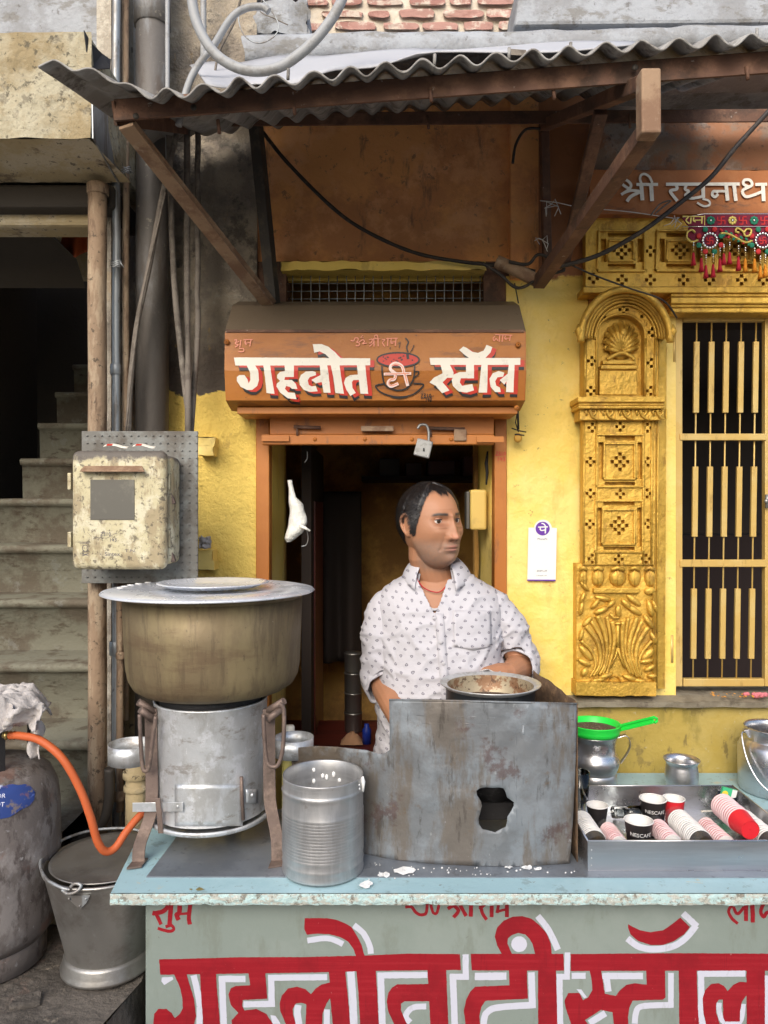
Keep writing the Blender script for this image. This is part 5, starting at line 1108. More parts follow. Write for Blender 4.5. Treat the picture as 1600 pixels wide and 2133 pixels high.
# words as separate parts
paint("lettering", red[:8], BM(.0006), M['red'], ct, jit=.6)
paint("lettering", red[8:12], BM(.0006), M['red'], ct, jit=.6)
paint("lettering", red[12:], BM(.0006), M['red'], ct, jit=.6)
ns = dict(smooth=False)
wh = trans([[(175, 780), (280, 775), (290, 800), (200, 855), (170, 820)], S([(485, 760), (520, 900), (545, 1050), (545, 1238), (550, 1400)], 62), S([(995, 795), (732, 797)], 64, **ns), S([(765, 770), (772, 1000), (790, 1400)], 64), S([(1797, 778), (1215, 785)], 60, **ns), S([(1247, 760), (1252, 1070)], 62, **ns), S([(1284, 1040), (975, 1045)], 60, **ns), [(1240, 1150), (1290, 1155), (1340, 1238), (1260, 1238)]], *K3)
wh += trans([S([(190, 420), (350, 398), (440, 410), (540, 455)], 56), S([(645, 268), (740, 350), (800, 470), (812, 550)], 58), S([(615, 722), (635, 1000), (650, 1400)], 74), S([(1368, 757), (878, 762)], 60, **ns), S([(908, 735), (925, 1238), (935, 1400)], 66, **ns), S([(100, 1052), (92, 1140), (120, 1300)], 66), S([(382, 1095), (380, 1400)], 58), S([(1355, 1065), (1230, 1075), (1165, 1130), (1160, 1180), (1200, 1222)], 58)], *K4)
wh += trans([S([(235, 555), (237, 800)], 60, **ns), S([(265, 775), (82, 775)], 60, **ns), S([(110, 750), (135, 1400)], 64, **ns), S([(325, 772), (635, 768)], 74), S([(880, 730), (890, 1082)], 66, **ns), S([(918, 1050), (560, 1075), (450, 1120), (415, 1200), (410, 1330)], 64), circ(760, 455, 77), S([(940, 178), (1050, 320), (1140, 510)], 62), S([(1235, 535), (1228, 800)], 55, **ns), S([(1255, 775), (1130, 775)], 56, **ns), S([(1155, 745), (1165, 1400)], 60, **ns), S([(1275, 765), (1412, 765)], 60, **ns), [(1320, 895), (1370, 900), (1425, 975), (1395, 985)], S([(1605, 1130), (1450, 1230)], 66)], *K5)
wh += trans([S([(410, 745), (20, 745)], 62, **ns), S([(55, 715), (80, 895)], 62, **ns), S([(675, 715), (675, 1040)], 54, **ns), S([(700, 1020), (430, 1030), (350, 1070), (330, 1200)], 56), S([(260, 388), (380, 470), (540, 490), (700, 460), (820, 380), (915, 265)], 62), S([(925, 275), (790, 148)], 60, **ns), S([(1385, 722), (930, 725)], 58, **ns), S([(960, 700), (965, 1000), (955, 1100), (990, 1250)], 60), S([(1135, 1000), (1135, 1080), (1180, 1185), (1330, 1185), (1365, 1010)], 48), S([(1592, 740), (1592, 1300)], 46)], *K6)
o_ = paint("white_letter_shading", wh, BM(.0004), M['signwhite'], ct, jit=.6); tag(o_, kind="stuff")
sr_ = trans([S([(240, 80), (190, 132), (110, 152), (82, 150)], 44), S([(122, 165), (168, 262)], 34), S([(268, 40), (250, 262)], 44), S([(210, 285), (270, 272), (290, 312), (240, 328), (135, 300)], 30), S([(352, 40), (345, 150), (318, 165), (340, 218)], 44), S([(340, 162), (440, 152)], 25), S([(458, 40), (440, 190), (450, 262)], 40), S([(60, 45), (505, 50)], 34)], *K3)
paint("small_lettering", sr_, BM(.0006), M['red'], ct, jit=.6)
so_ = trans([S([(1150, 92), (1210, 90), (1250, 140), (1300, 168), (1352, 150), (1366, 60)], 30), S([(1400, 60), (1420, 140), (1458, 150), (1482, 60)], 28)], *K4) + trans([S([(60, 108), (140, 60)], 35), S([(100, 60), (165, 125), (115, 192)], 36), S([(170, 50), (240, 180)], 35), S([(290, 40), (285, 185)], 40), S([(372, 40), (400, 150), (442, 215)], 32), S([(370, 112), (430, 60)], 28), S([(492, 40), (490, 190)], 38), S([(545, 135), (640, 112)], 25), S([(562, 40), (545, 150)], 30), S([(640, 40), (640, 190)], 38), S([(60, 45), (660, 45)], 30)], *K5)
paint("small_lettering", so_, BM(.0006), M['red'], ct, jit=.6)
sl_ = trans([S([(1270, 60), (1225, 120), (1250, 190), (1312, 246)], 28), S([(1270, 88), (1310, 155), (1372, 88)], 28), S([(1390, 40), (1390, 222)], 38), S([(1450, 40), (1455, 236)], 40), S([(1562, 50), (1530, 130), (1560, 182), (1592, 140), (1680, 140)], 34), S([(1240, 52), (1760, 52)], 30)], *K6)
paint("small_lettering", sl_, BM(.0006), M['red'], ct, jit=.6)
# lime splashes on the counter
random.seed(5)
def blob(cx, cy, r, n=11): return [(cx + r * (1 + random.uniform(-.4, .4)) * cos(2 * pi * k / n), cy + r * .45 * (1 + random.uniform(-.4, .4)) * sin(2 * pi * k / n)) for k in range(n)]
def onct(off): return lambda px, py: (lambda Y: Vector((XW(px, Y), Y, CT + off)))((CZ - CT) * F / (py - CY))
for i, q in enumerate([(800, 1826, 11), (842, 1818, 18), (763, 1847, 14), (1100, 1811, 12), (1122, 1814, 9), (1060, 1810, 7)]):
    V, T = cdt([blob(*q)], extra=[(q[0] + random.uniform(-.4, .4) * q[2], q[1] + random.uniform(-.2, .2) * q[2]) for _ in range(12)])
    m = MB(); f_ = onct(.0035); m.add([f_(v.x, v.y) + Vector((0, 0, random.uniform(0, .003))) for v in V], T, True); m.build("lime_spill", M['lime'], ct)
fl = [circ(random.uniform(850, 1200), random.uniform(1810, 1826), random.uniform(.8, 2.4), None, 6) for _ in range(34)] + [circ(random.uniform(760, 860), random.uniform(1800, 1845), random.uniform(.6, 1.8), None, 6) for _ in range(14)]
o_ = paint("lime_specks", fl, onct(.0034), M['lime'], ct); tag(o_, kind="stuff")
paint("tea_drips", [blob(417, 1853, 7), blob(398, 1853, 4)], onct(.0006), M['panlow'], ct)
# ---------------------------------------------------------------- stove, pot and lid
SXc, SYc = XW(440, 1.80), 1.80
sv = thing("drum_stove", (SXc, SYc, CT), "round aluminium drum stove on scorched iron legs", "stove")
def lath(name, prof, c, mt, par, n=48, **k):
    m = MB(); m.lathe(prof, c, n, **k); return m.build(name, M[mt], par)
lath("drum", [(.136, .085), (.133, .10), (.132, .20), (.1345, .345), (.136, .348), (.132, .350), (.128, .34), (.127, .1)], (SXc, SYc, CT), 'steelold', sv, 64, wob=.014)
lath("burner_ring", [(.120, .28), (.1225, .35), (.124, .366), (.118, .366), (.116, .28)], (SXc, SYc, CT), 'soot', sv)
lath("drip_plate", [(.02, .070), (.125, .070), (.145, .080), (.1475, .078), (.147, .070), (.13, .062), (.02, .062)], (SXc, SYc, CT), 'steelold', sv)
lath("burner", [(.001, .05), (.05, .05), (.05, .30), (.09, .33), (.001, .34)], (SXc, SYc, CT), 'soot', sv, 24)
def ribbon(name, pts, w, mt, par, th=.004, wv=(1, 0, 0), bevel=0):
    pts = catmull(pts, 4); wv = Vector(wv) * w / 2
    m = MB(); m.add([q for p in pts for q in (p - wv, p + wv)], [(2 * i, 2 * i + 1, 2 * i + 3, 2 * i + 2) for i in range(len(pts) - 1)], True)
    return m.build(name, M[mt], par, solid=th, shade=False, bevel=.0012)
def drumP(px, py, r=.139):      # point on a cylinder of radius r about the stove axis seen at (px, py)
    d = (px - CX) / F
    a = 1 + d * d; b = -2 * (d * SXc + SYc); c = SXc ** 2 + SYc ** 2 - r * r
    Y = (-b - math.sqrt(max(b * b - 4 * a * c, 0))) / (2 * a)
    return P(px, py, Y)
for nm, path in (("leg", [(314, 1478, 1.71), (315, 1560, 1.71), (316, 1660, 1.70), (312, 1700, 1.695), (300, 1735, 1.685), (290, 1765, 1.68), (288, 1797, 1.675)]), ("leg", [(560, 1478, 1.71), (561, 1560, 1.71), (562, 1660, 1.70), (568, 1700, 1.695), (575, 1735, 1.69), (578, 1765, 1.685), (578, 1797, 1.68)])):
    o_ = ribbon(nm, [P(*p) for p in path], .028, 'legiron', sv, .005, wv=(1, .1, 0))
    q = P(*path[-1])
    m = MB(); sg = -1 if path[0][0] < 440 else 1
    m.hexa([(q.x - .016, q.y - .03, CS), (q.x + .014, q.y - .02, CS), (q.x + .016, q.y + .02, CS), (q.x - .014, q.y + .01, CS), (q.x - .016, q.y - .03, CS + .004), (q.x + .014, q.y - .02, CS + .004), (q.x + .016, q.y + .02, CS + .004), (q.x - .014, q.y + .01, CS + .004)]); m.build("foot_plate", M['legiron'], o_)
m = MB(); m.bar((SXc + .02, SYc + .14, CS), (SXc + .02, SYc + .135, CT + .36), .028, .005); m.build("leg", M['legiron'], sv)
for a, b in (((288, 1462, 1.70), (326, 1484, 1.72)), ((552, 1484, 1.72), (592, 1460, 1.70))):
    m = MB(); m.tube([P(*a), P(*b)], .0085, 10); m.tube([P(a[0] + 4, a[1] + 16, 1.69), P(b[0] - 4, b[1] + 16, 1.71)], .0085, 10); m.build("handle_clamp", M['legiron'], sv)
for pts in ([(291, 1488), (293, 1540), (297, 1596), (304, 1606), (311, 1596), (318, 1540), (325, 1492)], [(549, 1488), (551, 1540), (556, 1585), (567, 1597), (580, 1592), (589, 1560), (592, 1500), (590, 1474), (582, 1466)]):
    q = catmull([P(p[0], p[1], 1.675) for p in pts], 6)
    m = MB(); m.tube(q, [.0046 + (.0006 if i % 2 else 0) for i in range(len(q))], 8); m.build("ring_handle", M['legiron'], sv)
# side rings
for (px, Y, zt, r_) in ((272, 1.80, 1.098, .052), (612, 1.86, 1.095, .050)):
    m = MB(); m.lathe([(r_, zt - .045), (r_, zt), (r_ - .0015, zt), (r_ - .0015, zt - .045)], (XW(px, Y), Y, 0), 36, closed=True); m.build("side_ring", M['steelold'], sv)
    sx = SXc - .125 if px < 400 else SXc + .125
    m = MB(); m.bar((XW(px, Y) + (r_ if px < 400 else -r_), Y, zt - .03), (sx, 1.79, zt - .03), .004, .02); m.build("ring_arm", M['legiron'], sv)
# fire door on the drum
dd = []
m = MB(); m.grid(16, 8, lambda u, v: drumP(365 + 140 * u, 1634 + 86 * v, .1365)); fd = m.build("fire_door", M['steelold'], sv, solid=.002)
m = MB(); m.tube([drumP(503, 1618, .140), drumP(504, 1655, .140), drumP(507, 1708, .140)], .004, 8); m.build("door_hinge", M['legiron'], fd)
m = MB(); m.grid(4, 3, lambda u, v: drumP(512 + 24 * u, 1644 + 28 * v, .1368)); m.build("hinge_leaf", M['steelold'], fd, solid=.0015)
ribbon("latch_strip", [P(276, 1682, 1.68)] + [drumP(x, 1680, .143) + Vector((0, -.003, 0)) for x in (330, 350, 382)], .021, 'steelold', sv, .0015, wv=(0, 0, 1))
ribbon("latch_post", [drumP(329, 1662, .150), drumP(332, 1690, .150), drumP(336, 1735, .148)], .012, 'legiron', sv, .004)
for (x, y) in ((370, 1680), (334, 1718), (525, 1656)):
    m = MB(); m.ell(drumP(x, y, .1445), .004, .003, .004, 8, 6); m.build("rivet", M['steelold'], sv)
PXc, PYc = XW(447, 1.82), 1.82
pt = thing("cooking_pot", (PXc, PYc, 1.235), "big tarnished aluminium pot standing on the drum stove", "pot")
lath("pot_body", [(.001, 1.228), (.150, 1.228), (.176, 1.232), (.193, 1.243), (.203, 1.262), (.208, 1.29), (.212, 1.36), (.2155, 1.455), (.2125, 1.455), (.205, 1.29), (.19, 1.25), (.001, 1.236)], (PXc, PYc, 0), 'pot', pt, 96, wob=.011)
lath("pot_rim", [(.2145, 1.452), (.221, 1.457), (.2225, 1.461), (.220, 1.464), (.2135, 1.461)], (PXc, PYc, 0), 'pot', pt, 96)
LX = XW(438, 1.815)
ld = thing("pot_lid", (LX, 1.815, 1.463), "shiny steel platter covering the big pot", "lid")
lath("platter", [(.001, 1.470), (.150, 1.470), (.170, 1.476), (.185, 1.474), (.205, 1.477), (.238, 1.474), (.252, 1.471), (.2555, 1.467), (.252, 1.465), (.236, 1.468), (.2, 1.470), (.001, 1.466)], (LX, 1.815, 0), 'lidmetal', ld, 96)
for i in range(5):
    a = R(152 + 9 * i)
    m = MB(); m.lathe([(.0085, 0), (.0085, .0015), (.001, .0018)], (LX + .225 * cos(a) * .94, 1.815 + .225 * sin(a), 1.4765), 14); m.build("vent_disc", M['cupwhite'], ld)
sp_ = thing("steel_plate", (LX + .008, 1.815, 1.4785), "small steel plate resting on the pot lid", "plate")
lath("dish", [(.001, 1.480), (.108, 1.480), (.122, 1.488), (.134, 1.489), (.135, 1.487), (.122, 1.484), (.112, 1.4785), (.001, 1.4785)], (LX + .008, 1.815, 0), 'lidmetal', sp_, 72)
# ---------------------------------------------------------------- milk can, tin screen, pan
cn_ = thing("tin_can", (XW(672, 1.66), 1.66, CS), "open ribbed tin can standing at the counter front", "can")
cx_, cy_ = XW(673, 1.66), 1.66
pr = [(.001, .002), (.0885, .002), (.0905, 0), (.0915, .004), (.0905, .010), (.0905, .022), (.0915, .025), (.0905, .028)]
z = .042
while z < .132: pr += [(.0903, z), (.0916, z + .003), (.0903, z + .006)]; z += .0068
pr += [(.0903, .168), (.0903, .176), (.0925, .1795), (.0903, .183), (.0895, .187), (.0895, .205), (.0905, .2085), (.0895, .211), (.0878, .208), (.0878, .18), (.0875, .006), (.001, .005)]
lath("can_body", pr, (cx_, cy_, CS), 'tin', cn_, 72)
lath("milk", [(.001, .05), (.087, .05)], (cx_, cy_, CS), 'lime', cn_, 40)
for k in range(9):
    a = random.choice((R(random.uniform(60, 120)), R(random.uniform(-30, 20)), R(random.uniform(100, 150))))
    h = random.uniform(.16, .205)
    m = MB(); m.ell((cx_ + .0872 * cos(a), cy_ + .0872 * sin(a), CS + h), .004, .004, random.uniform(.003, .008), 8, 6); m.build("milk_splash", M['lime'], cn_)
m = MB(); m.tube([(cx_ + .088, cy_ - .02, CS + .209), (cx_ + .0905, cy_ - .022, CS + .198), (cx_ + .0905, cy_ - .022, CS + .176)], [.004, .005, .002], 8); m.build("milk_drip", M['lime'], cn_)
tsn = thing("tin_windscreen", P(1000, 1800, 1.68), "heat stained sheet tin windscreen with a torn hole around the tea burner", "windscreen")
syp = [(560, 1.86), (610, 1.825), (680, 1.775), (750, 1.727), (812, 1.695), (900, 1.672), (1000, 1.662), (1100, 1.662), (1190, 1.675), (1240, 1.69)]
def sY(px):
    for (a, b), (c, d) in zip(syp, syp[1:]):
        if px <= c: return b + (d - b) * (px - a) / (c - a)
    return syp[-1][1]
def bot_y(px): return CY + (CZ - CS) * F / sY(px) - .5
otl = [(606, 1558), (660, 1553), (700, 1554), (735, 1559), (765, 1563), (790, 1571), (800, 1570), (812, 1562), (812, 1520), (811, 1458), (830, 1457), (900, 1459), (1000, 1461), (1100, 1464), (1202, 1467), (1200, 1560), (1194, 1700), (1187, bot_y(1187))] + [(x, bot_y(x)) for x in range(1160, 606, -30)]
hole = [(550 + u * .4375, 1350 + v * .4375) for u, v in [(1012, 680), (1030, 668), (1058, 664), (1090, 666), (1118, 664), (1140, 668), (1152, 690), (1158, 712), (1190, 735), (1188, 752), (1176, 775), (1158, 800), (1156, 825), (1150, 850), (1125, 862), (1100, 878), (1060, 866), (1040, 862), (1024, 838), (1022, 815), (1030, 780), (1038, 750), (1032, 728), (1015, 702)]]
ex = [(615 + 14 * i + (7 if j % 2 else 0), 1465 + 13 * j) for i in range(42) for j in range(27)]
ex = [e for e in ex if wind(e[0], e[1], otl) and not wind(e[0], e[1], hole)]
V, T = cdt([otl], [hole], ex)
used = sorted({i for t in T for i in t}); ix = {k: i for i, k in enumerate(used)}
def scr(x, y):
    p = P(x, y, sY(x)); d = .009 * fbm(Vector((p.x * 5, 2, p.z * 5)), 1.4) + .003 * noise.noise(Vector((p.x * 30, 0, p.z * 30)))
    k = min(1, (bot_y(x) - y) / 60)
    return p + Vector((0, d * k, 0))
m = MB(); m.add([scr(V[i].x, V[i].y) for i in used], [tuple(ix[i] for i in t) for t in T], True); m.build("front_sheet", M['screen'], tsn, solid=.0012)
m = MB(); m.tube([scr(x, y) for x, y in ((811, 1458), (900, 1459), (1000, 1461), (1100, 1464), (1202, 1467))], .0028, 6); m.build("rolled_edge", M['screen'], tsn)
for pts in ([(868, 1490), (1030, 1494), (1032, 1512)], [(880, 1506), (1014, 1509), (1014, 1640)], [(1075, 1495), (1195, 1500)], [(1075, 1495), (1075, 1740)], [(1090, 1510), (1195, 1514)], [(1090, 1510), (1088, 1720)]):
    m = MB(); m.tube([scr(*q) + Vector((0, .0018, 0)) for q in [Vector(pts[i]).lerp(Vector(pts[i + 1]), k / 8) for i in range(len(pts) - 1) for k in range(9)]], .0034, 6); m.build("pressed_ridge", M['screen'], tsn)
p0 = P(1203, 1467, sY(1203))
m = MB(); m.grid(14, 12, lambda u, v: Vector((p0.x - .045 * u + .012 * sin(u * 3), p0.y + .001 + .285 * u, CS + (p0.z + .004 * u + .012 * u * u * u - CS + .006 * noise.noise(Vector((u * 5, 0, 0))) * (v)) * v))); m.build("side_sheet", M['rustscreen'], tsn, solid=.0012)
tb_ = thing("tea_burner", (XW(1021, 1.83), 1.83, CS), "sooty iron gas burner hidden behind the tin windscreen", "burner")
bx_, by_ = XW(1021, 1.83), 1.83
lath("burner_head", [(.001, .10), (.06, .10), (.07, .13), (.055, .16), (.03, .17), (.001, .17)], (bx_, by_, CS), 'soot', tb_, 24)
lath("trivet_ring", [(.098, .262), (.112, .262), (.112, .274), (.098, .274)], (bx_, by_, CS), 'soot', tb_, 32, closed=True)
for k in range(4):
    a = pi / 4 + k * pi / 2
    m = MB(); m.tube([(bx_ + .105 * cos(a), by_ + .105 * sin(a), CS + .265), (bx_ + .115 * cos(a), by_ + .115 * sin(a), CS)], .008, 8); m.build("leg", M['soot'], tb_)
m = MB(); m.box(bx_ - .10, bx_ + .10, by_ - .06, by_ + .06, CS + .06, CS + .10); m.build("cross_plate", M['soot'], tb_)
pn = thing("tea_pan", (bx_, by_, CS + .276), "shallow blackened tea pan with a flared rim on the burner", "pan")
zb = CS + .276
lath("pan_wall", [(.001, zb), (.100, zb), (.1085, zb + .008), (.1085, zb + .03)], (bx_, by_, 0), 'panlow', pn, 64)
lath("pan_band", [(.109, zb + .03), (.1095, zb + .085), (.111, zb + .088)], (bx_, by_, 0), 'panband', pn, 64)
lath("pan_rim", [(.111, zb + .087), (.1235, zb + .096), (.1245, zb + .0985), (.1225, zb + .099), (.106, zb + .093)], (bx_, by_, 0), 'steelold', pn, 64)
lath("pan_inside", [(.1065, zb + .0935), (.105, zb + .085), (.104, zb + .01), (.001, zb + .008)], (bx_, by_, 0), 'teastain', pn, 64)
lath("tea_liquid", [(.001, zb + .05), (.104, zb + .05)], (bx_, by_, 0), 'tea', pn, 48)
# bottle behind the can
bt = thing("small_bottle", (XW(605, 1.92), 1.92, CS), "small clear bottle with yellow cap between stove and windscreen", "bottle")
lath("glass_body", [(.001, .002), (.018, .002), (.020, .008), (.020, .165), (.014, .185), (.013, .2), (.011, .2), (.012, .183), (.017, .16), (.017, .008), (.001, .006)], (XW(603, 1.92), 1.92, CS), 'glass', bt, 20)
lath("cap", [(.0125, .195), (.0135, .197), (.0135, .238), (.011, .242), (.001, .243)], (XW(603, 1.92), 1.92, CS), 'cream', bt, 20)
bt.children[1].data.materials[0] = mat('yellow_cap', (.72, .66, .22), .5)
# ---------------------------------------------------------------- steel vessels at the right
jx, jy = XW(1238, 2.1), 2.10
jg = thing("steel_jug", (jx, jy, CT), "ribbed steel jug with handle under the green strainer", "jug")
lath("jug_body", [(.001, .002), (.058, .002), (.062, .006), (.063, .03), (.060, .034), (.063, .04), (.062, .062), (.059, .066), (.064, .074), (.069, .090), (.068, .102), (.062, .115), (.059, .120), (.0585, .140), (.062, .160), (.066, .168), (.0675, .170), (.0655, .169), (.057, .140), (.057, .12), (.066, .09), (.060, .06), (.060, .006), (.001, .005)], (jx, jy, CT), 'steel', jg, 56)
ribbon("jug_handle", [(jx + .060, jy - .01, CT + .160), (jx + .085, jy - .012, CT + .168), (jx + .096, jy - .012, CT + .150), (jx + .092, jy - .012, CT + .125), (jx + .070, jy - .01, CT + .09)], .018, 'steel', jg, .002, wv=(.15, 1, 0))
sn = thing("tea_strainer", (jx, jy, CT + .172), "bright green plastic strainer full of tea leaves on the jug", "strainer")
lath("ring", [(.060, .171), (.0685, .171), (.071, .182), (.0725, .197), (.074, .199), (.0725, .201), (.070, .199), (.066, .184), (.060, .178)], (jx, jy, CT), 'greenplastic', sn, 48, closed=True)
lath("tea_leaves", [(.001, .190), (.03, .191), (.055, .187), (.067, .184)], (jx, jy, CT), 'tea', sn, 32, wob=.1)
h0 = Vector((jx + .068, jy - .02, CT + .192)); h1 = P(1362, 1499, 2.0)
m = MB()
for dz, w_ in ((.007, .012), (-.007, .012)): m.bar(h0 + Vector((0, 0, dz)), h1 + Vector((0, 0, dz)), w_, .006)
m.bar(h0.lerp(h1, .02), h1, .004, .016); m.tube([h1 + Vector((0, -.006, .007)), h1 + Vector((.007, -.003, .004)), h1 + Vector((.008, 0, 0)), h1 + Vector((.007, -.003, -.004)), h1 + Vector((0, -.006, -.007))], .004, 7)
m.build("strainer_handle", M['greenplastic'], sn, bevel=.0015)
tx_, ty_ = XW(1420, 2.1), 2.10
tm = thing("steel_tumbler", (tx_, ty_, CT), "small steel tumbler with a flared lip behind the cup tray", "tumbler")
lath("tumbler_body", [(.001, .002), (.036, .002), (.040, .008), (.0445, .03), (.0455, .055), (.043, .078), (.0415, .084), (.045, .091), (.0495, .096), (.050, .098), (.048, .098), (.040, .086), (.044, .055), (.040, .01), (.001, .006)], (tx_, ty_, CT), 'steel', tm, 48)
kx, ky = XW(1611, 2.13), 2.12
mc = thing("milk_pail", (kx, ky, CT), "steel milk pail with wire handle at the right edge", "pail")
lath("pail_body", [(.001, .002), (.093, .002), (.097, .008), (.0985, .08), (.0985, .125), (.094, .132), (.092, .138), (.080, .146), (.078, .150), (.079, .176), (.0825, .181), (.081, .184), (.076, .178), (.075, .15), (.09, .13), (.095, .1), (.094, .01), (.001, .006)], (kx, ky, CT), 'steel', mc, 56)
m = MB(); m.tube(catmull([(kx - .085, ky, CT + .168), (kx - .101, ky - .01, CT + .163), (kx - .103, ky - .05, CT + .10), (kx - .08, ky - .09, CT + .045), (kx - .02, ky - .115, CT + .015), (kx + .05, ky - .1, CT + .03), (kx + .1, ky - .04, CT + .11), (kx + .085, ky, CT + .168)], 6), .0026, 7); m.build("wire_handle", M['steel'], mc)
m = MB(); m.hexa([(kx - .082, ky - .012, CT + .155), (kx - .076, ky - .012, CT + .155), (kx - .076, ky + .012, CT + .155), (kx - .082, ky + .012, CT + .155), (kx - .092, ky - .008, CT + .175), (kx - .076, ky - .008, CT + .178), (kx - .076, ky + .008, CT + .178), (kx - .092, ky + .008, CT + .175)]); m.build("handle_lug", M['steel'], mc, bevel=.001)
# ---------------------------------------------------------------- cup tray
TX0, TX1, TY0, TY1, TZ0, TZ1 = .452, .930, 1.640, 1.972, CS, .930
tr = thing("cup_tray", (.69, 1.8, CS), "shallow steel tray holding paper cups", "tray")
m = MB(); m.box(TX0, TX1, TY0, TY1, TZ0, TZ0 + .002); m.build("tray_floor", M['steel'], tr)
for nm, b in (("front_wall", (TX0, TX1, TY0, TY0 + .0025)), ("back_wall", (TX0, TX1, TY1 - .0025, TY1)), ("side_wall", (TX0, TX0 + .0025, TY0 + .003, TY1 - .003)), ("side_wall", (TX1 - .0025, TX1, TY0 + .003, TY1 - .003))):
    m = MB(); m.box(*b, TZ0 + .0022, TZ1); m.build(nm, mat('brushed_tray_steel', (.40, .42, .45), .35, .9, spots=[((.52, .54, .57), (2, 2, 30), .42, .66, .6)], rvar=.08) if nm == "front_wall" else M['steel'], tr)
for a, b in (((TX0, TY0 + .001), (TX1, TY0 + .001)), ((TX0, TY1 - .001), (TX1, TY1 - .001)), ((TX0 + .001, TY0), (TX0 + .001, TY1)), ((TX1 - .001, TY0), (TX1 - .001, TY1))):
    m = MB(); m.tube([(*a, TZ1), (*b, TZ1)], .0022, 6); m.build("rolled_rim", M['steel'], tr)
for dz in (.012, .028, .046):
    m = MB(); m.ell((TX0 + .008, TY0 - .0005, TZ0 + dz), .0018, .001, .0018, 8, 5); m.build("rivet", M['steelold'], tr)
FZ = TZ0 + .0024
def cup(label, x, y, rt, rb, h, mt, word=None, group=None):
    t = thing("paper_cup", (x, y, FZ), label, "cup", group)
    lath("cup_wall", [(.001, .003), (rb, .003), (rb, 0), (rb + .0003, 0), (rt, h)], (x, y, FZ), mt, t, 32)
    lath("cup_lining", [(rt - .0005, h), (rb - .0004, .006), (.001, .006)], (x, y, FZ), 'cupwhite', t, 32)
    lath("cup_rim", [(rt + .0015 * cos(a), h + .0015 * sin(a)) for a in [2 * pi * k / 8 for k in range(8)]], (x, y, FZ), 'cupwhite', t, 32, closed=True)
    if word:
        rr_ = rb + (rt - rb) * .68 + .0006
        o = text(word, "cup_lettering", .0125, M['cupwhite'], t, (x, y - rr_, FZ + h * .58), rot=(90, 0, 0))
        for v in o.data.vertices:
            a = v.co.x / rr_ - .15; dr = (rt - rb) / h * v.co.z
            v.co.x = (rr_ + dr) * sin(a); v.co.y = rr_ - (rr_ + dr) * cos(a)
    return t
cup("black paper cup standing behind the front one in the tray corner", .537, 1.862, .0262, .019, .056, 'cupblack')
cup("black paper cup with white lettering nearest the tray front", .600, 1.742, .0325, .024, .068, 'cupblack', "NESCAFÉ")
cup("black paper cup beside the red one at the tray back", .681, 1.872, .0325, .024, .068, 'cupblack', "NESCAFÉ")
cup("red paper cup standing at the tray back", .742, 1.895, .0275, .020, .060, 'cupred')
m = MB(); m.tube([(.531 + .026, 1.838, FZ + .05), (.56, 1.836, FZ + .004)], .0001, 4)
PITCH = .0082
def sleeve(label, x, y0, y1, r_, body, ring, zc=None, rz=0, rx=0, wrap=True, group="sleeves of nested paper cups in the tray"):
    zc = zc if zc is not None else FZ + r_ + .0012
    t = thing("cup_sleeve", (x, y0, zc), label, "cup sleeve")
    t["group"] = group
    L = y1 - y0; n = max(4, int((L - .05) / PITCH)); mt_axis = Matrix.Rotation(R(-90), 3, 'X')   # local z -> +y
    c0 = MB(); c0.lathe([(r_ * .74, .002), (.001, .002)], (x, y0, zc), 24, M_=mt_axis); c0.lathe([(r_ * .74, 0), (r_ * .965, .050)], (x, y0, zc), 24, M_=mt_axis)
    first = c0.build("cup", M[body], t)
    rg = MB(); rg.lathe([(r_ * .90, -.0012), (r_ * .985, -.0006), (r_ * 1.0, .0006), (r_ * 1.0, .0022), (r_ * .985, .0034), (r_ * .90, .0038)], (x, y0 + .048, zc), 24, M_=mt_axis)
    first_r = rg.build("cup_rim", M[ring], t)
    for k in range(1, n):
        c = first_r.copy(); col.objects.link(c); c.parent = t
        c.location = first_r.location + Vector((random.uniform(-.0006, .0006), PITCH * k, random.uniform(-.0006, .0006)))
    lc_ = MB(); lc_.lathe([(r_ * .95, 0), (r_ * .72, -.045), (.001, -.045)], (x, y0 + .053 + PITCH * (n - 1), zc), 24, M_=mt_axis); lc_.build("cup_lining", M['cupwhite'], t)
    core = MB(); core.lathe([(r_ * .93, 0), (r_ * .93, PITCH * n)], (x, y0 + .046, zc), 24, M_=mt_axis); core.build('gap_shade_core', M['gappink' if ring == 'cuppink' else 'gapgrey'], t)  # darker core puts the shade between the rims into the colour
    if wrap:
        w_ = MB(); w_.grid(24, 12, lambda u, v: Vector((x + (r_ + .0012 + .0008 * noise.noise(Vector((u * 9, v * 14, x * 50)))) * cos(2 * pi * u), y0 + .012 + (.048 + PITCH * n) * v, zc + (r_ + .0006 + .0006 * noise.noise(Vector((u * 9, v * 14, 7)))) * sin(2 * pi * u)))); w_.build("plastic_wrap", M['film'], t)
    t.rotation_euler = (R(rx), 0, R(rz))
    return t
sleeve("white rimmed sleeve of black cups at the left tray wall", .4875, 1.664, 1.835, .0285, 'cupblack', 'cupwhite', rz=1)
sleeve("short pink rimmed cup sleeve left of the lettered black cup", .548, 1.668, 1.80, .0205, 'cupwhite', 'cuppink', rz=2)
sleeve("pink rimmed cup sleeve just right of the lettered black cup", .672, 1.668, 1.815, .0225, 'cupwhite', 'cuppink', rz=2)
sleeve("long white rimmed sleeve of black cups in the middle of the tray", .734, 1.664, 1.845, .0285, 'cupblack', 'cupwhite', rz=1.5)
sleeve("pink rimmed cup sleeve under the red cup stack", .795, 1.666, 1.83, .0215, 'cupwhite', 'cuppink', rz=2)
sleeve("unwrapped stack of red cups lying on top of the sleeves", .838, 1.690, 1.83, .0290, 'cupred', 'cuppink', zc=FZ + .066, rz=4, rx=4, wrap=False)
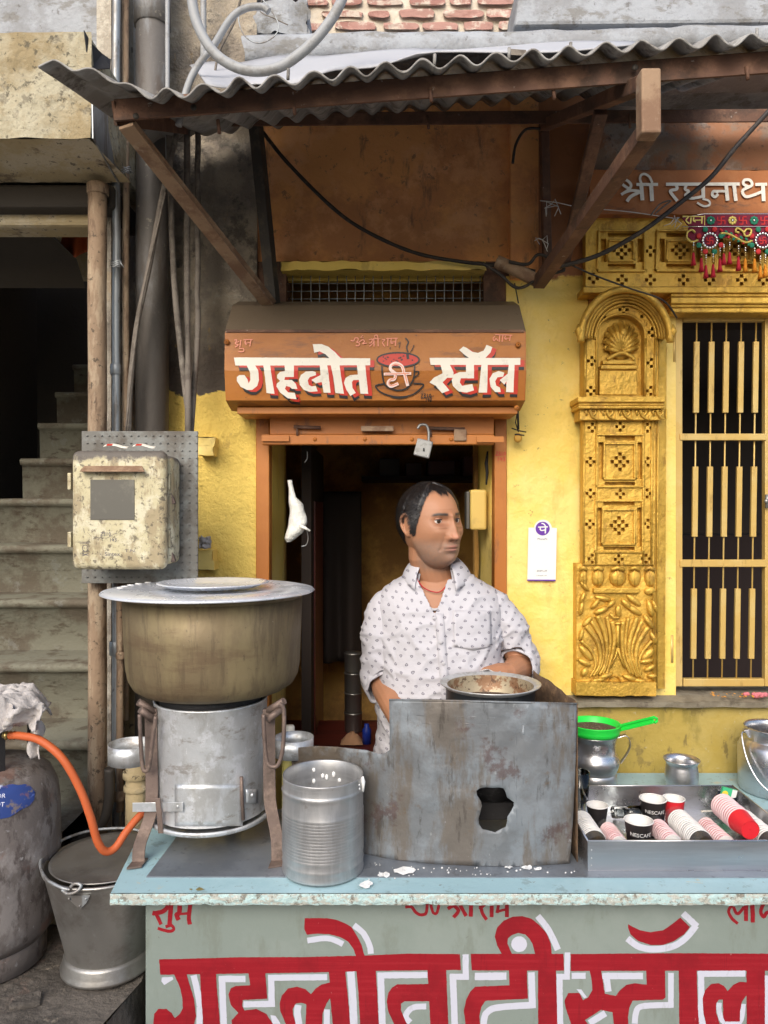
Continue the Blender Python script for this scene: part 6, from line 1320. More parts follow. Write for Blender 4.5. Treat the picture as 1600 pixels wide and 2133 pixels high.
sleeve("white rimmed sleeve of black cups at the right tray wall", .893, 1.664, 1.84, .0280, 'cupblack', 'cupwhite', rz=1)
def tumbler(name, label, x, y, r_, h, rot=None, zc=None):
    t = thing(name, (x, y, FZ), label, "glass")
    m = MB(); m.lathe([(.001, .004), (r_ * .76, .004), (r_ * .8, 0), (r_, h), (r_ - .0016, h), (r_ * .8 - .0012, .010), (.001, .010)], (x, y, FZ), 28)
    m.build("glass_wall", M['glass'], t, origin=(x, y, FZ))
    if rot: t.rotation_euler = rot; t.location.z = zc
    return t
tumbler("glass_tumbler", "tall clear glass standing at the tray corner by the windscreen", .508, 1.925, .027, .118)
tumbler("glass_tumbler", "clear glass lying on its side between the black cups", .590, 1.912, .0185, .075, (R(80), 0, R(62)), FZ + .0165)
tumbler("glass_tumbler", "short clear glass holding a green packet at the tray back", .893, 1.925, .026, .058)
pk = thing("green_packet", (.893, 1.925, FZ + .02), "green and white printed packet standing in the short glass", "packet")
m = MB(); m.hexa([Vector((.893, 1.925, FZ + .045)) + Matrix.Rotation(R(14), 3, 'Y') @ Vector(v) for v in [(-.019, -.004, -.036), (.019, -.004, -.036), (.019, .004, -.036), (-.019, .004, -.036), (-.019, -.004, .03), (.019, -.004, .03), (.019, .004, .03), (-.019, .004, .03)]]); m.build("carton", mat('green_print', (.05, .42, .20), .5), pk)
m = MB(); m.add([Vector((.893, 1.9205, FZ + .045)) + Matrix.Rotation(R(14), 3, 'Y') @ Vector(v) for v in [(.006, 0, -.02), (.0188, 0, -.02), (.0188, 0, .0298), (.006, 0, .0298)]], [(0, 1, 2, 3)]); m.build("white_panel", M['cupwhite'], pk)
m = MB(); m.lathe([(.0005, 0), (.008, 0)], Vector((.886, 1.9202, FZ + .062)), 14, M_=Matrix.Rotation(R(90), 3, 'X')); m.build("yellow_mark", mat('yellow_print', (.7, .55, .05), .5), pk)
m = MB(); m.tube([P(1465, 1690, 1.895), P(1500, 1689, 1.90)], .0022, 6); m.tube([P(1461, 1690.5, 1.894), P(1465, 1690, 1.895)], .0024, 6); tag(m.build("wooden_stirrer", M['cream']), "short wooden stick lying at the back of the cup tray", "stick")
# petals on the sill
random.seed(9)
pet = MB()
for k in range(46):
    c = Vector((XW(random.uniform(1480, 1590), 2.25), random.uniform(2.24, 2.30), ZW(1462, 2.2) + .003)); a = random.uniform(0, 6)
    pet.add([c + Vector((.006 * cos(a), .004 * sin(a), 0)), c + Vector((.003 * cos(a + 2), .004 * sin(a + 2), .003)), c + Vector((-.005 * cos(a), -.005 * sin(a), .002)), c + Vector((.003 * cos(a - 2), .003 * sin(a - 2), .001))], [(0, 1, 2, 3)])
tag(pet.build("flower_petals", M['petal']), "scattered marigold petals on the sill below the gate", "petals", kind="stuff")
m = MB()
for k in range(14): m.ell(P(1570 + random.uniform(-18, 30), 1448 + random.uniform(-3, 3), 2.26), .008, .006, .006, 7, 5)
tag(m.build("pink_flowers", M['petalpink'], solid=0), "wilted pink flower clump on the sill at the right edge", "flowers", kind="stuff")
# ---------------------------------------------------------------- gas cylinder, hose, bucket
gx, gy = XW(-26, 1.74), 1.74
gc = thing("gas_cylinder", (gx, gy, PZ), "scuffed brown gas cylinder with a worn blue shoulder band", "gas cylinder")
lath("foot_ring", [(.118, .0), (.128, .004), (.128, .055), (.122, .07), (.118, .06)], (gx, gy, PZ + .004), 'cylinder', gc, 48)
m = MB(); m.tube([(gx + .129 * cos(a), gy + .129 * sin(a), PZ + .035) for a in (R(-78), R(-72), R(-66))], .007, 8, flat=.5); m.build("foot_slot", M['soot'], gc)
lath("shell", [(.10, .045), (.13, .058), (.150, .085), (.158, .13), (.159, .245), (.1605, .25), (.1605, .262), (.159, .267), (.158, .36), (.153, .40), (.138, .435), (.11, .457), (.07, .468), (.001, .471)], (gx, gy, PZ + .004), 'cylinder', gc, 72, wob=.004)
def shell_r(z):
    pr_ = [(.158, .36), (.153, .40), (.138, .435), (.11, .457), (.07, .468)]
    for (a, b), (c, d) in zip(pr_, pr_[1:]):
        if z <= d: return a + (c - a) * (z - b) / (d - b)
    return .07
m = MB()
def bandf(u, v):
    e = math.sqrt(max(0, 1 - (2 * u - 1) ** 4)); a = R(-150 + 128 * u)
    z = .412 + (.034 * e) * (2 * v - 1) + .006 * noise.noise(Vector((u * 13, v * 3, 0)))
    z = min(z, .449)
    return Vector((gx + (shell_r(z) + .0016) * cos(a), gy + (shell_r(z) + .0016) * sin(a), PZ + .005 + z))
m.grid(48, 10, bandf); m.build("blue_band", M['bluepaint'], gc)
for i, w in enumerate(("TURN OFF", "REGULATOR", "WHEN NOT", "IN USE")):
    z = .440 - .0165 * i; a = R(-66)
    text(w, "band_lettering", .0135, M['signwhite'], gc, (gx + (shell_r(z) + .0035) * cos(a) + .01, gy + (shell_r(z) + .0035) * sin(a) - .003, PZ + .0085 + z), rot=(36 + 11 * i, 0, 14), align='CENTER')
lath("valve", [(.022, .47), (.022, .50), (.03, .505), (.03, .53), (.018, .535), (.018, .56), (.001, .56)], (gx, gy, PZ), 'brass', gc, 20)
for a in (R(-45), R(-135), R(30), R(150)):
    m = MB(); m.bar((gx + .088 * cos(a), gy + .088 * sin(a), PZ + .455), (gx + .088 * cos(a), gy + .088 * sin(a), PZ + .60), .020, .006, up=(cos(a), sin(a), 0)); m.build("collar_post", M['soot'], gc)
m = MB(); m.tube([(gx + .088 * cos(a), gy + .088 * sin(a), PZ + .60) for a in [2 * pi * k / 28 for k in range(28)]], .008, 8, closed=True); m.build("collar_ring", M['soot'], gc)
# rag on top
rg = thing("grey_rag", (gx, gy, PZ + .6), "crumpled grey cotton rag thrown over the cylinder valve", "rag")
def ragf(u, v):
    a = 2 * pi * u; r_ = .015 + .115 * v
    x = r_ * cos(a); y = r_ * sin(a)
    drop = max(0, r_ - .085) * (1.1 + 1.2 * noise.noise(Vector((cos(a) * 2.2, sin(a) * 2.2, 4))))
    z = .628 - drop + .020 * fbm(Vector((x * 22, y * 22, 1)), 1) + .012 * noise.noise(Vector((x * 60, y * 60, 3)))
    k = 1 + .12 * noise.noise(Vector((cos(a) * 3, sin(a) * 3, 9))) - .25 * max(0, drop)
    return Vector((gx + x * k + .012, gy + y * k, PZ + z))
m = MB(); m.grid(72, 24, ragf); m.build("cloth_top", M['rag'], rg, solid=.003)
m = MB(); m.grid(8, 16, lambda u, v: P(64 + 22 * u + 4 * sin(v * 7), 1500 + 78 * v, 1.675) + Vector((0, .01 * sin(u * 6 + v * 5), 0))); m.build("hanging_end", M['rag'], rg, solid=.003)
m = MB(); m.grid(14, 10, lambda u, v: P(-10 + 92 * u, 1472 + 44 * v, 1.655) + Vector((0, .022 * sin(u * 8 + v * 3) + .012 * noise.noise(Vector((u * 6, v * 6, 2))), .010 * noise.noise(Vector((u * 7, v * 5, 5)))))); m.build("front_fold", M['rag'], rg, solid=.003)
hs_ = thing("gas_hose", P(220, 1775, 1.7), "orange rubber gas hose looping from cylinder to stove", "hose")
q = catmull([P(20, 1532, 1.665), P(45, 1533, 1.66), P(85, 1543, 1.65), P(130, 1580, 1.64), P(165, 1640, 1.64), P(188, 1700, 1.64), P(203, 1752, 1.645), P(219, 1773, 1.655), P(240, 1766, 1.67), P(265, 1730, 1.69), P(300, 1692, 1.72), P(345, 1672, 1.76)], 8)
m = MB(); m.tube(q, .0088, 12); m.build("hose_tube", M['hose'], hs_)
m = MB(); m.tube([P(8, 1531, 1.67), P(36, 1532, 1.665)], .0075, 10)
for k in range(3): m.lathe([(.008, -.003), (.0105, 0), (.008, .003)], P(14 + 8 * k, 1532, 1.668), 12, M_=Matrix.Rotation(R(90), 3, 'Y'))
m.build("brass_nozzle", M['brass'], hs_)
ux, uy = XW(226, 1.72), 1.72
bk = thing("steel_bucket", (ux, uy, PZ), "dull steel bucket with a flat lid beside the counter", "bucket")
B0 = PZ + .006
lath("bucket_wall", [(.092, .040), (.094, .05), (.138, .236), (.1395, .240), (.136, .240), (.09, .05), (.001, .045)], (ux, uy, B0), 'bucket', bk, 72)
lath("bucket_rim", [(.1395 + .0042 * cos(a), .2415 + .0042 * sin(a)) for a in [2 * pi * k / 8 for k in range(8)]], (ux, uy, B0), 'bucket', bk, 72, closed=True)
lath("foot_band", [(.098, 0), (.1035, .004), (.1045, .010), (.100, .015), (.1005, .021), (.097, .026), (.0975, .033), (.0925, .040), (.090, .04), (.09, .0)], (ux, uy, B0), 'bucket', bk, 72, closed=True)
bl = thing("bucket_lid", (ux, uy, B0 + .24), "flat steel sheet lid lying in the bucket mouth", "lid")
lath("lid_disc", [(.001, .248), (.124, .246), (.131, .250), (.131, .247), (.124, .243), (.001, .245)], (ux + .004, uy, B0), 'bucket', bl, 64)
m = MB(); m.tube(catmull([(ux - .028, uy - .142, B0 + .243), (ux - .05, uy - .140, B0 + .247), (ux - .10, uy - .105, B0 + .252), (ux - .142, uy - .03, B0 + .256), (ux - .135, uy + .06, B0 + .258), (ux - .085, uy + .122, B0 + .256), (ux - .01, uy + .148, B0 + .25), (ux + .03, uy + .14, B0 + .245)], 6), .0034, 8); m.build("bail_handle", M['galv'], bk)
m = MB(); m.tube(catmull([(ux - .045, uy - .143, B0 + .243), (ux - .03, uy - .150, B0 + .238), (ux - .012, uy - .150, B0 + .243), (ux - .005, uy - .143, B0 + .252), (ux - .018, uy - .142, B0 + .256), (ux - .028, uy - .143, B0 + .248)], 5), .0036, 7); m.build("handle_eye", M['galv'], bk)
m = MB(); m.add([(ux - .040, uy - .1375, B0 + .228), (ux + .012, uy - .1405, B0 + .228), (ux + .004, uy - .138, B0 + .212), (ux - .010, uy - .135, B0 + .198), (ux - .024, uy - .1355, B0 + .208)], [(0, 1, 2, 3, 4)]); m.build("handle_ear", M['galv'], bk, solid=.003)
for dx, dz in ((-.032, .222), (.004, .222), (-.011, .205)):
    m = MB(); m.ell((ux + dx, uy - .1415 + (.228 - dz) * .2, B0 + dz), .003, .002, .003, 8, 5); m.build("rivet", M['galv'], bk)
# stones on the platform
random.seed(2)
def stone(label, c, sx, sy, sz, rz, mt='platform', seed=1):
    random.seed(seed)
    vs = [Vector((x * sx * random.uniform(.75, 1), y * sy * random.uniform(.75, 1), z_ * sz * (random.uniform(.6, 1) if z_ else 0))) for x, y, z_ in ((-1, -1, 0), (1, -1, 0), (1, 1, 0), (-1, 1, 0), (-1, -1, 1), (1, -1, 1), (1, 1, 1), (-1, 1, 1))]
    Mz = Matrix.Rotation(R(rz), 3, 'Z'); m = MB(); m.hexa([Vector(c) + Mz @ v for v in vs]); return tag(m.build("stone", M[mt], bevel=.006), label, "stone")
stone("wedge shaped brown stone chocked by the gas cylinder foot", (XW(62, 1.6), 1.585, PZ - .005), .036, .022, .022, 18, 'platform', 4)
stone("squared dark stone block on the stairs foot behind the hose", (XW(125, 1.95), 1.98, PZ), .07, .05, .20, 8, 'platform', 6)
stone("flat slab stone on the platform behind the bucket", (XW(165, 1.9), 1.93, PZ - .005), .10, .05, .05, -6, 'soffit', 8)
# ---------------------------------------------------------------- doorway odds and ends
bg_ = thing("plastic_bag", P(612, 1130, 2.33), "white plastic carrier bag hanging on the left door reveal", "bag")
outl = [(604, 1000, 5), (607, 1018, 5), (609, 1036, 8), (617, 1050, 14), (620, 1070, 17), (619, 1090, 19), (613, 1110, 18), (605, 1122, 12), (601, 1129, 4)]
m = MB()
def bagf(u, v):
    k = v * (len(outl) - 1); i = min(int(k), len(outl) - 2); t = k - i
    cx = outl[i][0] + (outl[i + 1][0] - outl[i][0]) * t; cy = outl[i][1] + (outl[i + 1][1] - outl[i][1]) * t; w = outl[i][2] + (outl[i + 1][2] - outl[i][2]) * t
    a = 2 * pi * u; kk = 1 + .18 * noise.noise(Vector((cos(a) * 1.5, sin(a) * 1.5, v * 7)))
    p = P(cx + w * cos(a) * kk, cy, 2.335); p.y += w / F * 2.3 * .8 * sin(a) * kk; return p
m.grid(24, 30, lambda u, v: bagf(u, .28 + .72 * v)); m.build("bag_body", M['bag'], bg_)
m = MB(); m.grid(10, 10, lambda u, v: bagf(u, .30 * v)); m.build("bag_handle", M['bag'], bg_)
m = MB(); m.tube([P(626, 1096, 2.32), P(636, 1100, 2.31), P(646, 1106, 2.31)], [.008, .005, .003], 8); m.build("bag_knot", M['bag'], bg_)
wh_ = MB(); wh_.tube(catmull([P(638, 1100, 2.34), P(642, 1120, 2.34), P(638, 1135, 2.34), P(628, 1138, 2.34)], 5), .0018, 6); tag(wh_.build("wire_hook", M['galv']), "bent wire hook just below the carrier bag", "hook")
wh_ = MB(); wh_.tube(catmull([P(640, 940, 2.36), P(640, 955, 2.36), P(634, 964, 2.36)], 5), .0018, 6); tag(wh_.build("wire_hook", M['galv']), "bent wire hook high on the left door reveal", "hook")
sb = thing("switch_box", P(1002, 1105, 2.4), "yellowed electrical switch box on the right door reveal", "switch box")
m = MB(); m.box(XW(978, 2.38), XW(1012, 2.38), 2.355, 2.42, ZW(1104, 2.38), ZW(1020, 2.38)); m.build("case", M['switch'], sb, bevel=.008, seg=3)
m = MB(); m.box(XW(978, 2.38) - .012, XW(978, 2.38) - .001, 2.36, 2.415, ZW(1102, 2.38), ZW(1024, 2.38)); m.build("clear_cover", M['meterwin'], sb, bevel=.003)
cc = thing("crack_filler", P(1015, 1000, 2.36), "broken plaster gap above the switch box", "plaster")
m = MB(); m.tube([P(1016, 940, 2.352), P(1013, 965, 2.352), P(1015, 985, 2.352), P(1013, 1010, 2.352)], [.003, .006, .005, .003], 6); m.build("gap", M['soot'], cc)
# payment card
pc_ = thing("payment_card", P(1129, 1210, YW - .012), "white payment card with purple round logo on the yellow wall", "card")
YC = YW - .0105
crd = [(1101, 1099), (1113, 1099)] + [(1131 - 18.5 * cos(t), 1101 - 18.5 * sin(t)) for t in [pi * k / 14 for k in range(1, 14)]] + [(1149, 1099), (1160, 1100), (1157.5, 1208), (1098.5, 1208)]
paint("card_sheet", [crd], lambda x, y: P(x, y, YC), M['card'], pc_).modifiers.new("s", 'SOLIDIFY').thickness = .0008
paint("purple_disc", [circ(1130.5, 1101, 14.8, 14.4, 28)], lambda x, y: P(x, y, YC - .0016), M['purple'], pc_)
paint("purple_strip", [[(1098.5, 1207), (1157.6, 1207.4), (1157.5, 1210.3), (1098.4, 1209.6)]], lambda x, y: P(x, y, YC - .0016), M['purple'], pc_)
paint("disc_letter", [S([(1121, 1098), (1141, 1097.5)], 2.6), S([(1136.5, 1098), (1136, 1111)], 2.8), S([(1126, 1098), (1125.5, 1103), (1129, 1105), (1136, 1103.5)], 2.5), S([(1137, 1097), (1133, 1091.5), (1128, 1090)], 2.4)], lambda x, y: P(x, y, YC - .0022), M['card'], pc_)
text("PhonePe", "brand_lettering", .0088, M['ink'], pc_, P(1130, 1124.5, YC - .0016))
text("BHIM UPI", "scheme_lettering", .0078, M['ink'], pc_, P(1128.5, 1191, YC - .0016), shear=.3)
text("○ PhonePe  UPI", "small_print", .0048, M['ink'], pc_, P(1128, 1200, YC - .0016))
# things in the dark room
tbq = thing("low_table", (-.15, 2.75, .02), "dark red wooden table just inside the doorway", "table")
m = MB(); m.box(-.42, .10, 2.55, 2.95, .80, .83); m.build("table_top", M['redwood'], tbq, bevel=.003)
for x in (-.40, .06):
    for y in (2.57, 2.90):
        m = MB(); m.box(x, x + .035, y, y + .035, .02, .80); m.build("leg", M['redwood'], tbq)
dst = mat('dim_steel', (.30, .29, .27), .35, .9)
for k in range(4):
    t = thing("steel_canister", (XW(736, 2.8), 2.8, .83 + .075 * k), ("bottom", "second", "third", "top")[k] + " steel canister of the stack inside the doorway", "canister")
    m = MB(); m.lathe([(.001, .0), (.032, 0), (.033, .004), (.033, .066), (.035, .068), (.035, .072), (.001, .074)], (XW(736, 2.8), 2.8, .831 + .075 * k), 24); m.build("canister_body", dst, t)
t = thing("blue_bottle", (XW(764, 2.65), 2.65, .83), "small blue bottle on the table inside the doorway", "bottle")
m = MB(); m.lathe([(.001, 0), (.016, 0), (.016, .05), (.009, .06), (.009, .07), (.001, .071)], (XW(764, 2.65), 2.65, .831), 16); m.build("bottle_body", mat('blue_plastic', (.01, .03, .25), .4), t)
t = thing("folded_cloth", (XW(735, 2.66), 2.66, .83), "crumpled peach cloth on the table inside the doorway", "cloth")
m = MB(); m.grid(14, 8, lambda u, v: Vector((XW(710, 2.66) + .08 * u, 2.62 + .07 * v, .834 + .035 * (sin(u * pi) * sin(v * pi)) * (1 + .6 * noise.noise(Vector((u * 6, v * 6, 0))))))); m.build("cloth_folds", mat('peach_cloth', (.4, .22, .12), .9), t)
shf = thing("wall_shelf", P(930, 1005, 3.4), "dark shelf with boxes on the back wall inside", "shelf")
m = MB(); m.box(-.1, .55, 3.3, 3.56, 1.80, 1.82); m.build("shelf_board", M['roomdark'], shf)
for i, (x, w_, h_) in enumerate(((-.02, .09, .08), (.10, .07, .06), (.2, .12, .07), (.36, .10, .09))):
    m = MB(); m.box(x, x + w_, 3.34, 3.5, 1.821, 1.821 + h_); m.build("box", mat('dim_box_%d' % i, (.10 + .03 * i, .09, .08), .8), shf, bevel=.002)
dl = thing("inner_door_leaf", (-.30, 2.7, .02), "dark wooden door leaf folded back inside the doorway", "door")
m = MB(); m.box(XW(628, 2.66), XW(628, 2.66) + .035, 2.66, 3.2, .03, 1.9); m.build("leaf", M['roomdark'], dl)
m = MB(); m.box(XW(628, 2.66) + .036, XW(628, 2.66) + .042, 2.75, 3.1, .3, 1.7); m.build("leaf_panel", M['redwood'], dl)
cb = thing("hanging_cloth", (-.02, 3.2, 1.1), "dark bundle of cloth hanging deep in the room", "cloth")
m = MB(); m.grid(20, 24, lambda u, v: Vector((-.32 + .22 * u, 3.25 + .03 * sin(u * 14) * v, 1.75 - .75 * v))); m.build("cloth_fall", M['roomdark'], cb, solid=.004)
# ---------------------------------------------------------------- unseen lane front behind the viewer, its height set for the light
op = thing("unseen_opposite_house", (0, -5.5, 0), "unseen beige house front across the lane, height set for the light", "building")
m = MB(); m.box(-14, 14, -5.9, -5.5, 0, 2.5); m.build("wall", mat('beige_lane_wall', (.58, .52, .43), .9, spots=[((.48, .42, .35), 2, .45, .65, .6)]), op)
for x in (-6, -3, 0.2, 3.2, 6.4):
    m = MB(); m.box(x - .5, x + .5, -5.52, -5.49, 1.0 if x != .2 else .02, 2.4); m.build("window" if x != .2 else "door", mat('lane_opening_%d' % int(x * 10), (.08, .06, .05), .6), op)
# ---------------------------------------------------------------- the tea seller
HC = Vector((.136, 2.10, 1.622))
HM = Matrix.Rotation(R(180 + 35), 3, 'Z') @ Matrix.Rotation(R(-2), 3, 'X') @ Matrix.Rotation(R(2), 3, 'Y')
HMi = HM.transposed()
def g2(x, z, x0, z0, sx, sz): return math.exp(-((x - x0) / sx) ** 2 - ((z - z0) / sz) ** 2)
def ray_ell(d, c, r):
    a = sum((d[i] / r[i]) ** 2 for i in range(3)); b = -2 * sum(d[i] * c[i] / r[i] ** 2 for i in range(3)); k = sum((c[i] / r[i]) ** 2 for i in range(3)) - 1
    D = b * b - 4 * a * k
    return (-b + math.sqrt(D)) / (2 * a) if D > 0 else 0
ELL = [((0, -.014, .022), (.0800, .097, .0935)), ((0, .027, -.050), (.0605, .064, .0705)), ((0, .012, -.008), (.0735, .082, .084)), ((0, -.02, -.015), (.066, .078, .075))]
def smax(vals, k=90.0):
    m_ = max(vals); return m_ + math.log(sum(math.exp((v - m_) * k) for v in vals)) / k
def head_point(d):
    r_ = smax([ray_ell(d, c, q) for c, q in ELL], 260.0)
    p = Vector(d) * r_
    x, y, z = p
    if y > 0:
        f = min(1, y / .03); ax = abs(x)
        o = 0
        o += .0065 * g2(ax, z, .028, .033, .026, .010)               # brow
        o += -.0150 * g2(ax, z, .0315, .0165, .0190, .0130)              # sockets
        o += -.004 * g2(ax, z, .010, .016, .007, .012)
        o += .0055 * g2(ax, z, .046, -.014, .018, .020)               # cheek bones
        o += -.003 * g2(ax, z, .046, -.050, .016, .018)
        # nose
        t = max(0, min(1, (.024 - z) / .052))
        hgt = (.0065 + .0125 * t ** 1.3) if z < .030 else .007 * math.exp(-((z - .030) / .010) ** 2)
        if z < -.028: hgt = .019 * math.exp(-((z + .028) / .0085) ** 2)
        wid = .0072 + .0070 * t
        o += hgt * math.exp(-(ax / wid) ** 2)
        o += .0050 * g2(ax, z, 0, -.0235, .0095, .0085)
        o += .0105 * g2(ax, z, .0168, -.0275, .0066, .0085)            # wings
        o += -.004 * g2(ax, z, .0085, -.0375, .004, .003)
        o += -.0034 * g2(ax, z, .0245 + .25 * max(0, -.03 - z), z, .004, 1) * (1 if -.066 < z < -.022 else 0)   # fold
        # mouth
        o += .0045 * g2(ax, z, 0, -.0555, .026, .012)
        o += .0032 * g2(ax, z, 0.006, -.0535, .016, .0032)
        o += -.0045 * g2(ax, z, 0, -.0585, .024, .0018)
        o += .0040 * g2(ax, z, 0, -.0635, .015, .0042)
        o += -.0035 * g2(ax, z, 0, -.0735, .018, .006)
        o += .0100 * g2(ax, z, 0, -.0920, .019, .014)                   # chin
        # eye bags and lids
        o += .0030 * g2(ax, z, .031, .0015, .014, .0045) - .0018 * g2(ax, z, .033, -.006, .016, .0030)
        for zz in (.058, .066, .074): o += -.0009 * g2(x, z, -.015, zz + .12 * (x + .015) ** 2, .03, .0015)
        p.y += o * f
        sg = 1 if x > 0 else -1
        p.x += sg * (.0045 * math.exp(-((z + .055) / .024) ** 2 - ((y - .012) / .030) ** 2) - .0035 * math.exp(-((z - .045) / .020) ** 2 - ((y - .058) / .020) ** 2))
        if hgt > .014 and ax < .012: p.z -= .002
    return p
def hair_min(ph):
    tb = [(0, .090), (12, .087), (26, .101), (44, .096), (54, .078), (60, .050), (66, .020), (71, .0), (74, -.020), (84, -.020), (92, .030), (104, .032), (112, -.010), (130, -.045), (180, -.060)]
    for (a, b), (c, d) in zip(tb, tb[1:]):
        if ph <= c: return b + (d - b) * (ph - a) / (c - a)
    return tb[-1][1]
def superr(z_list, n, cx, cy):
    m_ = MB(); vs = []; fs = []
    for (z, rx, ry, dx, dy) in z_list:
        for k in range(n):
            a = 2 * pi * k / n; c, s_ = cos(a), sin(a)
            e = .82
            vs.append((cx + dx + rx * math.copysign(abs(c) ** e, c), cy + dy + ry * math.copysign(abs(s_) ** e, s_), z))
    m = len(z_list)
    for i in range(m - 1):
        for k in range(n): fs.append((i * n + k, i * n + (k + 1) % n, (i + 1) * n + (k + 1) % n, (i + 1) * n + k))
    fs.append(tuple(range(n))); fs.append(tuple(range((m - 1) * n, m * n)))
    m_.add(vs, fs); return m_
def cappedtube(m, pts, rr, n=16):
    pts = [Vector(p) for p in pts]
    q = catmull(pts, 6); k = len(pts) - 1
    rs = [rr[min(int(i / 6), k)] + (rr[min(int(i / 6) + 1, k)] - rr[min(int(i / 6), k)]) * ((i % 6) / 6) for i in range(len(q))]
    m.tube(q, rs, n)
    m.ell(q[0], rs[0], rs[0], rs[0], 12, 8); m.ell(q[-1], rs[-1], rs[-1], rs[-1], 12, 8)
def remesh(mb, vox, it=3, fac=.5):
    me = bpy.data.meshes.new("tmp"); me.from_pydata(mb.v, [], mb.f); me.update()
    bm = bmesh.new(); bm.from_mesh(me); bmesh.ops.recalc_face_normals(bm, faces=bm.faces); bm.to_mesh(me); bm.free()
    o = bpy.data.objects.new("tmp", me); col.objects.link(o)
    r_ = o.modifiers.new("r", 'REMESH'); r_.mode = 'VOXEL'; r_.voxel_size = vox
    s_ = o.modifiers.new("s", 'SMOOTH'); s_.iterations = it; s_.factor = fac
    dg = bpy.context.evaluated_depsgraph_get()
    out = bpy.data.meshes.new_from_object(o.evaluated_get(dg))
    bpy.data.objects.remove(o); return out
TXc, TYc = .157, 2.135
arms = {
 'r': dict(sh=Vector((.000, 2.140, 1.388)), el=P(798, 1420, 2.105), wr=P(836, 1508, 1.955), hd=P(858, 1542, 1.915)),
 'l': dict(sh=Vector((.318, 2.140, 1.390)), el=P(1086, 1384, 2.140), wr=P(1062, 1400, 2.055), hd=P(1030, 1408, 2.030))}
body = MB()
NU, NV = 150, 130
hv = []
for j in range(NV + 1):
    t = pi * j / NV
    for i in range(NU):
        a = 2 * pi * i / NU
        # denser sampling toward the face
        a2 = a + .45 * sin(a)      # a=pi is the front
        d = (sin(t) * sin(a2), -sin(t) * cos(a2), cos(t))
        hv.append(HC + HM @ head_point(d))
hf = [(j * NU + i, j * NU + (i + 1) % NU, (j + 1) * NU + (i + 1) % NU, (j + 1) * NU + i) for j in range(NV) for i in range(NU)]
body.add(hv, hf, True)
# ears
for sx in (-1, 1):
    pts = [HC + HM @ Vector((sx * q[0], q[1], q[2])) for q in ((.070, -.004, .014), (.078, -.006, .030), (.0835, -.018, .034), (.0865, -.030, .022), (.0855, -.030, .004), (.081, -.022, -.014), (.075, -.012, -.026), (.071, -.006, -.020))]
    body.tube(catmull(pts, 4), .0046, 8)
    body.ell(HC + HM @ Vector((sx * .0755, -.015, .006)), .005, .016, .024, 10, 8, HM)
    body.ell(HC + HM @ Vector((sx * .0745, -.009, -.020)), .006, .008, .010, 10, 8, HM)
    body.ell(HC + HM @ Vector((sx * .074, -.002, .003)), .005, .004, .007, 8, 6, HM)
# neck, trunk, legs
nb0 = Vector((TXc - .004, 2.145, 1.40))
body.tube([HC + HM @ Vector((0, -.022, -.03)), HC + HM @ Vector((0, -.020, -.085)), nb0 + Vector((0, 0, .06)), nb0], [.054, .056, .062, .078], 20)
TR = [(.86, .150, .110, 0, 0), (.95, .158, .115, 0, 0), (1.08, .160, .124, 0, -.006), (1.20, .166, .116, 0, 0), (1.30, .168, .108, 0, 0), (1.37, .160, .095, 0, .004), (1.415, .145, .082, 0, .008), (1.445, .105, .072, 0, .010), (1.470, .06, .060, 0, .012)]
b2 = superr(TR, 32, TXc, TYc); body.add(b2.v, b2.f)
for s_, k in ((-1, 'r'), (1, 'l')):
    A = arms[k]
    cappedtube(body, [A['sh'], (A['sh'] + A['el']) / 2, A['el'], (A['el'] + A['wr']) / 2, A['wr']], [.034, .038, .037, .036, .026], 16)
    f = (A['hd'] - A['wr']).normalized()
    sd_ = f.cross(Vector((0, 0, 1))).normalized(); up = sd_.cross(f)
    if k == 'r': sd_ = -sd_
    pc = A['wr'] + f * .045
    cappedtube(body, [A['wr'], A['wr'] + f * .03 + sd_ * .004, A['wr'] + f * .075 + sd_ * .004], [.025, .031, .030], 12)
    for n_, (off, ln) in enumerate(((-.024, .068), (-.008, .078), (.008, .074), (.023, .060))):
        b0 = A['wr'] + f * .072 + sd_ * off
        cappedtube(body, [b0, b0 + f * ln * .45 + up * .004, b0 + f * ln * .72 - up * .016, b0 + f * ln * .70 - up * .038], [.0092, .0088, .0082, .007], 10)
    b0 = A['wr'] + f * .028 - sd_ * .024
    cappedtube(body, [b0, b0 + f * .026 - sd_ * .020 - up * .008, b0 + f * .052 - sd_ * .020 - up * .022], [.0125, .0105, .0085], 10)
    hx = TXc + s_ * .085
    cappedtube(body, [(hx, TYc, .90), (hx + s_ * .01, TYc - .01, .52), (hx + s_ * .012, TYc + .01, .14), (hx + s_ * .012, TYc + .005, .08)], [.092, .062, .040, .040], 16)
    cappedtube(body, [(hx + s_ * .012, TYc + .03, .062), (hx + s_ * .02, TYc - .09, .052), (hx + s_ * .028, TYc - .16, .047)], [.038, .036, .026], 12)
bme = remesh(body, .0020, 2, .4)
bme.name = "body"
person = thing("person", (TXc, TYc, .02), "person in white dotted shirt standing behind the counter, looking right", "person")
bme.transform(Matrix.Translation(-WLOC[person.name]))
for p_ in bme.polygons: p_.use_smooth = True
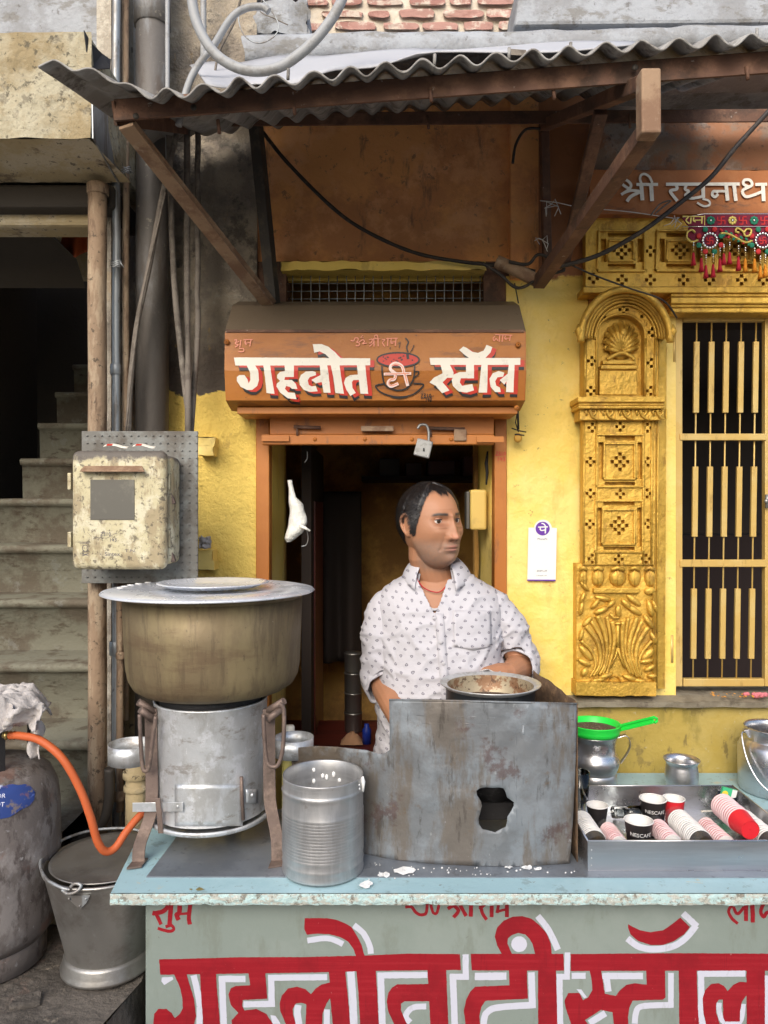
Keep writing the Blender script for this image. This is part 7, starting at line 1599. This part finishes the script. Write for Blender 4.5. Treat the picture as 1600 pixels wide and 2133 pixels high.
# skin colour by anatomy; nostril and lip-crease shade painted in, forehead lightened
def lerp3(a, b, t): return tuple(a[i] + (b[i] - a[i]) * t for i in range(3))
SKIN = (.37, .178, .098)
n = len(bme.vertices)
cols = [0.0] * (4 * n)
off = WLOC[person.name]
for i, v in enumerate(bme.vertices):
    w = v.co + off; c = SKIN
    if w.z > 1.47:
        x, y, z = HMi @ (w - HC); ax = abs(x)
        if y > -.02:
            st = max(0, min(1, (-.028 - z) / .022)) * max(0, min(1, (y + .015) / .03)) * max(0, min(1, (z + .135) / .02))
            if ax < .03: st = max(st, g2(ax, z, 0.012, -.045, .016, .007))
            c = lerp3(c, (.22, .155, .12), .72 * st * (.85 + .3 * noise.noise(w * 160)))
            if y > .05:
                c = lerp3(c, (.50, .215, .14), .6 * g2(ax, z, .0, -.028, .018, .012))
                c = lerp3(c, (.24, .11, .07), .65 * g2(ax, z, .031, .008, .017, .012))
                c = lerp3(c, (.42, .17, .13), .85 * max(g2(ax, z, 0, -.0535, .018, .0030), g2(ax, z, 0, -.063, .016, .0042)))
                c = lerp3(c, (.10, .04, .03), .9 * g2(ax, z, 0, -.0585, .021, .0016))
                # brows: arched strip
                bz = .0345 + .05 * (ax - .02) - 2.6 * max(0, ax - .036) ** 1.5
                if .010 < ax < .053: c = lerp3(c, (.04, .028, .022), min(1, 1.3 * math.exp(-((z - bz) / (.0040 - .04 * max(0, ax - .03))) ** 2) * min(1, (ax - .010) / .006) * min(1, (.053 - ax) / .008)))
        if y > .0 and z > .05: c = lerp3(c, (.52, .26, .15), .5 * g2(x, z, -.01, .065, .05, .03))
        for (ex_, ez) in ((.0085, -.0375),):
            if y > .09: c = lerp3(c, (.06, .025, .02), .8 * g2(ax, z, ex_, ez, .0045, .003))
    if w.z > 1.58:
        ph_ = math.degrees(abs(math.atan2(x, y))); kk = z - hair_min(ph_)
        if kk > -.012: c = lerp3(c, (.03, .022, .02), min(.9, max(0, (kk + .012) / .012) ** 1.5) * (.75 + .5 * noise.noise(w * 300)))
    cols[4 * i:4 * i + 4] = (c[0], c[1], c[2], 1.0)
at = bme.color_attributes.new("paint", 'FLOAT_COLOR', 'POINT'); at.data.foreach_set("color", cols)
skin = mat('skin', SKIN, .48, sss=.12, bump=[(240, .0010, .35), (900, .0004, .3)])
nt = skin.node_tree; an = nt.nodes.new("ShaderNodeVertexColor"); an.layer_name = "paint"
nt.links.new(an.outputs[0], nt.nodes["Principled BSDF"].inputs["Base Color"])
nt.nodes["Principled BSDF"].inputs["Specular IOR Level"].default_value = .38
bme.materials.clear(); bme.materials.append(skin)
bo = bpy.data.objects.new("body", bme); col.objects.link(bo); bo.parent = person; WLOC[bo.name] = off
# eyes with lids
eyew = mat('eye_white', (.62, .57, .52), .25); iris = mat('dark_iris', (.035, .018, .01), .15); hairm0 = mat('lash_black', (.012, .01, .01), .6); lidm = mat('eyelid_skin', (.31, .145, .085), .5)
gaze = HM @ Matrix.Rotation(R(-16), 3, 'Z')
for sx in (-1, 1):
    d0 = Vector((sx * .031, .0, .0165)); 
    # surface depth at the socket
    fp = head_point(Vector((sx * .031, .078, .0165)).normalized())
    ec = HC + HM @ Vector((sx * .0312, fp.y - .0058, .0165))
    m = MB(); m.ell(ec, .0126, .0126, .0126, 24, 16); eo = m.build("eye", eyew, person)
    fw = gaze @ Vector((0, 1, 0))
    rotq = Vector((0, 0, 1)).rotation_difference(fw).to_matrix()
    m = MB(); m.lathe([(.0001, .0132), (.0030, .0131), (.0060, .0117)], ec, 20, M_=rotq); m.build("iris", iris, eo)
    # lids: partial shells hinged on the eye axis
    for nm, r_, e0, e1 in (("upper_lid", .0139, 21, 80), ("lower_lid", .0136, -70, -30)):
        m = MB()
        def lidf(u, v, r_=r_, e0=e0, e1=e1):
            az = R(-72 + 144 * u); el = e0 + (e1 - e0) * v
            if nm == "upper_lid": el -= 10 * abs(2 * u - 1) ** 2 * (1 - v)
            else: el += 12 * abs(2 * u - 1) ** 2 * v
            el = R(el)
            return ec + HM @ (Vector((sin(az) * cos(el), cos(az) * cos(el), sin(el))) * r_)
        m.grid(16, 8, lidf); m.build(nm, lidm, person, solid=.0012)
        if nm == 'upper_lid':
            m = MB(); m.tube([lidf(u_ / 16, 0) + HM @ Vector((0, .0009, 0)) for u_ in range(1, 16)], .0011, 5); m.build('lash_line', hairm0, person)
# hair: shell over the scalp with a receding front
m = MB(); vs = []; keep = []
NU2, NV2 = 220, 150
for j in range(NV2 + 1):
    t = pi * .80 * j / NV2
    for i in range(NU2):
        a = 2 * pi * i / NU2
        d = (sin(t) * sin(a), -sin(t) * cos(a), cos(t))
        p = head_point(d); ph = math.degrees(abs(math.atan2(p.x, p.y)))
        zm = hair_min(ph) + .007 * noise.noise(Vector((d[0] * 22, d[1] * 22, d[2] * 22))) + .004 * noise.noise(Vector((d[0] * 70, d[1] * 70, 1)))
        k = (p.z - zm)
        th = .0075 * max(0, min(1, k / .040)) ** .8 + .0008
        if 70 < ph < 105: th *= .75
        th *= 1 + .15 * noise.noise(Vector((d[0] * 6, d[1] * 6, d[2] * 12)))
        if ph < 50: th *= .55
        q = p + Vector(d) * th
        vs.append(HC + HM @ q); keep.append(k > 0)
fs = [(j * NU2 + i, j * NU2 + (i + 1) % NU2, (j + 1) * NU2 + (i + 1) % NU2, (j + 1) * NU2 + i) for j in range(NV2) for i in range(NU2) if sum((keep[j * NU2 + i], keep[j * NU2 + (i + 1) % NU2], keep[(j + 1) * NU2 + (i + 1) % NU2], keep[(j + 1) * NU2 + i])) >= 3]
used = sorted({i for f_ in fs for i in f_}); ix = {k: i for i, k in enumerate(used)}
m.add([vs[i] for i in used], [tuple(ix[i] for i in f_) for f_ in fs], True)
hairm = mat('black_hair', (.012, .010, .010), .42, spots=[((.03, .026, .024), (90, 90, 25), .5, .7, .7)], bump=[((420, 420, 160), .0012, .6)])
ho = m.build("hair", hairm, person)
# short strands breaking the outline and the hairline
random.seed(11); m = MB()
for k in range(7000):
    i = random.choice(used); p = vs[i]; lp = HMi @ (p - HC)
    nrm = (lp - Vector((0, -.014, .01))).normalized()
    cmb = Vector((.2 * random.uniform(-1, 1) + (.4 if lp.x > 0 else -.4) * abs(lp.x) / .07, -.5, -.55 if lp.z < .06 else .1)).normalized()
    cmb = (cmb - nrm * cmb.dot(nrm)).normalized()
    L_ = random.uniform(.008, .016)
    a_ = lp - nrm * .002; b_ = lp + nrm * .0020 + cmb * L_ * .5; c_ = lp + nrm * .0012 + cmb * L_
    sd_ = nrm.cross(cmb).normalized() * .0005
    P3 = [HC + HM @ q for q in (a_ - sd_, a_ + sd_, b_ + sd_, b_ - sd_, c_)]
    m.add(P3, [(0, 1, 2, 3), (3, 2, 4)], True)
tag(m.build("hair_strands", hairm, person), kind="stuff")
# ---- shirt
sh = MB()
TS = [(.87, .178, .136, 0, 0), (.98, .178, .138, 0, -.004), (1.08, .176, .146, 0, -.010), (1.18, .178, .138, 0, -.006), (1.28, .180, .126, 0, 0), (1.345, .180, .116, 0, .002), (1.39, .182, .106, 0, .006), (1.420, .174, .096, 0, .010), (1.440, .158, .088, 0, .012), (1.457, .134, .084, 0, .012), (1.472, .104, .080, 0, .012), (1.490, .076, .072, 0, .012)]
b2 = superr(TS, 40, TXc, TYc); sh.add(b2.v, b2.f)
cuffs = {}
slv = []
for k in ('r', 'l'):
    A = arms[k]
    if k == 'r': end = A['el'].lerp(A['wr'], .14); pts = [A['sh'] + Vector((.012, 0, -.002)), A['sh'].lerp(A['el'], .3) + Vector((-.008, -.004, 0)), A['sh'].lerp(A['el'], .7) + Vector((-.006, -.006, 0)), A['el'] + Vector((-.002, 0, .006)), end]; rr = [.052, .055, .055, .055, .050]
    else: end = A['el'].lerp(A['wr'], .48); pts = [A['sh'] + Vector((-.012, 0, -.002)), A['sh'].lerp(A['el'], .3) + Vector((.008, -.004, 0)), A['sh'].lerp(A['el'], .7) + Vector((.004, -.004, 0)), A['el'] + Vector((.002, 0, .004)), end]; rr = [.052, .053, .051, .051, .050]
    sm_ = MB(); cappedtube(sm_, pts, rr, 20); slv.append(remesh(sm_, .0045, 6, .5))
    cuffs[k] = (end, (A['wr'] - A['el']).normalized())
sme = remesh(sh, .0045, 10, .5)
bm = bmesh.new(); bm.from_mesh(sme); nt_ = len(bm.faces)
for q_ in slv: bm.from_mesh(q_)
bm.faces.ensure_lookup_table()
bm.normal_update()
# folds: cloth gathers along arms and across the belly
def fold(p):
    d = .0045 * fbm(Vector((p.x * 7, p.y * 5, p.z * 9)), 1.3)
    ridge = 1 - abs(noise.noise(Vector((p.x * 10 + p.z * 7, p.y * 4, p.z * 15 - p.x * 8))))
    d += .0055 * max(0, ridge - .72) / .28
    if p.x < .03: d += .006 * max(0, 1 - abs(noise.noise(Vector((p.x * 12 + 3, p.y * 6, p.z * 22 + p.x * 20)))) * 3.2) * (1 if p.z < 1.33 else .3)
    if p.x > .31: d += .006 * max(0, 1 - abs(noise.noise(Vector((p.x * 12 - 3, p.y * 6, p.z * 24 - p.x * 22)))) * 3.2) * (1 if p.z < 1.33 else .3)
    if .03 < p.x < .31 and p.z < 1.16: d += .004 * max(0, 1 - abs(noise.noise(Vector((p.x * 6, p.y, p.z * 26)))) * 3)
    return d
for v in bm.verts: v.co += v.normal * fold(v.co)
# openings: V neck, neck hole, cuffs, hem
kill = []
for fi_, f_ in enumerate(bm.faces):
    c = f_.calc_center_median()
    px, py = CX + c.x / c.y * F, CY - (c.z - CZ) / c.y * F
    if fi_ >= nt_:
        for k, (e, d_) in cuffs.items():
            if (c - e).dot(d_) > 0 and (c - e).length < .060: kill.append(f_); break
        continue
    if c.z < .878: kill.append(f_); continue
    if c.z > 1.474 and abs(c.x - TXc) < .080: kill.append(f_); continue
    if c.y < TYc and c.z > 1.34:
        k = (1278 - py) / 95.0
        if k > 0 and (906 - 46 * k) < px < (906 + 34 * k): kill.append(f_); continue
bmesh.ops.delete(bm, geom=kill, context='FACES')
for _ in range(6):
    bmesh.ops.smooth_vert(bm, verts=[v for v in bm.verts if v.is_boundary], factor=.5, use_axis_x=True, use_axis_y=True, use_axis_z=True)
bm.to_mesh(sme); bm.free()
for p_ in sme.polygons: p_.use_smooth = True
sme.transform(Matrix.Translation(-off))
def cloth_mat(name):
    m_ = mat(name, (.47, .46, .485), .8, bump=[(16, .008, .5), (420, .0006, .25)])
    nt = m_.node_tree; N = nt.nodes; L = nt.links
    geo = N.new("ShaderNodeNewGeometry"); sp = N.new("ShaderNodeSeparateXYZ"); L.new(geo.outputs["Position"], sp.inputs[0])
    def mm(op, a, b=None, c=None):
        q = N.new("ShaderNodeMath"); q.operation = op
        for i, x in enumerate((a, b, c)):
            if x is None: continue
            if isinstance(x, (int, float)): q.inputs[i].default_value = x
            else: L.new(x, q.inputs[i])
        return q.outputs[0]
    nz_ = N.new("ShaderNodeTexNoise"); nz_.inputs["Scale"].default_value = 6.0
    L.new(geo.outputs["Position"], nz_.inputs["Vector"])
    wv = mm('MULTIPLY', mm('SUBTRACT', nz_.outputs[0], .5), .05)
    X = mm('ADD', mm('ADD', sp.outputs[0], mm('MULTIPLY', sp.outputs[2], .18)), wv); Z = mm('ADD', sp.outputs[2], wv)
    rowh, colw = .0185, .029
    row = mm('FLOOR', mm('DIVIDE', Z, rowh))
    xo = mm('ADD', mm('DIVIDE', X, colw), mm('MULTIPLY', mm('MODULO', row, 2), .5))
    fx = mm('MULTIPLY', mm('SUBTRACT', mm('FRACT', xo), .5), colw)
    fz = mm('MULTIPLY', mm('SUBTRACT', mm('FRACT', mm('DIVIDE', Z, rowh)), .5), rowh)
    flip = mm('SUBTRACT', mm('MULTIPLY', mm('MODULO', row, 2), 2), 1)
    fz2 = mm('MULTIPLY', fz, flip)
    # teardrop: circle whose width shrinks with height
    wd = mm('ADD', fx, 0)
    ex_ = mm('DIVIDE', wd, mm('MAXIMUM', mm('SUBTRACT', 1.0, mm('MULTIPLY', fz2, 130)), .25))
    dist = mm('SQRT', mm('ADD', mm('MULTIPLY', ex_, ex_), mm('MULTIPLY', fz, fz)))
    ring = mm('LESS_THAN', mm('ABSOLUTE', mm('SUBTRACT', dist, .0028)), .0009)
    dot = mm('LESS_THAN', dist, .0010)
    fac = mm('MAXIMUM', ring, dot)
    mx = N.new("ShaderNodeMix"); mx.data_type = 'RGBA'; L.new(fac, mx.inputs[0]); mx.inputs[6].default_value = (.47, .46, .49, 1); mx.inputs[7].default_value = (.15, .14, .17, 1)
    L.new(mx.outputs[2], N["Principled BSDF"].inputs["Base Color"])
    return m_
shm = cloth_mat('dotted_shirt_cloth')
plain = mat('shirt_plain', (.46, .45, .47), .8, bump=[(30, .004, .4)])
sme.materials.clear(); sme.materials.append(shm); sme.name = "shirt"
so = bpy.data.objects.new("shirt", sme); col.objects.link(so); so.parent = person
md = so.modifiers.new("s", 'SOLIDIFY'); md.thickness = .0018; md.offset = -1
WLOC[so.name] = off
# rolled cuffs
for k, (e, d_) in cuffs.items():
    rot = Vector((0, 0, 1)).rotation_difference(d_).to_matrix(); m = MB()
    m.lathe([(.0545, -.046), (.0575, -.034), (.0585, -.012), (.0570, .004), (.0520, .007), (.049, .001)], e - d_ * .004, 40, M_=rot, wob=.16); m.build("rolled_cuff", shm, so)
# collar
def ring_pt(a, r1, r2, z): return Vector((TXc - .004 + r1 * cos(a), 2.140 + r2 * sin(a), z))
A0, A1 = -60, 226
m = MB()
def stand(u, v):
    a = R(A0 + (A1 - A0) * u); back = max(0, sin(a)) ; side = abs(cos(a))
    return ring_pt(a, .078, .074, 1.462 + .016 * back).lerp(ring_pt(a, .064, .064, 1.506 + .022 * back + .008 * side), v)
m.grid(48, 4, stand); m.build("collar_stand", shm, so, solid=.002)
m = MB()
def fall(u, v):
    a = R(A0 + (A1 - A0) * u); back = max(0, sin(a)); side = abs(cos(a))
    e = max(0, 1 - min(u, 1 - u) / .20)
    hi = ring_pt(a, .066, .066, 1.509 + .022 * back + .008 * side)
    a2 = a + (.10 * e if u > .5 else -.10 * e)
    lo = ring_pt(a2, .098 + .010 * e, .096 + .012 * e, 1.468 + .012 * back - .026 * e * e)
    return hi.lerp(lo, v) + Vector((cos(a), sin(a), .5)) * .006 * sin(pi * v)
m.grid(64, 6, fall); m.build("collar_fall", shm, so, solid=.0022)
dg = bpy.context.evaluated_depsgraph_get()
from mathutils.bvhtree import BVHTree
bv = BVHTree.FromPolygons([v.co + off for v in sme.vertices], [tuple(p_.vertices) for p_ in sme.polygons])
def on_shirt(px, py, lift=.003):
    d = P(px, py, 1.0) - Vector((0, 0, CZ)); h = bv.ray_cast(Vector((0, 0, CZ)), d.normalized())
    return h[0] - d.normalized() * lift if h[0] is not None else P(px, py, 2.02)
pl_ = [(906, 1278), (909, 1320), (913, 1370), (917, 1420), (921, 1470), (924, 1520), (926, 1560)]
m = MB(); q = [on_shirt(x + dx, y, .0022) for x, y in [(pl_[i][0] + (pl_[i + 1][0] - pl_[i][0]) * k / 5, pl_[i][1] + (pl_[i + 1][1] - pl_[i][1]) * k / 5) for i in range(6) for k in range(5)] for dx in (0, 9, 18)]
m.add(q, [(3 * i + k, 3 * i + k + 1, 3 * i + k + 4, 3 * i + k + 3) for i in range(len(q) // 3 - 1) for k in (0, 1)], True); m.build("placket", shm, so, solid=.0015)
for (x, y) in ((905, 1288), (918, 1338), (924, 1382), (926, 1434)):
    m = MB(); m.lathe([(.0004, .0022), (.0035, .0022), (.0052, .0012), (.0054, 0)], on_shirt(x, y, .0055), 14, M_=Matrix.Rotation(R(90), 3, 'X')); m.build("button", plain, so)
m = MB(); m.grid(12, 12, lambda u, v: on_shirt(944 + 78 * u + 2 * v, 1272 + 82 * v + (8 * abs(u - .5) * 2 if v == 1 else 0) * -1, .0026)); m.build("pocket", shm, so, solid=.0018)
# thread round the neck
m = MB(); m.tube(catmull([P(868, 1205, 2.085), P(880, 1222, 2.068), P(900, 1232, 2.06), P(918, 1232, 2.06), P(934, 1215, 2.07)], 5), .0014, 6); m.build("red_neck_thread", M['tassred'], person)
# vest edge and trousers
m = MB(); m.tube(catmull([P(893, 1267, 2.048), P(906, 1270, 2.044), P(918, 1266, 2.048)], 4), .004, 6); m.build("vest_edge", plain, person)
tr_ = MB()
b2 = superr([(.74, .150, .110, 0, 0), (.86, .164, .122, 0, 0), (.95, .164, .122, 0, 0)], 32, TXc, TYc); tr_.add(b2.v, b2.f)
for s_ in (-1, 1):
    hx = TXc + s_ * .085; cappedtube(tr_, [(hx, TYc, .84), (hx + s_ * .01, TYc - .01, .52), (hx + s_ * .012, TYc + .01, .13)], [.100, .082, .066], 18)
tme = remesh(tr_, .008, 4, .5); tme.transform(Matrix.Translation(-off)); tme.materials.clear(); tme.materials.append(mat('grey_trouser_cloth', (.09, .09, .10), .85, bump=[(14, .006)])); tme.name = "trousers"
to_ = bpy.data.objects.new("trousers", tme); col.objects.link(to_); to_.parent = person
# pan grip cloth
m = MB(); m.grid(12, 8, lambda u, v: P(1000 + 42 * u, 1396 + 10 * v - 3 * sin(u * 6), 1.962) + Vector((0, .02 * v - .006 * sin(u * 9), 0))); tag(m.build("grip_cloth", M['rag'], solid=.003), "folded grey grip cloth at the far rim of the tea pan", "cloth")
